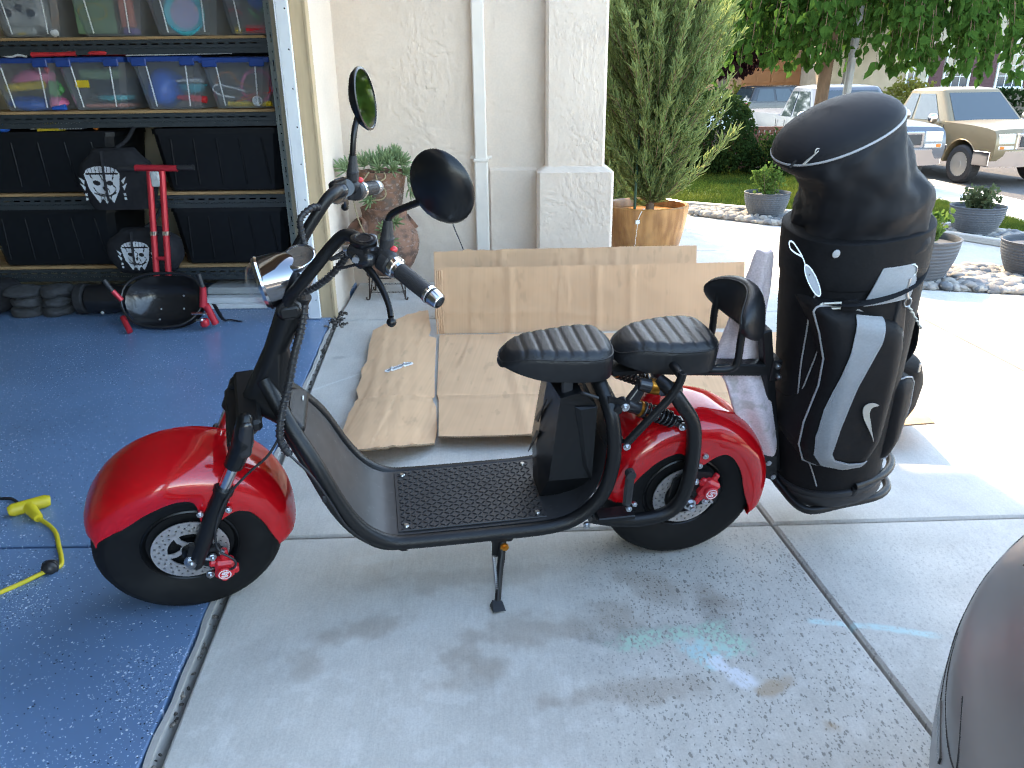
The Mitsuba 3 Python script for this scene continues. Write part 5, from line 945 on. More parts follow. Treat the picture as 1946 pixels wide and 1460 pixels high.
# seats with ribbed tops
def seat(half, zr, zbf, ribs, name, crown=.014):
    o = spl(half + [(u, -w) for u, w in half[-2:0:-1]], 8, True)[:, :2]; G = Polygon(o).exterior; us = o[:, 0]
    def top(x, y):
        d = shapely.distance(shapely.points(x, y), G); e_ = np.clip(1 - d / .026, 0, 1); u0, u1 = us.max(), us.min(); t = (x - u0) / (u1 - u0)
        g = np.zeros_like(x)
        for r in ribs: g = np.maximum(g, np.clip(1 - np.abs(x - r - .05 * (y * y) / .01 * .0) / .0055, 0, 1)) * 1.0
        g = g * np.clip((d - .006) / .012, 0, 1); nose = .030 * np.clip(1 - t / .30, 0, 1) ** 2
        pill = np.zeros_like(x)
        return x, y, zr + crown * (1 - e_) ** .5 - .017 * e_ ** 2 - .0040 * np.sqrt(g) - nose
    m = patch(o, .0062, top, None, lambda x, y: (x * .985 + .015 * us.mean(), y * .95, zbf(x)))
    k = part(sc, name, m, 'seat_leather', 38, MS)
    q = np.array([np.array(top(np.array([a]), np.array([b])))[:, 0] for a, b in np.array(Polygon(o).buffer(-.004).exterior.coords)[:-1:2]])
    part(k, 'piping', tube(q + [0, 0, .0015], .0026, 6, closed=True), 'seat_leather', 60, MS)
    return k
h1 = [(.553, 0), (.545, .036), (.515, .060), (.46, .078), (.40, .091), (.34, .102), (.29, .102), (.256, .083), (.242, .045), (.238, 0)]
seat(h1, .736, lambda x: .664 + .035 * np.clip((x - .42) / .13, 0, 1) ** 1.5, [.488 - .0385 * i for i in range(7)], 'seat')
h2 = [(.236, 0), (.228, .040), (.200, .066), (.150, .086), (.09, .103), (.03, .108), (-.02, .100), (-.047, .072), (-.056, .035), (-.058, 0)]
seat(h2, .742, lambda x: .668 + .02 * np.clip((x - .15) / .09, 0, 1), [.172 - .0365 * i for i in range(6)], 'seat')
# backrest
bk = []
for q in np.linspace(-1, 1, 41):
    q_ = math.sin(q * 1.5708); w = .128 * q_; e_ = max(0.0, 1 - abs(q_) ** 2.4) ** .55; u = -.160 + .085 * q_ * q_; th = .030 * max(e_, .12) ** .6; hz = .078 * max(e_, .06); c = np.array([u, w, .806 + .008 * q_ * q_]); dv = unit(np.array([1, -1.3 * q_, 0]))
    an = np.linspace(0, 2 * math.pi, 25)[:-1]; bk.append([c + dv * th * math.copysign(abs(math.cos(x)) ** .75, math.cos(x)) + np.array([0, 0, hz]) * math.copysign(abs(math.sin(x)) ** .8, math.sin(x)) + np.array([.018, 0, 0]) * math.sin(x) * e_ for x in an])
br = part(sc, 'backrest', loft(bk), 'seat_leather', 50, MS)
part(br, 'piping', tube([r[4] + np.array([0, 0, .001]) for r in bk[1:-1]] + [r[21] for r in bk[-2:0:-1]], .0026, 6, closed=True), 'seat_leather', 60, MS)
for s in (1, -1): part(sc, 'backrest_tube', tube([(-.030, s * .075, .662), (-.070, s * .085, .664), (-.094, s * .09, .675), (-.100, s * .09, .70), (-.098, s * .09, .76), (-.10, s * .088, .82)], .0105, 12, 5), 'frame_black', 60, MS)
# shock absorbers with gold parts
def shock(w, res):
    hi, lo = np.array([.226, w, .600]), np.array([.052, w, .520]); d = unit(lo - hi); L = np.linalg.norm(lo - hi); at_ = lambda t: hi + d * L * t
    k = part(sc, 'shock', [cyl(at_(.04), at_(.30), .020, 18, .019, .003), cyl(at_(.3), at_(.95), .008, 12), cyl(at_(.72), at_(.96), .016, 16, .016, .003), cyl(hi - [0, .012, 0], hi + [0, .012, 0], .014, 14), cyl(lo - [0, .012, 0], lo + [0, .012, 0], .014, 14)], 'gloss_black', 40, MS)
    part(k, 'ring', cyl(at_(.27), at_(.315), .0225, 20, .0225, .002), 'gold_anod', 40, MS)
    a_ = unit(np.cross(d, [0, 1, 0])); P = [at_(.32 + .55 * t / (7.5 * 14)) + .0205 * (a_ * math.cos(t / 14 * 6.283) + np.array([0, 1, 0]) * math.sin(t / 14 * 6.283)) for t in range(int(7.5 * 14))]
    part(k, 'spring', tube(P, .0042, 7), 'gloss_black', 60, MS)
    for q in (hi, lo): bolt(k, q + [0, .022 * (1 if w > 0 else -1), 0], MS, .010, .008, (0, 1 if w > 0 else -1, 0))
    if res:
        r0, r1 = np.array([.186, w - .01, .650]), np.array([.060, w - .01, .618]); dd = unit(r1 - r0)
        part(k, 'reservoir', cyl(r0 + dd * .034, r0 + dd * .118, .0215, 22, .0215, .003), 'gold_anod', 40, MS); part(k, 'reservoir_cap', cyl(r0, r0 + dd * .038, .018, 18, .0205, .003), 'gloss_black', 40, MS); part(k, 'reservoir_cap', cyl(r0 + dd * .117, r0 + dd * .13, .019, 18, .017, .003), 'gloss_black', 40, MS)
        part(k, 'reservoir_label', box((.026, .03, .028), r0 + dd * .072 + [0, .012, 0], .006, None), 'toy_dark', False, MS)
        part(k, 'bridge', hull([p_ for c, r in ((at_(.06), .012), (at_(.16), .012), (r0 + dd * .01, .010), (r0 + dd * .02, .010)) for p_ in np.array(ball(c, r, 1).vertices)]), 'gloss_black', 40, MS)
shock(.112, True); shock(-.10, True)
part(sc, 'shock_bracket', [hull([(.275, .125, .59), (.275, .125, .635), (.215, .125, .59), (.215, .125, .615), (.275, .135, .59), (.275, .135, .635), (.215, .135, .59), (.215, .135, .615)])], 'frame_black', False, MS)
# peg, plate, kickstand
part(sc, 'foot_plate', box((.11, .05, .016), (.235, .165, .256), .003), 'frame_black', False, MS)
part(sc, 'foot_peg', [box((.026, .016, .115), (.203, .170, .345), .006), cyl((.203, .16, .40), (.203, .182, .40), .014, 12)], 'black_plastic', False, MS)
bolt(sc, (.200, .182, .285), MS, .007, .006); bolt(sc, (.180, .17, .29), MS, .006, .006)
ks = part(sc, 'kickstand', [hull([p_ for c, r in (((.560, .155, .185), .011), ((.566, .178, .135), .010)) for p_ in np.array(ball(c, r, 1).vertices)]), tube([(.564, .168, .155), (.576, .205, .107), (.585, .240, .068), (.590, .258, .050)], [.011, .0095, .009, .008], 10, 4), hull([(.612, .254, .043), (.574, .262, .045), (.570, .284, .048), (.606, .286, .048), (.604, .252, .062), (.576, .258, .062)])], 'frame_black', 40, MS)
part(ks, 'bracket', [box((.062, .03, .03), (.562, .148, .205), .004), box((.022, .014, .07), (.578, .15, .165), .004)], 'frame_black', False, MS); bolt(ks, (.556, .168, .178), MS, .010, .006, (0, 1, 0), 'gold_anod')
part(ks, 'spring', tube([(.588 - .0 + .0045 * math.cos(t * .9), .172 + .00052 * t + .0045 * math.sin(t * .9), .155 - .00060 * t) for t in range(120)], .0012, 5), 'steel', 60, MS)
part(sc, 'footrest_cable', tube([(.29, .13, .215), (.26, .12, .20), (.20, .11, .20)], .005, 6, 4), 'cord_black', 60, MS); bolt(sc, (.318, .172, .232), MS, .008, .008)
# rear axle plate, caliper
part(sc, 'axle_plate', hull([(x, w, z) for w in (.118, .130) for x, z in ((.058, .262), (.050, .325), (.0, .358), (-.06, .345), (-.100, .285), (-.092, .232), (-.03, .226), (.03, .228))]), 'frame_black', False, MS)
def hexnut(p, M, r=.0135): part(sc, 'axle_nut', [cyl(np.array(p) - [0, .016, 0], p, r * 1.4, 18), cyl(p, np.array(p) + [0, .014, 0], r, 6), cyl(np.array(p) + [0, .014, 0], np.array(p) + [0, .024, 0], r * .55, 12)], 'zinc', False, M)
hexnut((0, .152, .25), MS)
def caliper(c, M, rz, par=sc):
    R = tr(*c) @ rot([0, 1, 0], rz)
    k = part(par, 'caliper', [box((.050, .036, .064), (0, 0, 0), .008, R), cyl((0, .0, 0), (0, .030, 0), .0205, 24, .0205, .002).apply_transform(R), cyl((.0, -.004, .028), (.0, -.004, .062), .012, 14, .009, .002).apply_transform(R), cyl((0, -.004, -.03), (.0, -.004, -.052), .010, 14, .009, .002).apply_transform(R), box((.026, .026, .02), (.026, -.004, .018), .005, R), box((.022, .024, .026), (-.026, -.004, -.012), .005, R)], 'red_caliper', 35, M)
    Q = R @ frame((0, .030, 0), (-1, 0, 0), None, (0, 1, 0)); ring_ = Point(0, 0).buffer(.0165, quad_segs=8).difference(Point(0, 0).buffer(.0142, quad_segs=8))
    ess = LineString(spl([(.0085, .006), (.0035, .0085), (-.0055, .0065), (-.0055, .0015), (.0055, -.0015), (.0055, -.0065), (-.0035, -.0085), (-.0085, -.006)], 4)).buffer(.0014)
    ess2 = LineString(spl([(.006, .004), (.0025, .0055), (-.002, .0045), (-.0015, .0035), (.002, -.0035), (.002, -.0045), (-.0025, -.0055), (-.006, -.004)], 3)).buffer(.0006)
    part(k, 'logo', prism(shapely.union_all([ring_, ess, ess2]), .0012, Q), 'logo_white', False, M)
    part(k, 'bleed_screw', cyl((.03, .0, .03), (.048, .0, .038), .004, 8).apply_transform(R), 'steel', 40, M)
    return k
caliper((-.056, .135, .292), MS, 150)
for q in ((-.016, .130, .318), (-.056, .132, .243)): bolt(sc, q, MS, .009, .008)
for q in ((-.035, .129, .405), (-.022, .129, .372)): bolt(sc, q, MS, .007, .003, (0, 1, 0), 'steel')
# ---------------------------------------------------------------- front end (steered)
part(sc, 'head_tube', tube([(1.052, 0, .925), (1.085, 0, .855), (1.125, 0, .77), (1.170, 0, .674), (1.232, 0, .545)], [.037, .033, .029, .030, .031], 20, 3), 'frame_black', 60, MF)
for s in (1, -1):
    part(sc, 'fork_cover', [hull([p_ for c, r in (((1.222, s * .118, .655 if s > 0 else .612), .020), ((1.226, s * .128, .640 if s > 0 else .606), .022), ((1.252, s * .130, .565), .024), ((1.236, s * .132, .60), .026)) for p_ in np.array(ball(c, r, 2).vertices)]), cyl((1.240, s * .130, .590), (1.272, s * .130, .525), .026, 20, .024, .004)], 'frame_satin', 40, MF)
    part(sc, 'fork_guard', hull([p_ for u, z, r in ((1.224, .650 if s > 0 else .612, .016), (1.243, .578, .020)) for p_ in np.array(ball((u - .004, s * .146, z), r, 2, (1, .55, 1)).vertices)]), 'gloss_black', 40, MF)
    part(sc, 'stanchion', cyl((1.262, s * .130, .545), (1.322, s * .130, .425), .0155, 20), 'chrome', 60, MF)
    lg = part(sc, 'fork_leg', [tube([(1.308, s * .130, .452), (1.345, s * .132, .378), (1.395, s * .140, .275), (1.418, s * .143, .225)], [.0215, .0235, .0215, .019], 18, 3), cyl((1.302, s * .130, .464), (1.311, s * .130, .446), .0255, 20, .0255, .003), hull([(1.440, s * .130, .235), (1.405, s * .130, .215), (1.380, s * .135, .30), (1.42, s * .135, .30), (1.440, s * .150, .235), (1.408, s * .150, .215), (1.385, s * .150, .30), (1.42, s * .150, .30)])], 'frame_black', 45, MF)
    part(sc, 'axle_nut', [cyl((1.424, s * .146, .245), (1.424, s * .150, .245), .019, 18), cyl((1.424, s * .150, .245), (1.424, s * .164, .245), .0135, 6), cyl((1.424, s * .164, .245), (1.424, s * .171, .245), .0075, 12)], 'zinc', False, MF)
    for q in ((1.375, .395), (1.305, .392)): bolt(sc, (q[0], s * .138, q[1]), MF, .007, .006, (0, s, 0))
part(sc, 'fork_clamp', [beam((1.214, -.125, .632), (1.214, .125, .632), .06, .034, .008), beam((1.246, -.13, .580), (1.246, .13, .580), .06, .035, .008)], 'frame_black', False, MF)
part(sc, 'caliper_mount', hull([(x, w, z) for w in (.120, .132) for x, z in ((1.425, .265), (1.425, .225), (1.350, .165), (1.335, .205), (1.350, .265))]), 'frame_black', False, MF)
caliper((1.348, .142, .195), MF, -8)
for q in ((1.372, .140, .238), (1.388, .142, .178)): bolt(sc, q, MF, .009, .008)
bolt(sc, (1.345, .148, .258), MF, .006, .004)
# handlebar and controls
HB = [(1.078, .045, .890), (1.078, .050, .932), (1.047, .080, .983), (1.007, .100, 1.037), (.970, .110, 1.083), (.944, .120, 1.111), (.926, .135, 1.119), (.903, .17, 1.115), (.865, .22, 1.092), (.835, .262, 1.073), (.80, .32, 1.055)]
for P in (HB, mir(HB)): part(sc, 'handlebar', tube(P, .0145, 16, 5), 'frame_black', 60, MF)
part(sc, 'bar_clamp', [box((.06, .13, .045), (1.078, 0, .905), .012), cyl((1.078, -.06, .91), (1.078, .06, .91), .026, 18)], 'frame_black', 40, MF)
gd = unit(np.array([.778, .355, 1.044]) - [.842, .250, 1.078])
for s in (1, -1):
    S_ = np.array([1, s, 1]); g0 = np.array([.846, .244, 1.080]); at_ = lambda t: (g0 + gd * t) * S_
    g_ = part(sc, 'grip', [cyl(at_(.006), at_(.098), .0185, 22, .0185, .002)] + [tube([at_(.010 + .0042 * i) + .0188 * (np.cross(gd * S_, [0, 0, 1.0]) * math.cos(a) + np.cross(np.cross(gd * S_, [0, 0, 1.0]), gd * S_) * math.sin(a)) for a in np.linspace(0, 6.283, 15)[:-1]], .0011, 4, closed=True) for i in range(21)], 'black_plastic', 40, MF)
    part(g_, 'collar', [cyl(at_(-.012), at_(.003), .0245, 22, .0245, .002), cyl(at_(.003), at_(.010), .021, 22, .0195)], 'chrome', 40, MF)
    part(g_, 'end_cap', [cyl(at_(.097), at_(.106), .0205, 22, .0205, .0015), cyl(at_(.110), at_(.134), .0195, 22, .0165, .0025)], 'chrome', 40, MF); part(g_, 'end_ring', [cyl(at_(.105), at_(.111), .0185, 22), cyl(at_(.1335), at_(.1350), .008, 14)], 'black_plastic', 40, MF)
    sw = part(sc, 'switch_box', [cyl(at_(-.042), at_(-.014), .0255, 20, .0255, .004), hull([p_ for o, r in (((-.0, 0, .016), .016), ((.012, 0, -.012), .012)) for t in (-.038, -.018) for p_ in np.array(ball(at_(t) + np.array(o), r, 1).vertices)])], 'black_plastic', 40, MF)
    part(sw, 'red_button', ball(at_(-.027) + [-.012, 0, .028], .0095, 2, (1, 1, .8)), 'toy_red', 60, MF)
    ctl = part(sc, 'brake_cylinder', [cyl(np.array([.892, .188 * s, 1.108]) + [0, -.022 * s, .010], np.array([.892, .188 * s, 1.108]) + [0, .02 * s, -.012], .022, 18), hull([p_ for o, r in (((.905, .165, 1.112), .020), ((.925, .175, 1.098), .018), ((.900, .208, 1.092), .018), ((.915, .195, 1.080), .015)) for p_ in np.array(ball(np.array(o) * S_, r, 1).vertices)])], 'gloss_black', 40, MF)
    Mr = frame(np.array([.905, .183 * s, 1.122]), (.75, -.62 * s, .0), None, unit((.10, .30 * s, 1.0))) @ np.diag([1.35, .85, 1, 1.0])
    part(ctl, 'reservoir', lathe([(.022, -.02), (.0245, .0), (.0245, .008), (.021, .011), (.0, .0115)], 28, Mr), 'frame_satin', 40, MF); part(ctl, 'lid_ring', lathe([(.017, .011), (.018, .0125), (.014, .0135), (.013, .0115)], 28, Mr), 'gloss_black', 40, MF)
    part(ctl, 'cap_screw', cyl(np.array([.925, .198 * s, 1.094]), np.array([.928, .207 * s, 1.092]), .0085, 12), 'steel', 40, MF); part(ctl, 'hose_end', cyl(np.array([.945, .160 * s, 1.100]), np.array([.925, .170 * s, 1.104]), .0085, 12), 'steel', 40, MF)
    part(sc, 'brake_lever', [tube([np.array(q) * S_ for q in ((.909, .198, 1.076), (.899, .222, 1.068), (.890, .250, 1.058), (.882, .280, 1.041), (.878, .305, 1.022), (.879, .325, 1.008))], [.010, .0085, .0075, .007, .0065, .0065], 12, 5, sq=None), ball(np.array([.880, .334, 1.001]) * S_, .0105, 2)], 'frame_satin', 60, MF)
    bolt(sc, np.array([.905, .205, 1.084]) * S_, MF, .007, .004, (0, s * .5, .8))
# mirrors
def mirror(base, mids, c, nrm, R, up_, label):
    k = part(sc, 'mirror', lathe([(.0, -.030), (R * .55, -.026), (R * .88, -.014), (R, -.002), (R * 1.0, .004), (R * .93, .006), (R * .93, .002)], 40, frame(c, up_, None, nrm) @ np.diag([1.06, .93, 1, 1.0])), 'frame_satin', 40, MF, label=label)
    part(k, 'glass', lathe([(R * .935, .0015), (R * .935, .0035), (0, .0035)], 40, frame(c, up_, None, nrm) @ np.diag([1.06, .93, 1, 1.0])), 'mirror_glass', 40, MF)
    P = [base] + mids; part(k, 'stalk', tube(P, [.0085, .0075, .0075, .0075], 12, 5), 'frame_satin', 60, MF)
    b, d = np.array(base), unit(np.array(mids[0]) - base); part(k, 'boot', [cyl(b - d * .018, b + d * .008, .016, 16, .016, .002), cyl(b + d * .008, b + d * .018, .015, 16, .0125), cyl(b + d * .018, b + d * .03, .0135, 16, .011), cyl(b + d * .03, b + d * .048, .012, 16, .009)], 'black_plastic', 40, MF)
mat('mirror_glass', base_color=(.80, .82, .82), metallic=1.0, roughness=.015)
mirror((.858, .210, 1.132), [(.854, .210, 1.172), (.842, .222, 1.198), (.80, .285, 1.242), (.775, .312, 1.262)], np.array([.762, .322, 1.282]), unit((-.62, -.70, .18)), .0745, (.25, .0, 1), 'black round mirror seen from its back')
mirror((.866, -.210, 1.138), [(.861, -.21, 1.195), (.850, -.225, 1.245), (.828, -.262, 1.285)], np.array([.812, -.280, 1.304]), unit((-.80, .42, .12)), .0735, (.2, .0, 1), 'round mirror showing its glass')
# headlight with dial
hd_ = unit(np.array([1.13, 0, .962]) - [1.02, 0, .985]); Mh = frame((1.075, 0, .972), (0, 1, 0), None, hd_)
hl = part(sc, 'headlight', lathe([(.0, -.070), (.022, -.066), (.040, -.050), (.056, -.020), (.062, .012), (.0635, .044), (.064, .052), (.060, .058), (.056, .056)], 48, Mh), 'chrome_dark', 50, MF, label='chrome bullet headlight')
mat('chrome_dark', base_color=(.24, .245, .26), metallic=1.0, roughness=.05)
scene['clear_lens'] = {'type': 'thindielectric', 'int_ior': 1.5}
part(hl, 'reflector', lathe([(.055, .054), (.045, .030), (.026, .012), (.012, .004), (0, .004)], 40, Mh), 'chrome', 50, MF); part(hl, 'bulb', ball((Mh @ [0, 0, .018, 1])[:3], .009), 'lamp_clear', 50, MF)
part(hl, 'lens', lathe([(.057, .054), (.054, .068), (.042, .081), (.022, .089), (0, .091)], 40, Mh), 'clear_lens', 50, MF)
part(hl, 'rim', lathe([(.063, .046), (.0665, .053), (.062, .061), (.056, .058), (.057, .048)], 48, Mh), 'chrome', 50, MF)
Md = frame((1.038, .012, 1.024), (1, .1, -.2), None, unit((-.42, .25, 1.0))); part(hl, 'dial', lathe([(.036, -.02), (.040, -.004), (.040, .003), (.035, .005), (.035, .001), (0, .001)], 36, Md), 'chrome', 50, MF); part(hl, 'dial_glass', lathe([(.0345, .0015), (.0345, .003), (0, .0035)], 32, Md), 'dial_face', 50, MF)
mat('dial_face', base_color=(.02, .025, .03), roughness=.06, specular=.9)
part(hl, 'mount', [box((.05, .07, .05), (1.060, 0, .930), .01)], 'frame_black', False, MF)
# cables: spiral-wrapped loom, brake hoses
def loom(P, r, M, pitch=.0125, name='cable_loom'):
    Q = spl(P, 10); k = part(sc, name, tube(Q, r * .82, 10), 'cord_black', 60, M); L = np.r_[0, np.cumsum(np.linalg.norm(np.diff(Q, axis=0), axis=1))]; n = int(L[-1] / pitch * 10); rings = []
    s = np.linspace(0, L[-1], n); C = np.stack([np.interp(s, L, Q[:, i]) for i in range(3)], 1); t = np.gradient(C, axis=0); t /= np.linalg.norm(t, axis=1, keepdims=True)
    u = np.cross(t, [0.13, 1, .2]); u /= np.linalg.norm(u, axis=1, keepdims=True); v = np.cross(t, u); a = s / pitch * 6.283
    part(k, 'wrap', tube(C + r * .9 * (u * np.cos(a)[:, None] + v * np.sin(a)[:, None]), r * .22, 5), 'cord_black', 60, M)
loom([(1.035, .03, .905), (1.049, .05, .848), (1.070, .07, .793), (1.092, .09, .719), (1.113, .11, .661), (1.126, .13, .605), (1.122, .138, .570), (1.108, .142, .545)], .0105, MS)
loom([(1.040, .0, .89), (1.058, .015, .83), (1.080, .045, .76), (1.098, .075, .70)], .009, MS, .011)
loom([(.937, .14, 1.078), (.952, .12, 1.046), (.985, .10, 1.003), (1.028, .065, .96), (1.068, .05, .945)], .0085, MF, .012)
loom([(.965, -.105, 1.095), (1.0, .055, 1.120) if False else (.985, -.085, 1.105), (1.018, -.06, 1.09), (1.020, -.05, 1.05), (1.018, -.035, 1.01), (1.04, -.01, .98)], .0085, MF, .012)
for P, M in (([(.94, .165, 1.10), (.975, .15, 1.075), (.965, .14, 1.07), (.945, .14, 1.075)], MF), ([(.915, .198, 1.08), (.955, .16, 1.055), (.965, .135, 1.045)], MF), ([(1.126, .135, .598), (1.161, .145, .549), (1.219, .150, .50), (1.275, .156, .44), (1.315, .155, .36), (1.330, .152, .29), (1.322, .158, .262)], MS), ([(1.322, .16, .262), (1.290, .165, .235), (1.295, .16, .205), (1.325, .155, .19)], MS), ([(1.108, .15, .55), (1.06, .165, .49), (1.02, .17, .40), (.985, .172, .315), (.93, .170, .245)], MS)):
    part(sc, 'brake_hose', tube(P, .0034, 7, 6), 'cord_black', 60, M)
part(sc, 'clip', box((.012, .012, .022), (1.035, .168, .415), .003), 'black_plastic', False, MS)
# ---------------------------------------------------------------- rack behind the scooter (parts of the scooter), golf bag, towel
rk_ = part(sc, 'rack', [tube([(-.36, .0, .235), (-.362, -.08, .20), (-.365, -.14, .175), (-.40, -.158, .168), (-.46, -.152, .165), (-.62, -.135, .165), (-.68, -.12, .165), (-.725, -.08, .165), (-.735, 0, .165), (-.728, .05, .165), (-.70, .085, .165), (-.64, .112, .165), (-.52, .128, .165), (-.44, .140, .165), (-.395, .135, .168), (-.37, .10, .176), (-.352, .04, .195), (-.335, .01, .215)], .0125, 12, 4), tube([(-.45, -.15, .165), (-.45, .135, .165)], .011, 10), tube([(-.60, -.135, .165), (-.60, .118, .165)], .011, 10), tube([(-.33, -.17, .27), (-.40, -.19, .262), (-.52, -.20, .258), (-.66, -.17, .255), (-.728, -.08, .253), (-.735, .0, .252), (-.715, .055, .252), (-.665, .10, .252), (-.60, .128, .252), (-.53, .150, .252)], .013, 12, 4), tube([(-.535, .150, .250), (-.53, .128, .165)], .0125, 10), tube([(-.60, -.185, .256), (-.60, -.135, .165)], .0125, 10)], 'frame_black', 60, MS)
part(sc, 'rack_post', [beam((-.212, .0, .74), (-.345, .0, .235), .040, .030, .004), box((.055, .05, .085), (-.275, .02, .285), .004), hull([(-.235, w, .325) for w in (-.02, .045)] + [(-.315, w, .315) for w in (-.02, .045)] + [(-.335, w, .215) for w in (-.02, .045)] + [(-.29, w, .235) for w in (-.02, .045)])], 'frame_black', False, MS)
part(sc, 'rack_bar', [beam((.02, 0, .634), (-.262, 0, .608), .042, .038, .004), box((.03, .055, .07), (-.262, 0, .610), .004)], 'frame_black', False, MS)
for q in ((-.262, .030, .628), (-.272, .030, .592), (-.292, .046, .292), (-.318, .046, .236)): bolt(sc, q, MS, .007, .004, (0, 1, 0), 'steel')
MB = MS @ tr(-.525, 0, .185) @ rot([0, 1, 0], 7)
def nyl(p, n, uv): return mi.Color3f(.0075, .0075, .0086) * (.75 + .5 * noise(p.x * 300, p.y * 300, p.z * 300) + .3 * (fbm(p.x * 12, p.y * 12, p.z * 12, 3) - .5))
mat('bag_nylon', base_color=proc(nyl), roughness=.72, sheen=.2, specular=.22)
mat('hood_nylon', base_color=(.0080, .0080, .0100), roughness=.66, sheen=.3, specular=.28)
mat('bag_grey', base_color=grain((.27, .28, .29), .12, 200), roughness=.6); mat('bag_piping', base_color=(.33, .33, .33), roughness=.5); mat('bag_silver', base_color=(.50, .48, .42), roughness=.4, metallic=.3)
gb = thing('golf_bag', 'black golf bag with grey panels and hood standing on the scooter rack', 'golf bag')
def ell(cx, a, b, h, p=2.3, n=48, dz=0):
    t = np.arange(n) * 2 * np.pi / n; c, s = np.cos(t), np.sin(t); x = np.sign(c) * np.abs(c) ** (2 / p) * a; y = np.sign(s) * np.abs(s) ** (2 / p) * b
    return np.c_[cx + x, y, h + dz * x / a + x * 0]
# body surface: near-side w as a function of (u', h)
hs_ = [0.03, .10, .25, .45, .62, .74, .80]; ax_ = [.160, .166, .170, .176, .184, .186, .180]; by_ = [.145, .150, .155, .158, .160, .160, .155]
part(gb, 'body', loft([ell(0, np.interp(h, hs_, ax_), np.interp(h, hs_, by_), h) * (1 + .012 * (meshkit.fbm(ell(0, 1, 1, h) * 3 + h * 9) - .5))[:, None] ** np.array([1, 1, 0]) for h in np.linspace(.03, .80, 24)]), 'bag_nylon', 60, MB)
part(gb, 'base', [loft([ell(0, a, b, h) for a, b, h in ((.150, .138, -.012), (.165, .150, -.005), (.170, .155, .005), (.170, .155, .028), (.166, .152, .034), (.170, .155, .040), (.170, .155, .052), (.160, .146, .058))])] + [box((.05, .03, .02), (.13 * math.cos(a), .12 * math.sin(a), -.016), .004) for a in np.arange(6) * 1.047 + .3], 'black_plastic', 40, MB)
part(gb, 'cuff', loft([ell(0, .184, .160, .735), ell(0, .190, .166, .742), ell(0, .192, .168, .80), ell(0, .190, .167, .868), ell(0, .182, .16, .874)]), 'bag_nylon', 40, MB)
def body_w(u, h, off=0): a, b = np.interp(h, hs_, ax_), np.interp(h, hs_, by_); return b * np.clip(1 - np.abs(u / a) ** 2.3, 0, 1) ** (1 / 2.3) + off
# zipped side pocket: bulging panel
PK = rndpoly([(.186, .700), (.178, .714), (.149, .712), (.072, .688), (.002, .658), (-.052, .634), (-.078, .606), (-.087, .552), (-.086, .478), (-.078, .382), (-.064, .251), (-.036, .193), (-.002, .160), (.064, .162), (.132, .190), (.168, .213), (.185, .272), (.178, .348), (.148, .469), (.144, .553), (.165, .638)], .012)
PKG = Polygon(PK).exterior
def pk_w(u, h, off=0.0):
    u, h = np.asarray(u, float), np.asarray(h, float); d = shapely.distance(shapely.points(u, h), PKG)
    e_ = np.clip(d / .05, 0, 1); return .150 + .038 * (1 - (1 - e_) ** 2) ** .5 + .022 * np.clip((.62 - h) / .5, 0, 1) * e_ - .10 * np.clip(np.abs(u - .05) - .08, 0, 1) + .004 * (meshkit.fbm(np.stack([u * 9, h * 9, u * 0], -1)) - .5) * e_ + off
pk = part(gb, 'pocket', patch(PK, .011, lambda u, h: (u, pk_w(u, h), h), None, lambda u, h: (u * .97 + .001, np.minimum(body_w(u, h) - .03, .11), h)), 'bag_nylon', 50, MB)
if True:
    r_ = PK[::1]; part(pk, 'piping', tube(spl(np.c_[r_[:, 0], pk_w(r_[:, 0], r_[:, 1]) + .003, r_[:, 1]], 2, True), .0030, 6, closed=True), 'bag_piping', 60, MB)
def on_pocket(poly, off, mt, nm, step=.010, label=None, r=.004):
    return part(pk, nm, patch(rndpoly(poly, r) if r else poly, step, lambda u, h: (u, pk_w(u, h, off), h), .002), mt, 40, MB, label)
STR = [(.082, .684), (-.006, .654), (.007, .59), (.058, .475), (.097, .346), (.115, .263), (.104, .238), (.057, .214), (-.008, .204), (.006, .172), (.063, .180), (.136, .216), (.160, .259), (.160, .32), (.144, .407), (.113, .506), (.092, .584)]
on_pocket(STR, .0035, 'bag_grey', 'stripe', .010, 'grey reflective stripe')
part(pk, 'stitching', [tube(np.c_[q[:, 0], pk_w(q[:, 0], q[:, 1], .0055), q[:, 1]], .0009, 4, closed=True) for q in [dens(np.array(Polygon(STR).buffer(-.004).exterior.coords)[:-1], .02)]], 'bag_piping', 60, MB)
SWO = spl([(-.010, .398), (.006, .409), (.022, .411), (.035, .404), (.0375, .389), (.031, .363), (.018, .336), (.004, .308), (-.009, .278), (-.001, .307), (.008, .345), (.0145, .371), (.0145, .387), (.007, .396)], 3, True)[:, :2]
on_pocket(SWO, .004, 'bag_silver', 'swoosh', .006, 'pale swoosh emblem', 0)
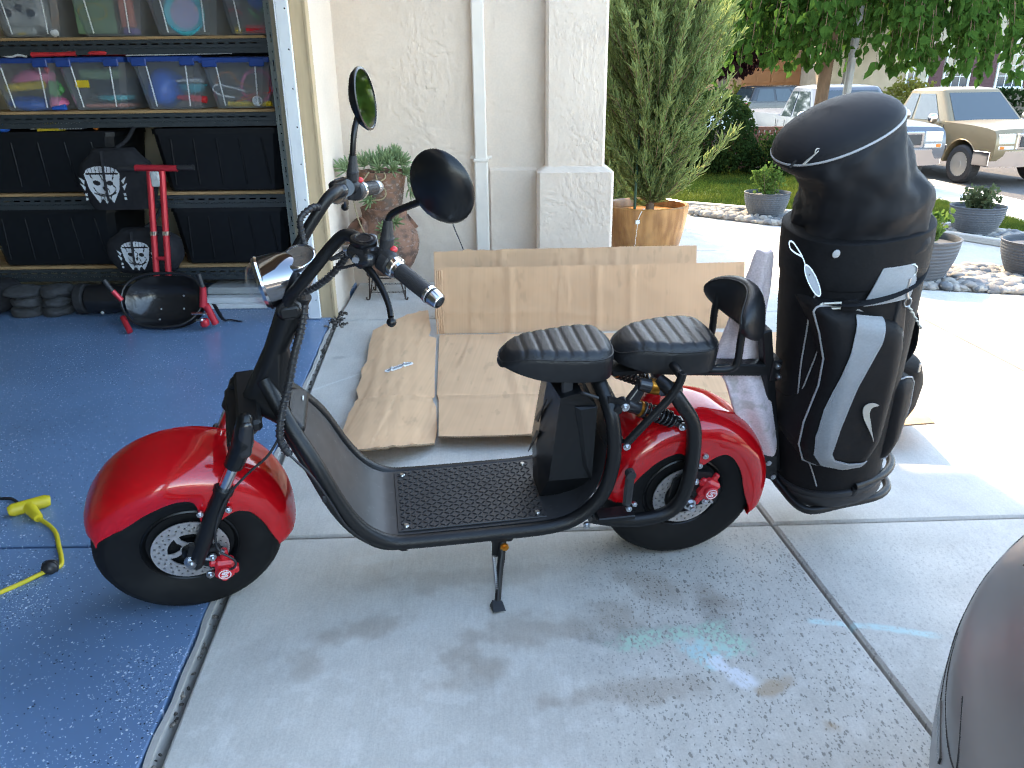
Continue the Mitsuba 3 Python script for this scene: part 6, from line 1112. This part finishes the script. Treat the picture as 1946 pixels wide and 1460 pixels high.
# second, lower pocket on the far right, strap, side pocket
P2 = rndpoly([(-.090, .405), (-.144, .410), (-.180, .393), (-.196, .367), (-.199, .288), (-.172, .174), (-.124, .130), (-.085, .125)], .012)
P2f = lambda u, h, o=0: .118 + .02 * np.clip(shapely.distance(shapely.points(np.asarray(u, float), np.asarray(h, float)), Polygon(P2).exterior) / .04, 0, 1) ** .5 - .5 * np.clip(-.13 - np.asarray(u), 0, 1) + o
p2 = part(gb, 'pocket', patch(P2, .012, lambda u, h: (u, P2f(u, h), h), None, lambda u, h: (u * .9 - .005, u * 0 + .01, h)), 'bag_nylon', 50, MB)
part(p2, 'piping', tube(spl(np.c_[P2[:, 0], P2f(P2[:, 0], P2[:, 1]) + .002, P2[:, 1]], 2, True), .0026, 6, closed=True), 'bag_piping', 60, MB)
part(gb, 'pocket', hull([p_ for c, r in (((-.215, 0, .36), .055), ((-.245, -.02, .30), .055), ((-.235, -.02, .23), .055), ((-.20, .01, .18), .035), ((-.17, .02, .40), .03)) for p_ in np.array(ball(c, r, 2).vertices)]), 'bag_nylon', 60, MB)
part(gb, 'side_handle', tube([(-.175, .03, .60), (-.200, .03, .565), (-.212, .03, .51), (-.212, .03, .45), (-.185, .03, .405)], .012, 8, 5, sq=(.016, .006)), 'bag_nylon', 60, MB)
part(gb, 'zip_pull', [box((.008, .003, .03), (-.215, .075, .405), .001)], 'steel', False, MB)
def on_body(poly, off, mt, nm, r=.004, step=.012): return part(gb, nm, patch(rndpoly(poly, r), step, lambda u, h: (u, body_w(u, h, off), h), .003), mt, 40, MB)
on_body([(.018, .80), (-.075, .795), (-.085, .745), (-.072, .700), (.062, .700)], .010, 'bag_grey', 'grey_panel')
def on_pipe(P): Q = spl([(u, body_w(np.clip(u, -.175, .175), h, .004), h) for u, h in P], 4); return part(gb, 'piping', tube(Q, .0024, 6), 'bag_piping', 60, MB)
on_pipe([(.133, .822), (.146, .782), (.158, .722), (.163, .690)]); on_pipe([(.163, .672), (.164, .594), (.164, .49), (.160, .362), (.150, .25), (.120, .15), (.10, .08)]); on_pipe([(.140, .56), (.150, .48), (.158, .40), (.166, .30)])
part(gb, 'strap', tube([(.160, .105, .71), (.12, .160, .716), (.06, .176, .716), (-.02, .172, .722), (-.09, .150, .735), (-.15, .09, .745)], .01, 8, 5, sq=(.017, .0035)), 'bag_nylon', 60, MB)
part(gb, 'buckle', [tube(np.array([(.160, .150, .704), (.122, .165, .706), (.122, .166, .722), (.160, .151, .720)]), .0032, 6, closed=True), ball((.163, .147, .712), .009, 2, (1, .5, 1))], 'bag_silver', 50, MB); part(gb, 'tab', hull([(.118, .168, .700), (.118, .168, .728), (.085, .180, .728), (.078, .182, .714), (.085, .180, .700), (.118, .160, .70), (.085, .17, .728)]), 'bag_nylon', False, MB)
part(gb, 'snap', lathe([(.011, 0), (.011, .002), (.008, .0045), (0, .005)], 18, frame((.135, .137, .848), (1, 0, 0), None, unit((.62, 1, 0)))), 'bag_piping', 40, MB)
def ringp(c, a, b, r, ax=(1, 0, 0), ay=(0, 0, 1)): t = np.linspace(0, 6.283, 17)[:-1]; return tube(np.array(c) + np.outer(np.cos(t) * a, ax) + np.outer(np.sin(t) * b, ay), r, 6, closed=True)
part(gb, 'clip', [ringp((-.062, .160, .775), .020, .018, .0028), tube([(-.062, .163, .757), (-.058, .166, .72), (-.066, .166, .70)], .0055, 8, 3), ringp((-.068, .166, .688), .010, .013, .0022)], 'steel', 60, MB)
part(gb, 'braid', [tube([(-.072 - .004 * i + .003 * math.sin(i * 2.6), .166 + .003 * math.cos(i * 2.6), .676 - .006 * i) for i in range(14)], .0032, 6)] , 'bag_silver', 60, MB)
part(gb, 'retractor', hull([p_ for c, r in (((-.055, .155, .74), .010), ((-.075, .150, .60), .008), ((-.045, .155, .60), .006)) for p_ in np.array(ball(c, r, 1).vertices)]), 'black_plastic', 60, MB)
# oval luggage tag on its white cord
t_ = np.linspace(0, 6.283, 29)[:-1]; Mt = frame((.192, .138, .786), (-.75, -.55, .08), None, unit((.55, .80, .10)))
tg = part(gb, 'tag', prism(np.c_[.0185 * np.cos(t_), .044 * np.sin(t_)], .003, Mt), 'bag_grey', False, MB, label='oval name tag in a white rim')
part(tg, 'rim', tube(np.c_[.0185 * np.cos(t_), .044 * np.sin(t_), t_ * 0 + .0015], .0028, 6, closed=True), 'logo_white', 60, MB @ Mt); part(tg, 'mark', [box((.005, .001, .011), (0, .018, .004), 0, frame((0, 0, 0), (1, 0, 0), None, (0, 0, 1)))], 'black_plastic', False, MB @ Mt)
part(tg, 'cord', tube([(0, .044, .002), (.004, .066, .004), (-.014, .088, .006), (-.024, .106, .006), (-.016, .120, .006), (-.004, .114, .006), (.003, .09, .006), (.006, .066, .006)], .0026, 6, 5), 'logo_white', 60, MB @ Mt)
# travel hood
def hring(h, L, R, b, tilt=0, wr=0.0, seed=0):
    c, a = (L + R) / 2, (L - R) / 2; q = ell(c, a, b, h, 2.2, 72); q[:, 2] += tilt * (q[:, 0] - c) / a
    if wr:
        an = np.arctan2(q[:, 1] / b, (q[:, 0] - c) / a); fo = meshkit.fbm(np.c_[np.cos(an) * 1.8 + q[:, 2] * 9, np.sin(an) * 1.8 - q[:, 2] * 4, q[:, 2] * 7 + seed]) - .5; rid = np.abs(meshkit.noise(np.c_[np.cos(an) * 2.6 + q[:, 2] * 5, np.sin(an) * 2.6 + q[:, 2] * 12, an * 0 + seed]) - .5) * 2
        q[:, :2] += ((fo * 1.3 + (rid - .5) * .30) * wr)[:, None] * (q[:, :2] - [c, 0]) / b
    return q
HT = [(.805, .176, -.180, .158, -.004), (.818, .185, -.187, .170, -.004), (.835, .187, -.190, .175, -.003), (.86, .178, -.184, .168, .008), (.885, .165, -.178, .165, .006), (.93, .160, -.170, .166, 0), (.975, .162, -.150, .165, .006), (1.015, .185, -.104, .162, 0), (1.050, .218, -.080, .158, -.016), (1.085, .236, -.068, .150, -.034), (1.104, .238, -.062, .142, -.046)]
HTi = np.array(HT); hh = np.linspace(0, len(HT) - 1, 40); HTf = np.array([[np.interp(x, range(len(HT)), HTi[:, k]) for k in range(5)] for x in hh])
R_ = [hring(h, L, R, b, tl, .068 * min(1, i / 6) * (1 - .55 * i / 39), 3) for i, (h, L, R, b, tl) in enumerate(HTf)]
edge_ = hring(1.112, .240, -.060, .140, -.050)
R_.append(edge_)
part(gb, 'hood', loft(R_, False), 'hood_nylon', 60, MB, label='black travel hood with zipped top')
hk = [k for k in scene if k.startswith(gb + '__hood')][-1]
part(hk, 'piping', tube(edge_ + [0, 0, .001], .0032, 7, closed=True), 'bag_piping', 60, MB)
part(hk, 'top', loft([edge_ - [0, 0, .001]] + [hring(1.112 + .062 * math.sin(t * 1.57), .09 + .03 * t + (.150) * math.cos(t * 1.5), .09 + .03 * t - .150 * math.cos(t * 1.5), .140 * math.cos(t * 1.5), -.050 * math.cos(t * 1.45)) for t in np.linspace(.08, 1, 10)]), 'hood_nylon', 60, MB)
part(hk, 'zip', tube([(.236, .055, 1.062), (.215, .068, 1.088), (.17, .078, 1.118), (.11, .078, 1.146)], .004, 6, 4), 'black_plastic', 60, MB)
part(hk, 'zip_pull', [beam((.222, .090, 1.074), (.190, .098, 1.106), .009, .003, .001), ringp((.192, .098, 1.104), .006, .007, .0016)], 'bag_silver', False, MB)
part(hk, 'zip', tube([(-.182, .05, .845), (-.170, .05, .90), (-.152, .05, .96)], .0035, 6, 4), 'bag_piping', 60, MB)
# towel hanging between seat bar and bag
def tow(p, n, uv):
    s_ = smoothstep(.55, .72, fbm(p.x * 26, p.y * 26, p.z * 26, 3)) * smoothstep(.25, .5, 1.0 - p.z)
    return mix(mi.Color3f(.76, .64, .65) * (.85 + .3 * noise(p.x * 260, p.y * 260, p.z * 260)), (.30, .26, .20), s_ * .45)
bumped('towel_cloth', {'base_color': proc(tow), 'roughness': .95, 'sheen': .5}, lambda p, n, uv: .0022 * noise(p.x * 330, p.y * 330, p.z * 330), 1.0)
TWL = [(.955, -.178, -.215), (.94, -.172, -.222), (.90, -.166, -.226), (.85, -.158, -.230), (.78, -.140, -.232), (.70, -.120, -.238), (.63, -.103, -.246), (.595, -.110, -.252), (.56, -.130, -.256), (.50, -.145, -.272), (.44, -.172, -.292), (.39, -.198, -.308), (.345, -.218, -.322), (.325, -.226, -.325)]
tr_ = []
for z, a, b in TWL:
    t = np.linspace(0, 1, 13); u = a + (b - a) * t; fold = .010 * np.sin(t * 9 + z * 5) * (1 if z < .9 else .4) + .02 * (1 - (2 * t - 1) ** 2)
    w = (-.045 + fold + .075 * np.clip((.62 - z) / .10, 0, 1)); tr_.append(np.r_[np.c_[u, w, u * 0 + z], np.c_[u[::-1], w[::-1] - .012, u * 0 + z]])
single('towel', loft([np.array([np.interp(x, range(len(tr_)), np.array(tr_)[:, i, k]) for i in range(26) for k in range(3)]).reshape(26, 3) for x in np.linspace(0, len(tr_) - 1, 37)]), 'towel_cloth', 'pale pinkish towel hanging between the rear seat and the golf bag', 'towel', 60, MS)
# ---------------------------------------------------------------- flattened cardboard box
def card(p, n, uv):
    rib = noise((p.x - .09 * p.y) * 160, p.y * 2, p.z * 2); st = fbm(p.x * 5, p.y * 5, p.z * 5, 3); cr = smoothstep(.62, .75, fbm(p.x * 30, p.y * 9, p.z * 9, 3))
    return mi.Color3f(.60, .385, .225) * (.86 + .08 * rib + .16 * st - .10 * cr)
bumped('cardboard', {'base_color': proc(card), 'roughness': .85, 'specular': .2}, lambda p, n, uv: .0006 * noise((p.x - .09 * p.y) * 150, p.y * 1.2, p.z * 1.2) + .003 * smoothstep(.55, .62, fbm(p.x * 6.5, p.y * .7, p.z * .7, 2)) , 1.0, 2e-3)
mat('card_edge', base_color=grain((.24, .165, .10), .3, 90), roughness=.9)
cb = thing('cardboard_box', 'large flattened brown cardboard box opened out on the driveway behind the scooter', 'cardboard')
def wob(x, y, s, a, seed=0): return a * (meshkit.fbm(np.c_[np.asarray(x) * s, np.asarray(y) * s, np.asarray(x) * 0 + seed]) - .5)
def crease(v, c, w=.012): return np.clip(1 - np.abs(v - c) / w, 0, 1)
foldx = lambda y: -.330 - .073 * (y - 2.9)
def fz(x, y):
    z = .016 + wob(x, y, 2.2, .018) + .006 * crease(y, 3.34, .02) + .006 * (crease(x + .07 * (y - 3.5), .02, .036) + crease(x + .07 * (y - 3.5), .25, .036) + crease(x, .72, .036) + crease(x, 1.2, .036))
    return z + .055 * np.clip((3.30 - y) / .5, 0, 1) ** 1.3 * (.8 + .4 * np.clip(x, 0, 1)) + .05 * np.clip((x - 1.2) / .5, 0, 1) * np.clip((3.3 - y) / .5, 0, 1)
NE = [(x, 2.812 - .040 * x + .006 * math.sin(x * 9)) for x in np.linspace(-.30, 1.66, 24)]
P = NE + [(1.70, 3.02), (1.66, 3.5), (1.60, 4.25)] + [(foldx(4.27) + .01, 4.285), (foldx(3.36) + .008, 3.36), (foldx(3.33) + .02, 3.30)]
part(cb, 'floor_panel', patch(P, .02, lambda x, y: (x, y, fz(x, y)), .006), 'cardboard', 22)
part(cb, 'fluted_edge', tube([(x, y - .001, float(fz(np.array([x]), np.array([y]))[0]) - .003) for x, y in NE], .004, 5, sq=(.004, .0035)), 'card_edge', False)
LF = [(-.655, 2.605), (-.56, 2.622), (-.46, 2.66), (-.315, 2.800), (-.318, 2.95), (-.345, 3.20), (-.372, 3.29), (-.362, 3.33), (foldx(3.6) - .006, 3.6), (foldx(4.2) - .006, 4.205), (-.475, 4.215), (-.470, 4.30), (-.512, 4.58), (-.64, 4.46), (-.805, 4.275), (-.79, 4.05), (-.755, 3.78), (-.765, 3.66), (-.742, 3.55), (-.738, 3.38), (-.705, 3.26), (-.715, 3.08), (-.70, 2.85)]
def lz_(x, y):
    r = np.clip((foldx(y) - x) / .40, 0, 1); z = .022 + .050 * np.sin(r * 2.6) * (.5 + .5 * np.clip((3.6 - y), 0, 1)) + wob(x, y, 2.0, .012, 4) + .007 * sum(crease(x + .09 * (y - 3), c, .008) for c in (-.42, -.49, -.55, -.62)) + .012 * crease(y - .25 * x, 3.38, .025)
    return z + .03 * np.clip((2.95 - y) / .3, 0, 1) + .05 * np.clip((y - 4.2) / .35, 0, 1)
part(cb, 'side_flap', patch(LF, .024, lambda x, y: (x, y, lz_(x, y)), .006), 'cardboard', 22)
part(cb, 'fluted_edge', tube([(x, y - .001, float(lz_(np.array([x]), np.array([y]))[0]) - .003) for x, y in spl([(-.655, 2.605), (-.56, 2.622), (-.46, 2.66), (-.318, 2.798)], 5)], .0045, 5), 'card_edge', False)
# wall panel folded up from the floor panel and the panel standing behind it
def up(x0, x1, y0, y1, zt, seed, tops=0.0):
    def fn(x, h): return x, y0 + (y1 - y0) * h / zt + .03 * (x - x0) + wob(x, h, 2.5, .03, seed) - .008 * (crease(x, x0 + .42, .034) + crease(x, x0 + .93, .034) + crease(x, x0 + 1.13, .034)) - .004 * crease(h - .10 * np.clip(x0 + .9 - x, 0, .3), .10, .03) * (x < x0 + 1.0), h
    n = 40; top = [(x, zt + tops * (meshkit.noise(np.array([[x * 22, seed, 0.0]]))[0] - .7) * (1 if x < x0 + .42 else .1)) for x in np.linspace(x1, x0, n)]
    return patch([(x0, .012), (x1, .012)] + top, .016, fn, .006)
wp = part(cb, 'wall_panel', up(-.425, 1.375, 4.30, 4.40, .385, 1), 'cardboard', 22)
part(cb, 'fold_line', [tube([(foldx(4.28) + .012 * k, 4.285 + .003 * k, .02 + .0), (foldx(4.28) + .012 * k - .003, 4.30 + .003 * k, .19), (foldx(4.28) + .012 * k - .006, 4.385, .375)], .0045, 5, 3) for k in range(4)], 'cardboard', False)
part(cb, 'rear_panel', up(-.475, 1.165, 4.62, 4.73, .42, 6, .028), 'cardboard', 22)
HL = LineString([(-.618, 3.605), (-.526, 3.728)])
part(cb, 'hand_hole_sticker', patch(np.array(HL.buffer(.019, quad_segs=5).exterior.coords)[:-1], .005, lambda x, y: (x, y, lz_(x, y) + .003), .001), 'tag_white', False, label='white oval sticker')
part(cb, 'hand_hole', patch(np.array(HL.buffer(.009, quad_segs=4).exterior.coords)[:-1], .004, lambda x, y: (x, y, lz_(x, y) + .0052), .0005), 'bag_grey', False)
# ---------------------------------------------------------------- clay jug, pot with succulents, wire stand
def clay(p, n, uv):
    v = fbm(p.x * 22, p.y * 22, p.z * 22, 4); w = fbm(p.x * 70, p.y * 70, p.z * 70, 2)
    return mix(mix((.10, .062, .046), (.24, .125, .08), smoothstep(.3, .65, v)), (.32, .27, .23), smoothstep(.6, .8, w) * .45)
bumped('old_clay', {'base_color': proc(clay), 'roughness': .85}, lambda p, n, uv: .004 * fbm(p.x * 60, p.y * 60, p.z * 60, 3))
def clay2(p, n, uv):
    v = fbm(p.x * 14, p.y * 14, p.z * 14, 4); w = fbm(p.x * 60, p.y * 60, p.z * 60, 2)
    return mix(mix((.20, .105, .065), (.115, .085, .068), smoothstep(.40, .62, v)), (.36, .30, .25), smoothstep(.58, .78, w) * .5)
bumped('pot_clay', {'base_color': proc(clay2), 'roughness': .85}, lambda p, n, uv: .003 * fbm(p.x * 60, p.y * 60, p.z * 60, 3))
J = np.array([-.845, 5.25, .0])
st = thing('plant_stand', 'low rusty wire plant stand with curled feet by the wall', 'plant stand'); mat('rusty_wire', base_color=grain((.055, .04, .032), .4, 60), roughness=.8)
part(st, 'ring', ringp(J + [0, 0, .155], .15, .15, .005, (1, 0, 0), (0, 1, 0)), 'rusty_wire', 60); part(st, 'ring', tube([J + [.16 * math.cos(a), .16 * math.sin(a), .05] for a in np.arange(4) * 1.571 + .78], .0035, 6, closed=True), 'rusty_wire', 60)
for a in np.arange(4) * 1.571 + .78:
    d = np.array([math.cos(a), math.sin(a), 0]); q = np.array([-d[1], d[0], 0])
    part(st, 'leg', tube([J + d * .15 + q * .02 + [0, 0, .155], J + d * .165 + q * .008 + [0, 0, .06], J + d * .175 + [0, 0, .006], J + d * .195 + [0, 0, .006], J + d * .20 + [0, 0, .022]], .005, 6, 4), 'rusty_wire', 60); part(st, 'leg', tube([J + d * .15 - q * .02 + [0, 0, .155], J + d * .165 - q * .008 + [0, 0, .06], J + d * .175 + [0, 0, .006]], .005, 6, 4), 'rusty_wire', 60)
jg = thing('clay_jug', 'dark brown clay strawberry jar with side mouths on the wire stand', 'clay jar')
part(jg, 'vessel', lathe([(.09, .16), (.125, .165), (.175, .22), (.212, .30), (.224, .37), (.210, .44), (.175, .50), (.155, .535), (.150, .57), (.158, .60), (.160, .61), (.140, .61)], 48, tr(*J)), 'old_clay', 50)
for a, z, r in ((3.75, .44, .098), (.25, .50, .055), (4.9, .34, .06)):
    d = np.array([math.cos(a), math.sin(a), 0]); c = J + d * .175 + [0, 0, z]; dd = unit(d + [0, 0, .75]); Mm = frame(c - dd * .05, np.cross(dd, [0, 0, 1]), None, dd)
    part(jg, 'side_mouth', lathe([(r * .8, -.02), (r * .92, r * .6), (r, r * 1.08), (r * 1.02, r * 1.2), (r * .92, r * 1.26), (r * .82, r * 1.08), (r * .7, r * .4), (0, r * .3)], 28, Mm), 'old_clay', 50)
ptm = thing('terracotta_pot', 'weathered terracotta pot standing in the jar mouth', 'plant pot')
part(ptm, 'vessel', lathe([(.100, .575), (.118, .60), (.140, .72), (.158, .815), (.163, .835), (.163, .845), (.150, .846), (.143, .82)], 40, tr(*J)), 'pot_clay', 40); part(ptm, 'soil', lathe([(.0, .825), (.146, .822), (.14, .80)], 20, tr(*J)), 'pot_soil', 40)
su = thing('succulent', 'grey green finger leaved succulent spilling from the terracotta pot', 'succulent'); rs = np.random.default_rng(61); fl, stm = [], []
def rosette(c, ax, n, L):
    ax = unit(ax); a_ = unit(np.cross(ax, [.3, 1, .2])); b_ = np.cross(ax, a_)
    for i in range(n):
        f = i * 2.4; t = .25 + 1.05 * (i / n); d = ax * math.cos(t) + (a_ * math.cos(f) + b_ * math.sin(f)) * math.sin(t); l = L * rs.uniform(.75, 1.15)
        s = np.array(c) - ax * .025 * (i / n); fl.append(tube([s, s + d * l * .5 + [0, 0, .002], s + d * l * .85 + ax * .006, s + d * l + ax * .010], [.0032, .0052, .0046, .0014], 5))
ros = [((-.20, -.05, .875), (-.5, -.3, 1), 22), ((-.10, -.08, .90), (-.1, -.5, 1), 34), ((-.02, -.06, .90), (.1, -.5, 1), 30), ((.05, -.08, .91), (.2, -.5, 1), 34), ((.10, -.03, .93), (.3, -.3, 1), 30), ((.145, -.05, .90), (.7, -.4, .8), 30), ((.00, -.12, .87), (.0, -.8, .7), 26), ((.09, -.12, .87), (.4, -.8, .6), 28), ((.17, -.07, .84), (1, -.4, .3), 26), ((.195, -.06, .78), (1, -.4, -.2), 22), ((.20, -.06, .72), (.8, -.4, -.6), 18), ((.0, .05, .92), (0, 0, 1), 26), ((.08, .05, .93), (.2, .1, 1), 26), ((-.07, .06, .9), (-.3, 0, 1), 22), ((-.06, -.20, .685), (-.1, -1, .3), 24), ((.035, -.25, .50), (.1, -1, .5), 28), ((.06, -.25, .42), (.2, -1, .1), 26), ((-.03, -.25, .41), (-.2, -1, .1), 20), ((.10, -.22, .54), (.4, -1, .5), 20), ((-.235, -.09, .87), (-.9, -.4, .8), 20)]
for c, a, n in ros: rosette(J + np.array(c), a, int(n * .85), .074)
for P in (((-.02, -.13, .86), (-.0, -.19, .80), (.05, -.205, .74), (.03, -.20, .69), (-.05, -.20, .68)), ((-.13, -.10, .86), (-.16, -.19, .74), (-.15, -.22, .62), (-.11, -.24, .50), (-.07, -.25, .43)), ((-.06, -.14, .85), (-.08, -.18, .82), (-.12, -.17, .78)), ((.04, -.15, .85), (.05, -.175, .82), (.02, -.18, .80)), ((.05, -.25, .41), (.07, -.24, .30), (.08, -.20, .20)), ((.15, -.06, .86), (.20, -.08, .80), (.20, -.07, .70)), ((-.13, -.05, .86), (-.19, -.07, .87))): stm.append(tube(J + np.array(P), .0045, 6, 5))
mat('succulent_stem', base_color=grain((.32, .26, .15), .25, 60), roughness=.8)
part(su, 'foliage', fl, 'succulent_leaf', 60); part(su, 'stem', stm, 'succulent_stem', 60)
single('wire', tube([(-.455, 5.50, .60), (-.42, 5.47, .50), (-.385, 5.46, .40), (-.33, 5.45, .25), (-.30, 5.45, .05)], .004, 6, 4), 'cord_black', 'thin black wire leaning against the stucco wall', 'wire', 60)
# ---------------------------------------------------------------- grey car at the lower right
mat('grey_metallic', base_color=(.30, .295, .295), metallic=.45, roughness=.32, clearcoat=1.0, clearcoat_gloss=.97)
car = thing('grey_car', 'grey metallic car with only its rounded bumper corner in the photo', 'car')
CX, CY = .462, 1.408
def carring(z, ins, n=40):
    x0, y1 = CX + ins, CY - ins * .85; x1, y0 = CX + 4.4 - ins, CY - 1.86 + ins * .85; out = []
    for q, R in enumerate((.5, .5, 1.049, .55)):
        r = R - ins * .25; cx, cy = (x1 - r, x1 - r, x0 + r, x0 + r)[q], (y0 + r, y1 - r, y1 - r, y0 + r)[q]; a0 = (q - 1) * math.pi / 2
        for a in np.linspace(0, math.pi / 2, n):
            p = 1.868 if q == 2 else 2.2; k = (abs(math.cos(a)) ** p + abs(math.sin(a)) ** p) ** (-1 / p); out.append((cx + r * k * math.cos(a0 + a), cy + r * k * math.sin(a0 + a), z))
    return np.array(out)
CP = spl([(.20, .13), (.26, .065), (.34, .020), (.44, .0), (.52, .0), (.565, .008), (.60, .030), (.628, .046), (.66, .060), (.69, .075), (.74, .105), (.79, .155), (.83, .23), (.865, .36), (.89, .60), (.90, .85)], 3) * [1.1, 1]
part(car, 'body', loft([carring(z, i) for z, i in CP]), 'grey_metallic', 24)
def surf(z, j): i = np.interp(z, CP[:, 0], CP[:, 1]); R = carring(z, i); k = int(j); return R[k] + (R[k + 1] - R[k]) * (j - k)
def nrm_(p): return unit(p - np.array([CX + 1.1, CY - 1.1, p[2] - .25]))
def gap(P, r=.0014, m_='dark_gap', nm='panel_gap'): Q = spl([surf(z, 80 + j) for z, j in P], 5); part(car, nm, tube(Q, r, 6), m_, 60)
gap([(.68, 2), (.66, 8), (.635, 14), (.612, 18.5), (.590, 22), (.575, 24.5), (.565, 26.5)]); gap([(.60, 23.5), (.592, 26), (.595, 29), (.605, 30.6), (.620, 30), (.632, 28)], .0012)
gap([(.70, 14), (.76, 18), (.84, 24), (.91, 30), (.945, 36)], .0016)
sl = [surf(z, 80 + j) for z, j in ((.556, 26.8), (.574, 26.8), (.560, 29.4), (.570, 29.4))]; part(car, 'marker_lamp', hull([p + nrm_(p) * .003 for p in sl] + [p - nrm_(p) * .01 for p in sl]), 'gloss_black', False)
hl_ = [surf(z, 80 + j) for z, j in ((.72, 8), (.72, 15), (.71, 22), (.80, 10), (.82, 18), (.78, 23.5))]; part(car, 'headlight', hull([p + nrm_(p) * .006 for p in hl_] + [p - nrm_(p) * .02 for p in hl_]), 'gloss_black', 30)
part(car, 'greenhouse', loft([[(CX + 1.35, CY - .34, .97), (CX + 1.35, CY - 1.54, .97), (CX + 4.0, CY - 1.54, .97), (CX + 4.0, CY - .34, .97)], [(CX + 2.1, CY - .44, 1.42), (CX + 2.1, CY - 1.44, 1.42), (CX + 3.3, CY - 1.44, 1.42), (CX + 3.3, CY - .44, 1.42)]]), 'car_glass', False)
part(car, 'roof', box((1.3, 1.05, .04), (CX + 2.7, CY - .94, 1.44), .015), 'grey_metallic', False)
for x in (.95, 3.55):
    car_wheel(car, (x, -.12, .32), .32, .22, tr(CX, CY, 0), 5); car_wheel(car, (-x, 1.66, .32), .32, .22, tr(CX, CY, 0) @ rot([0, 0, 1], 180), 5)
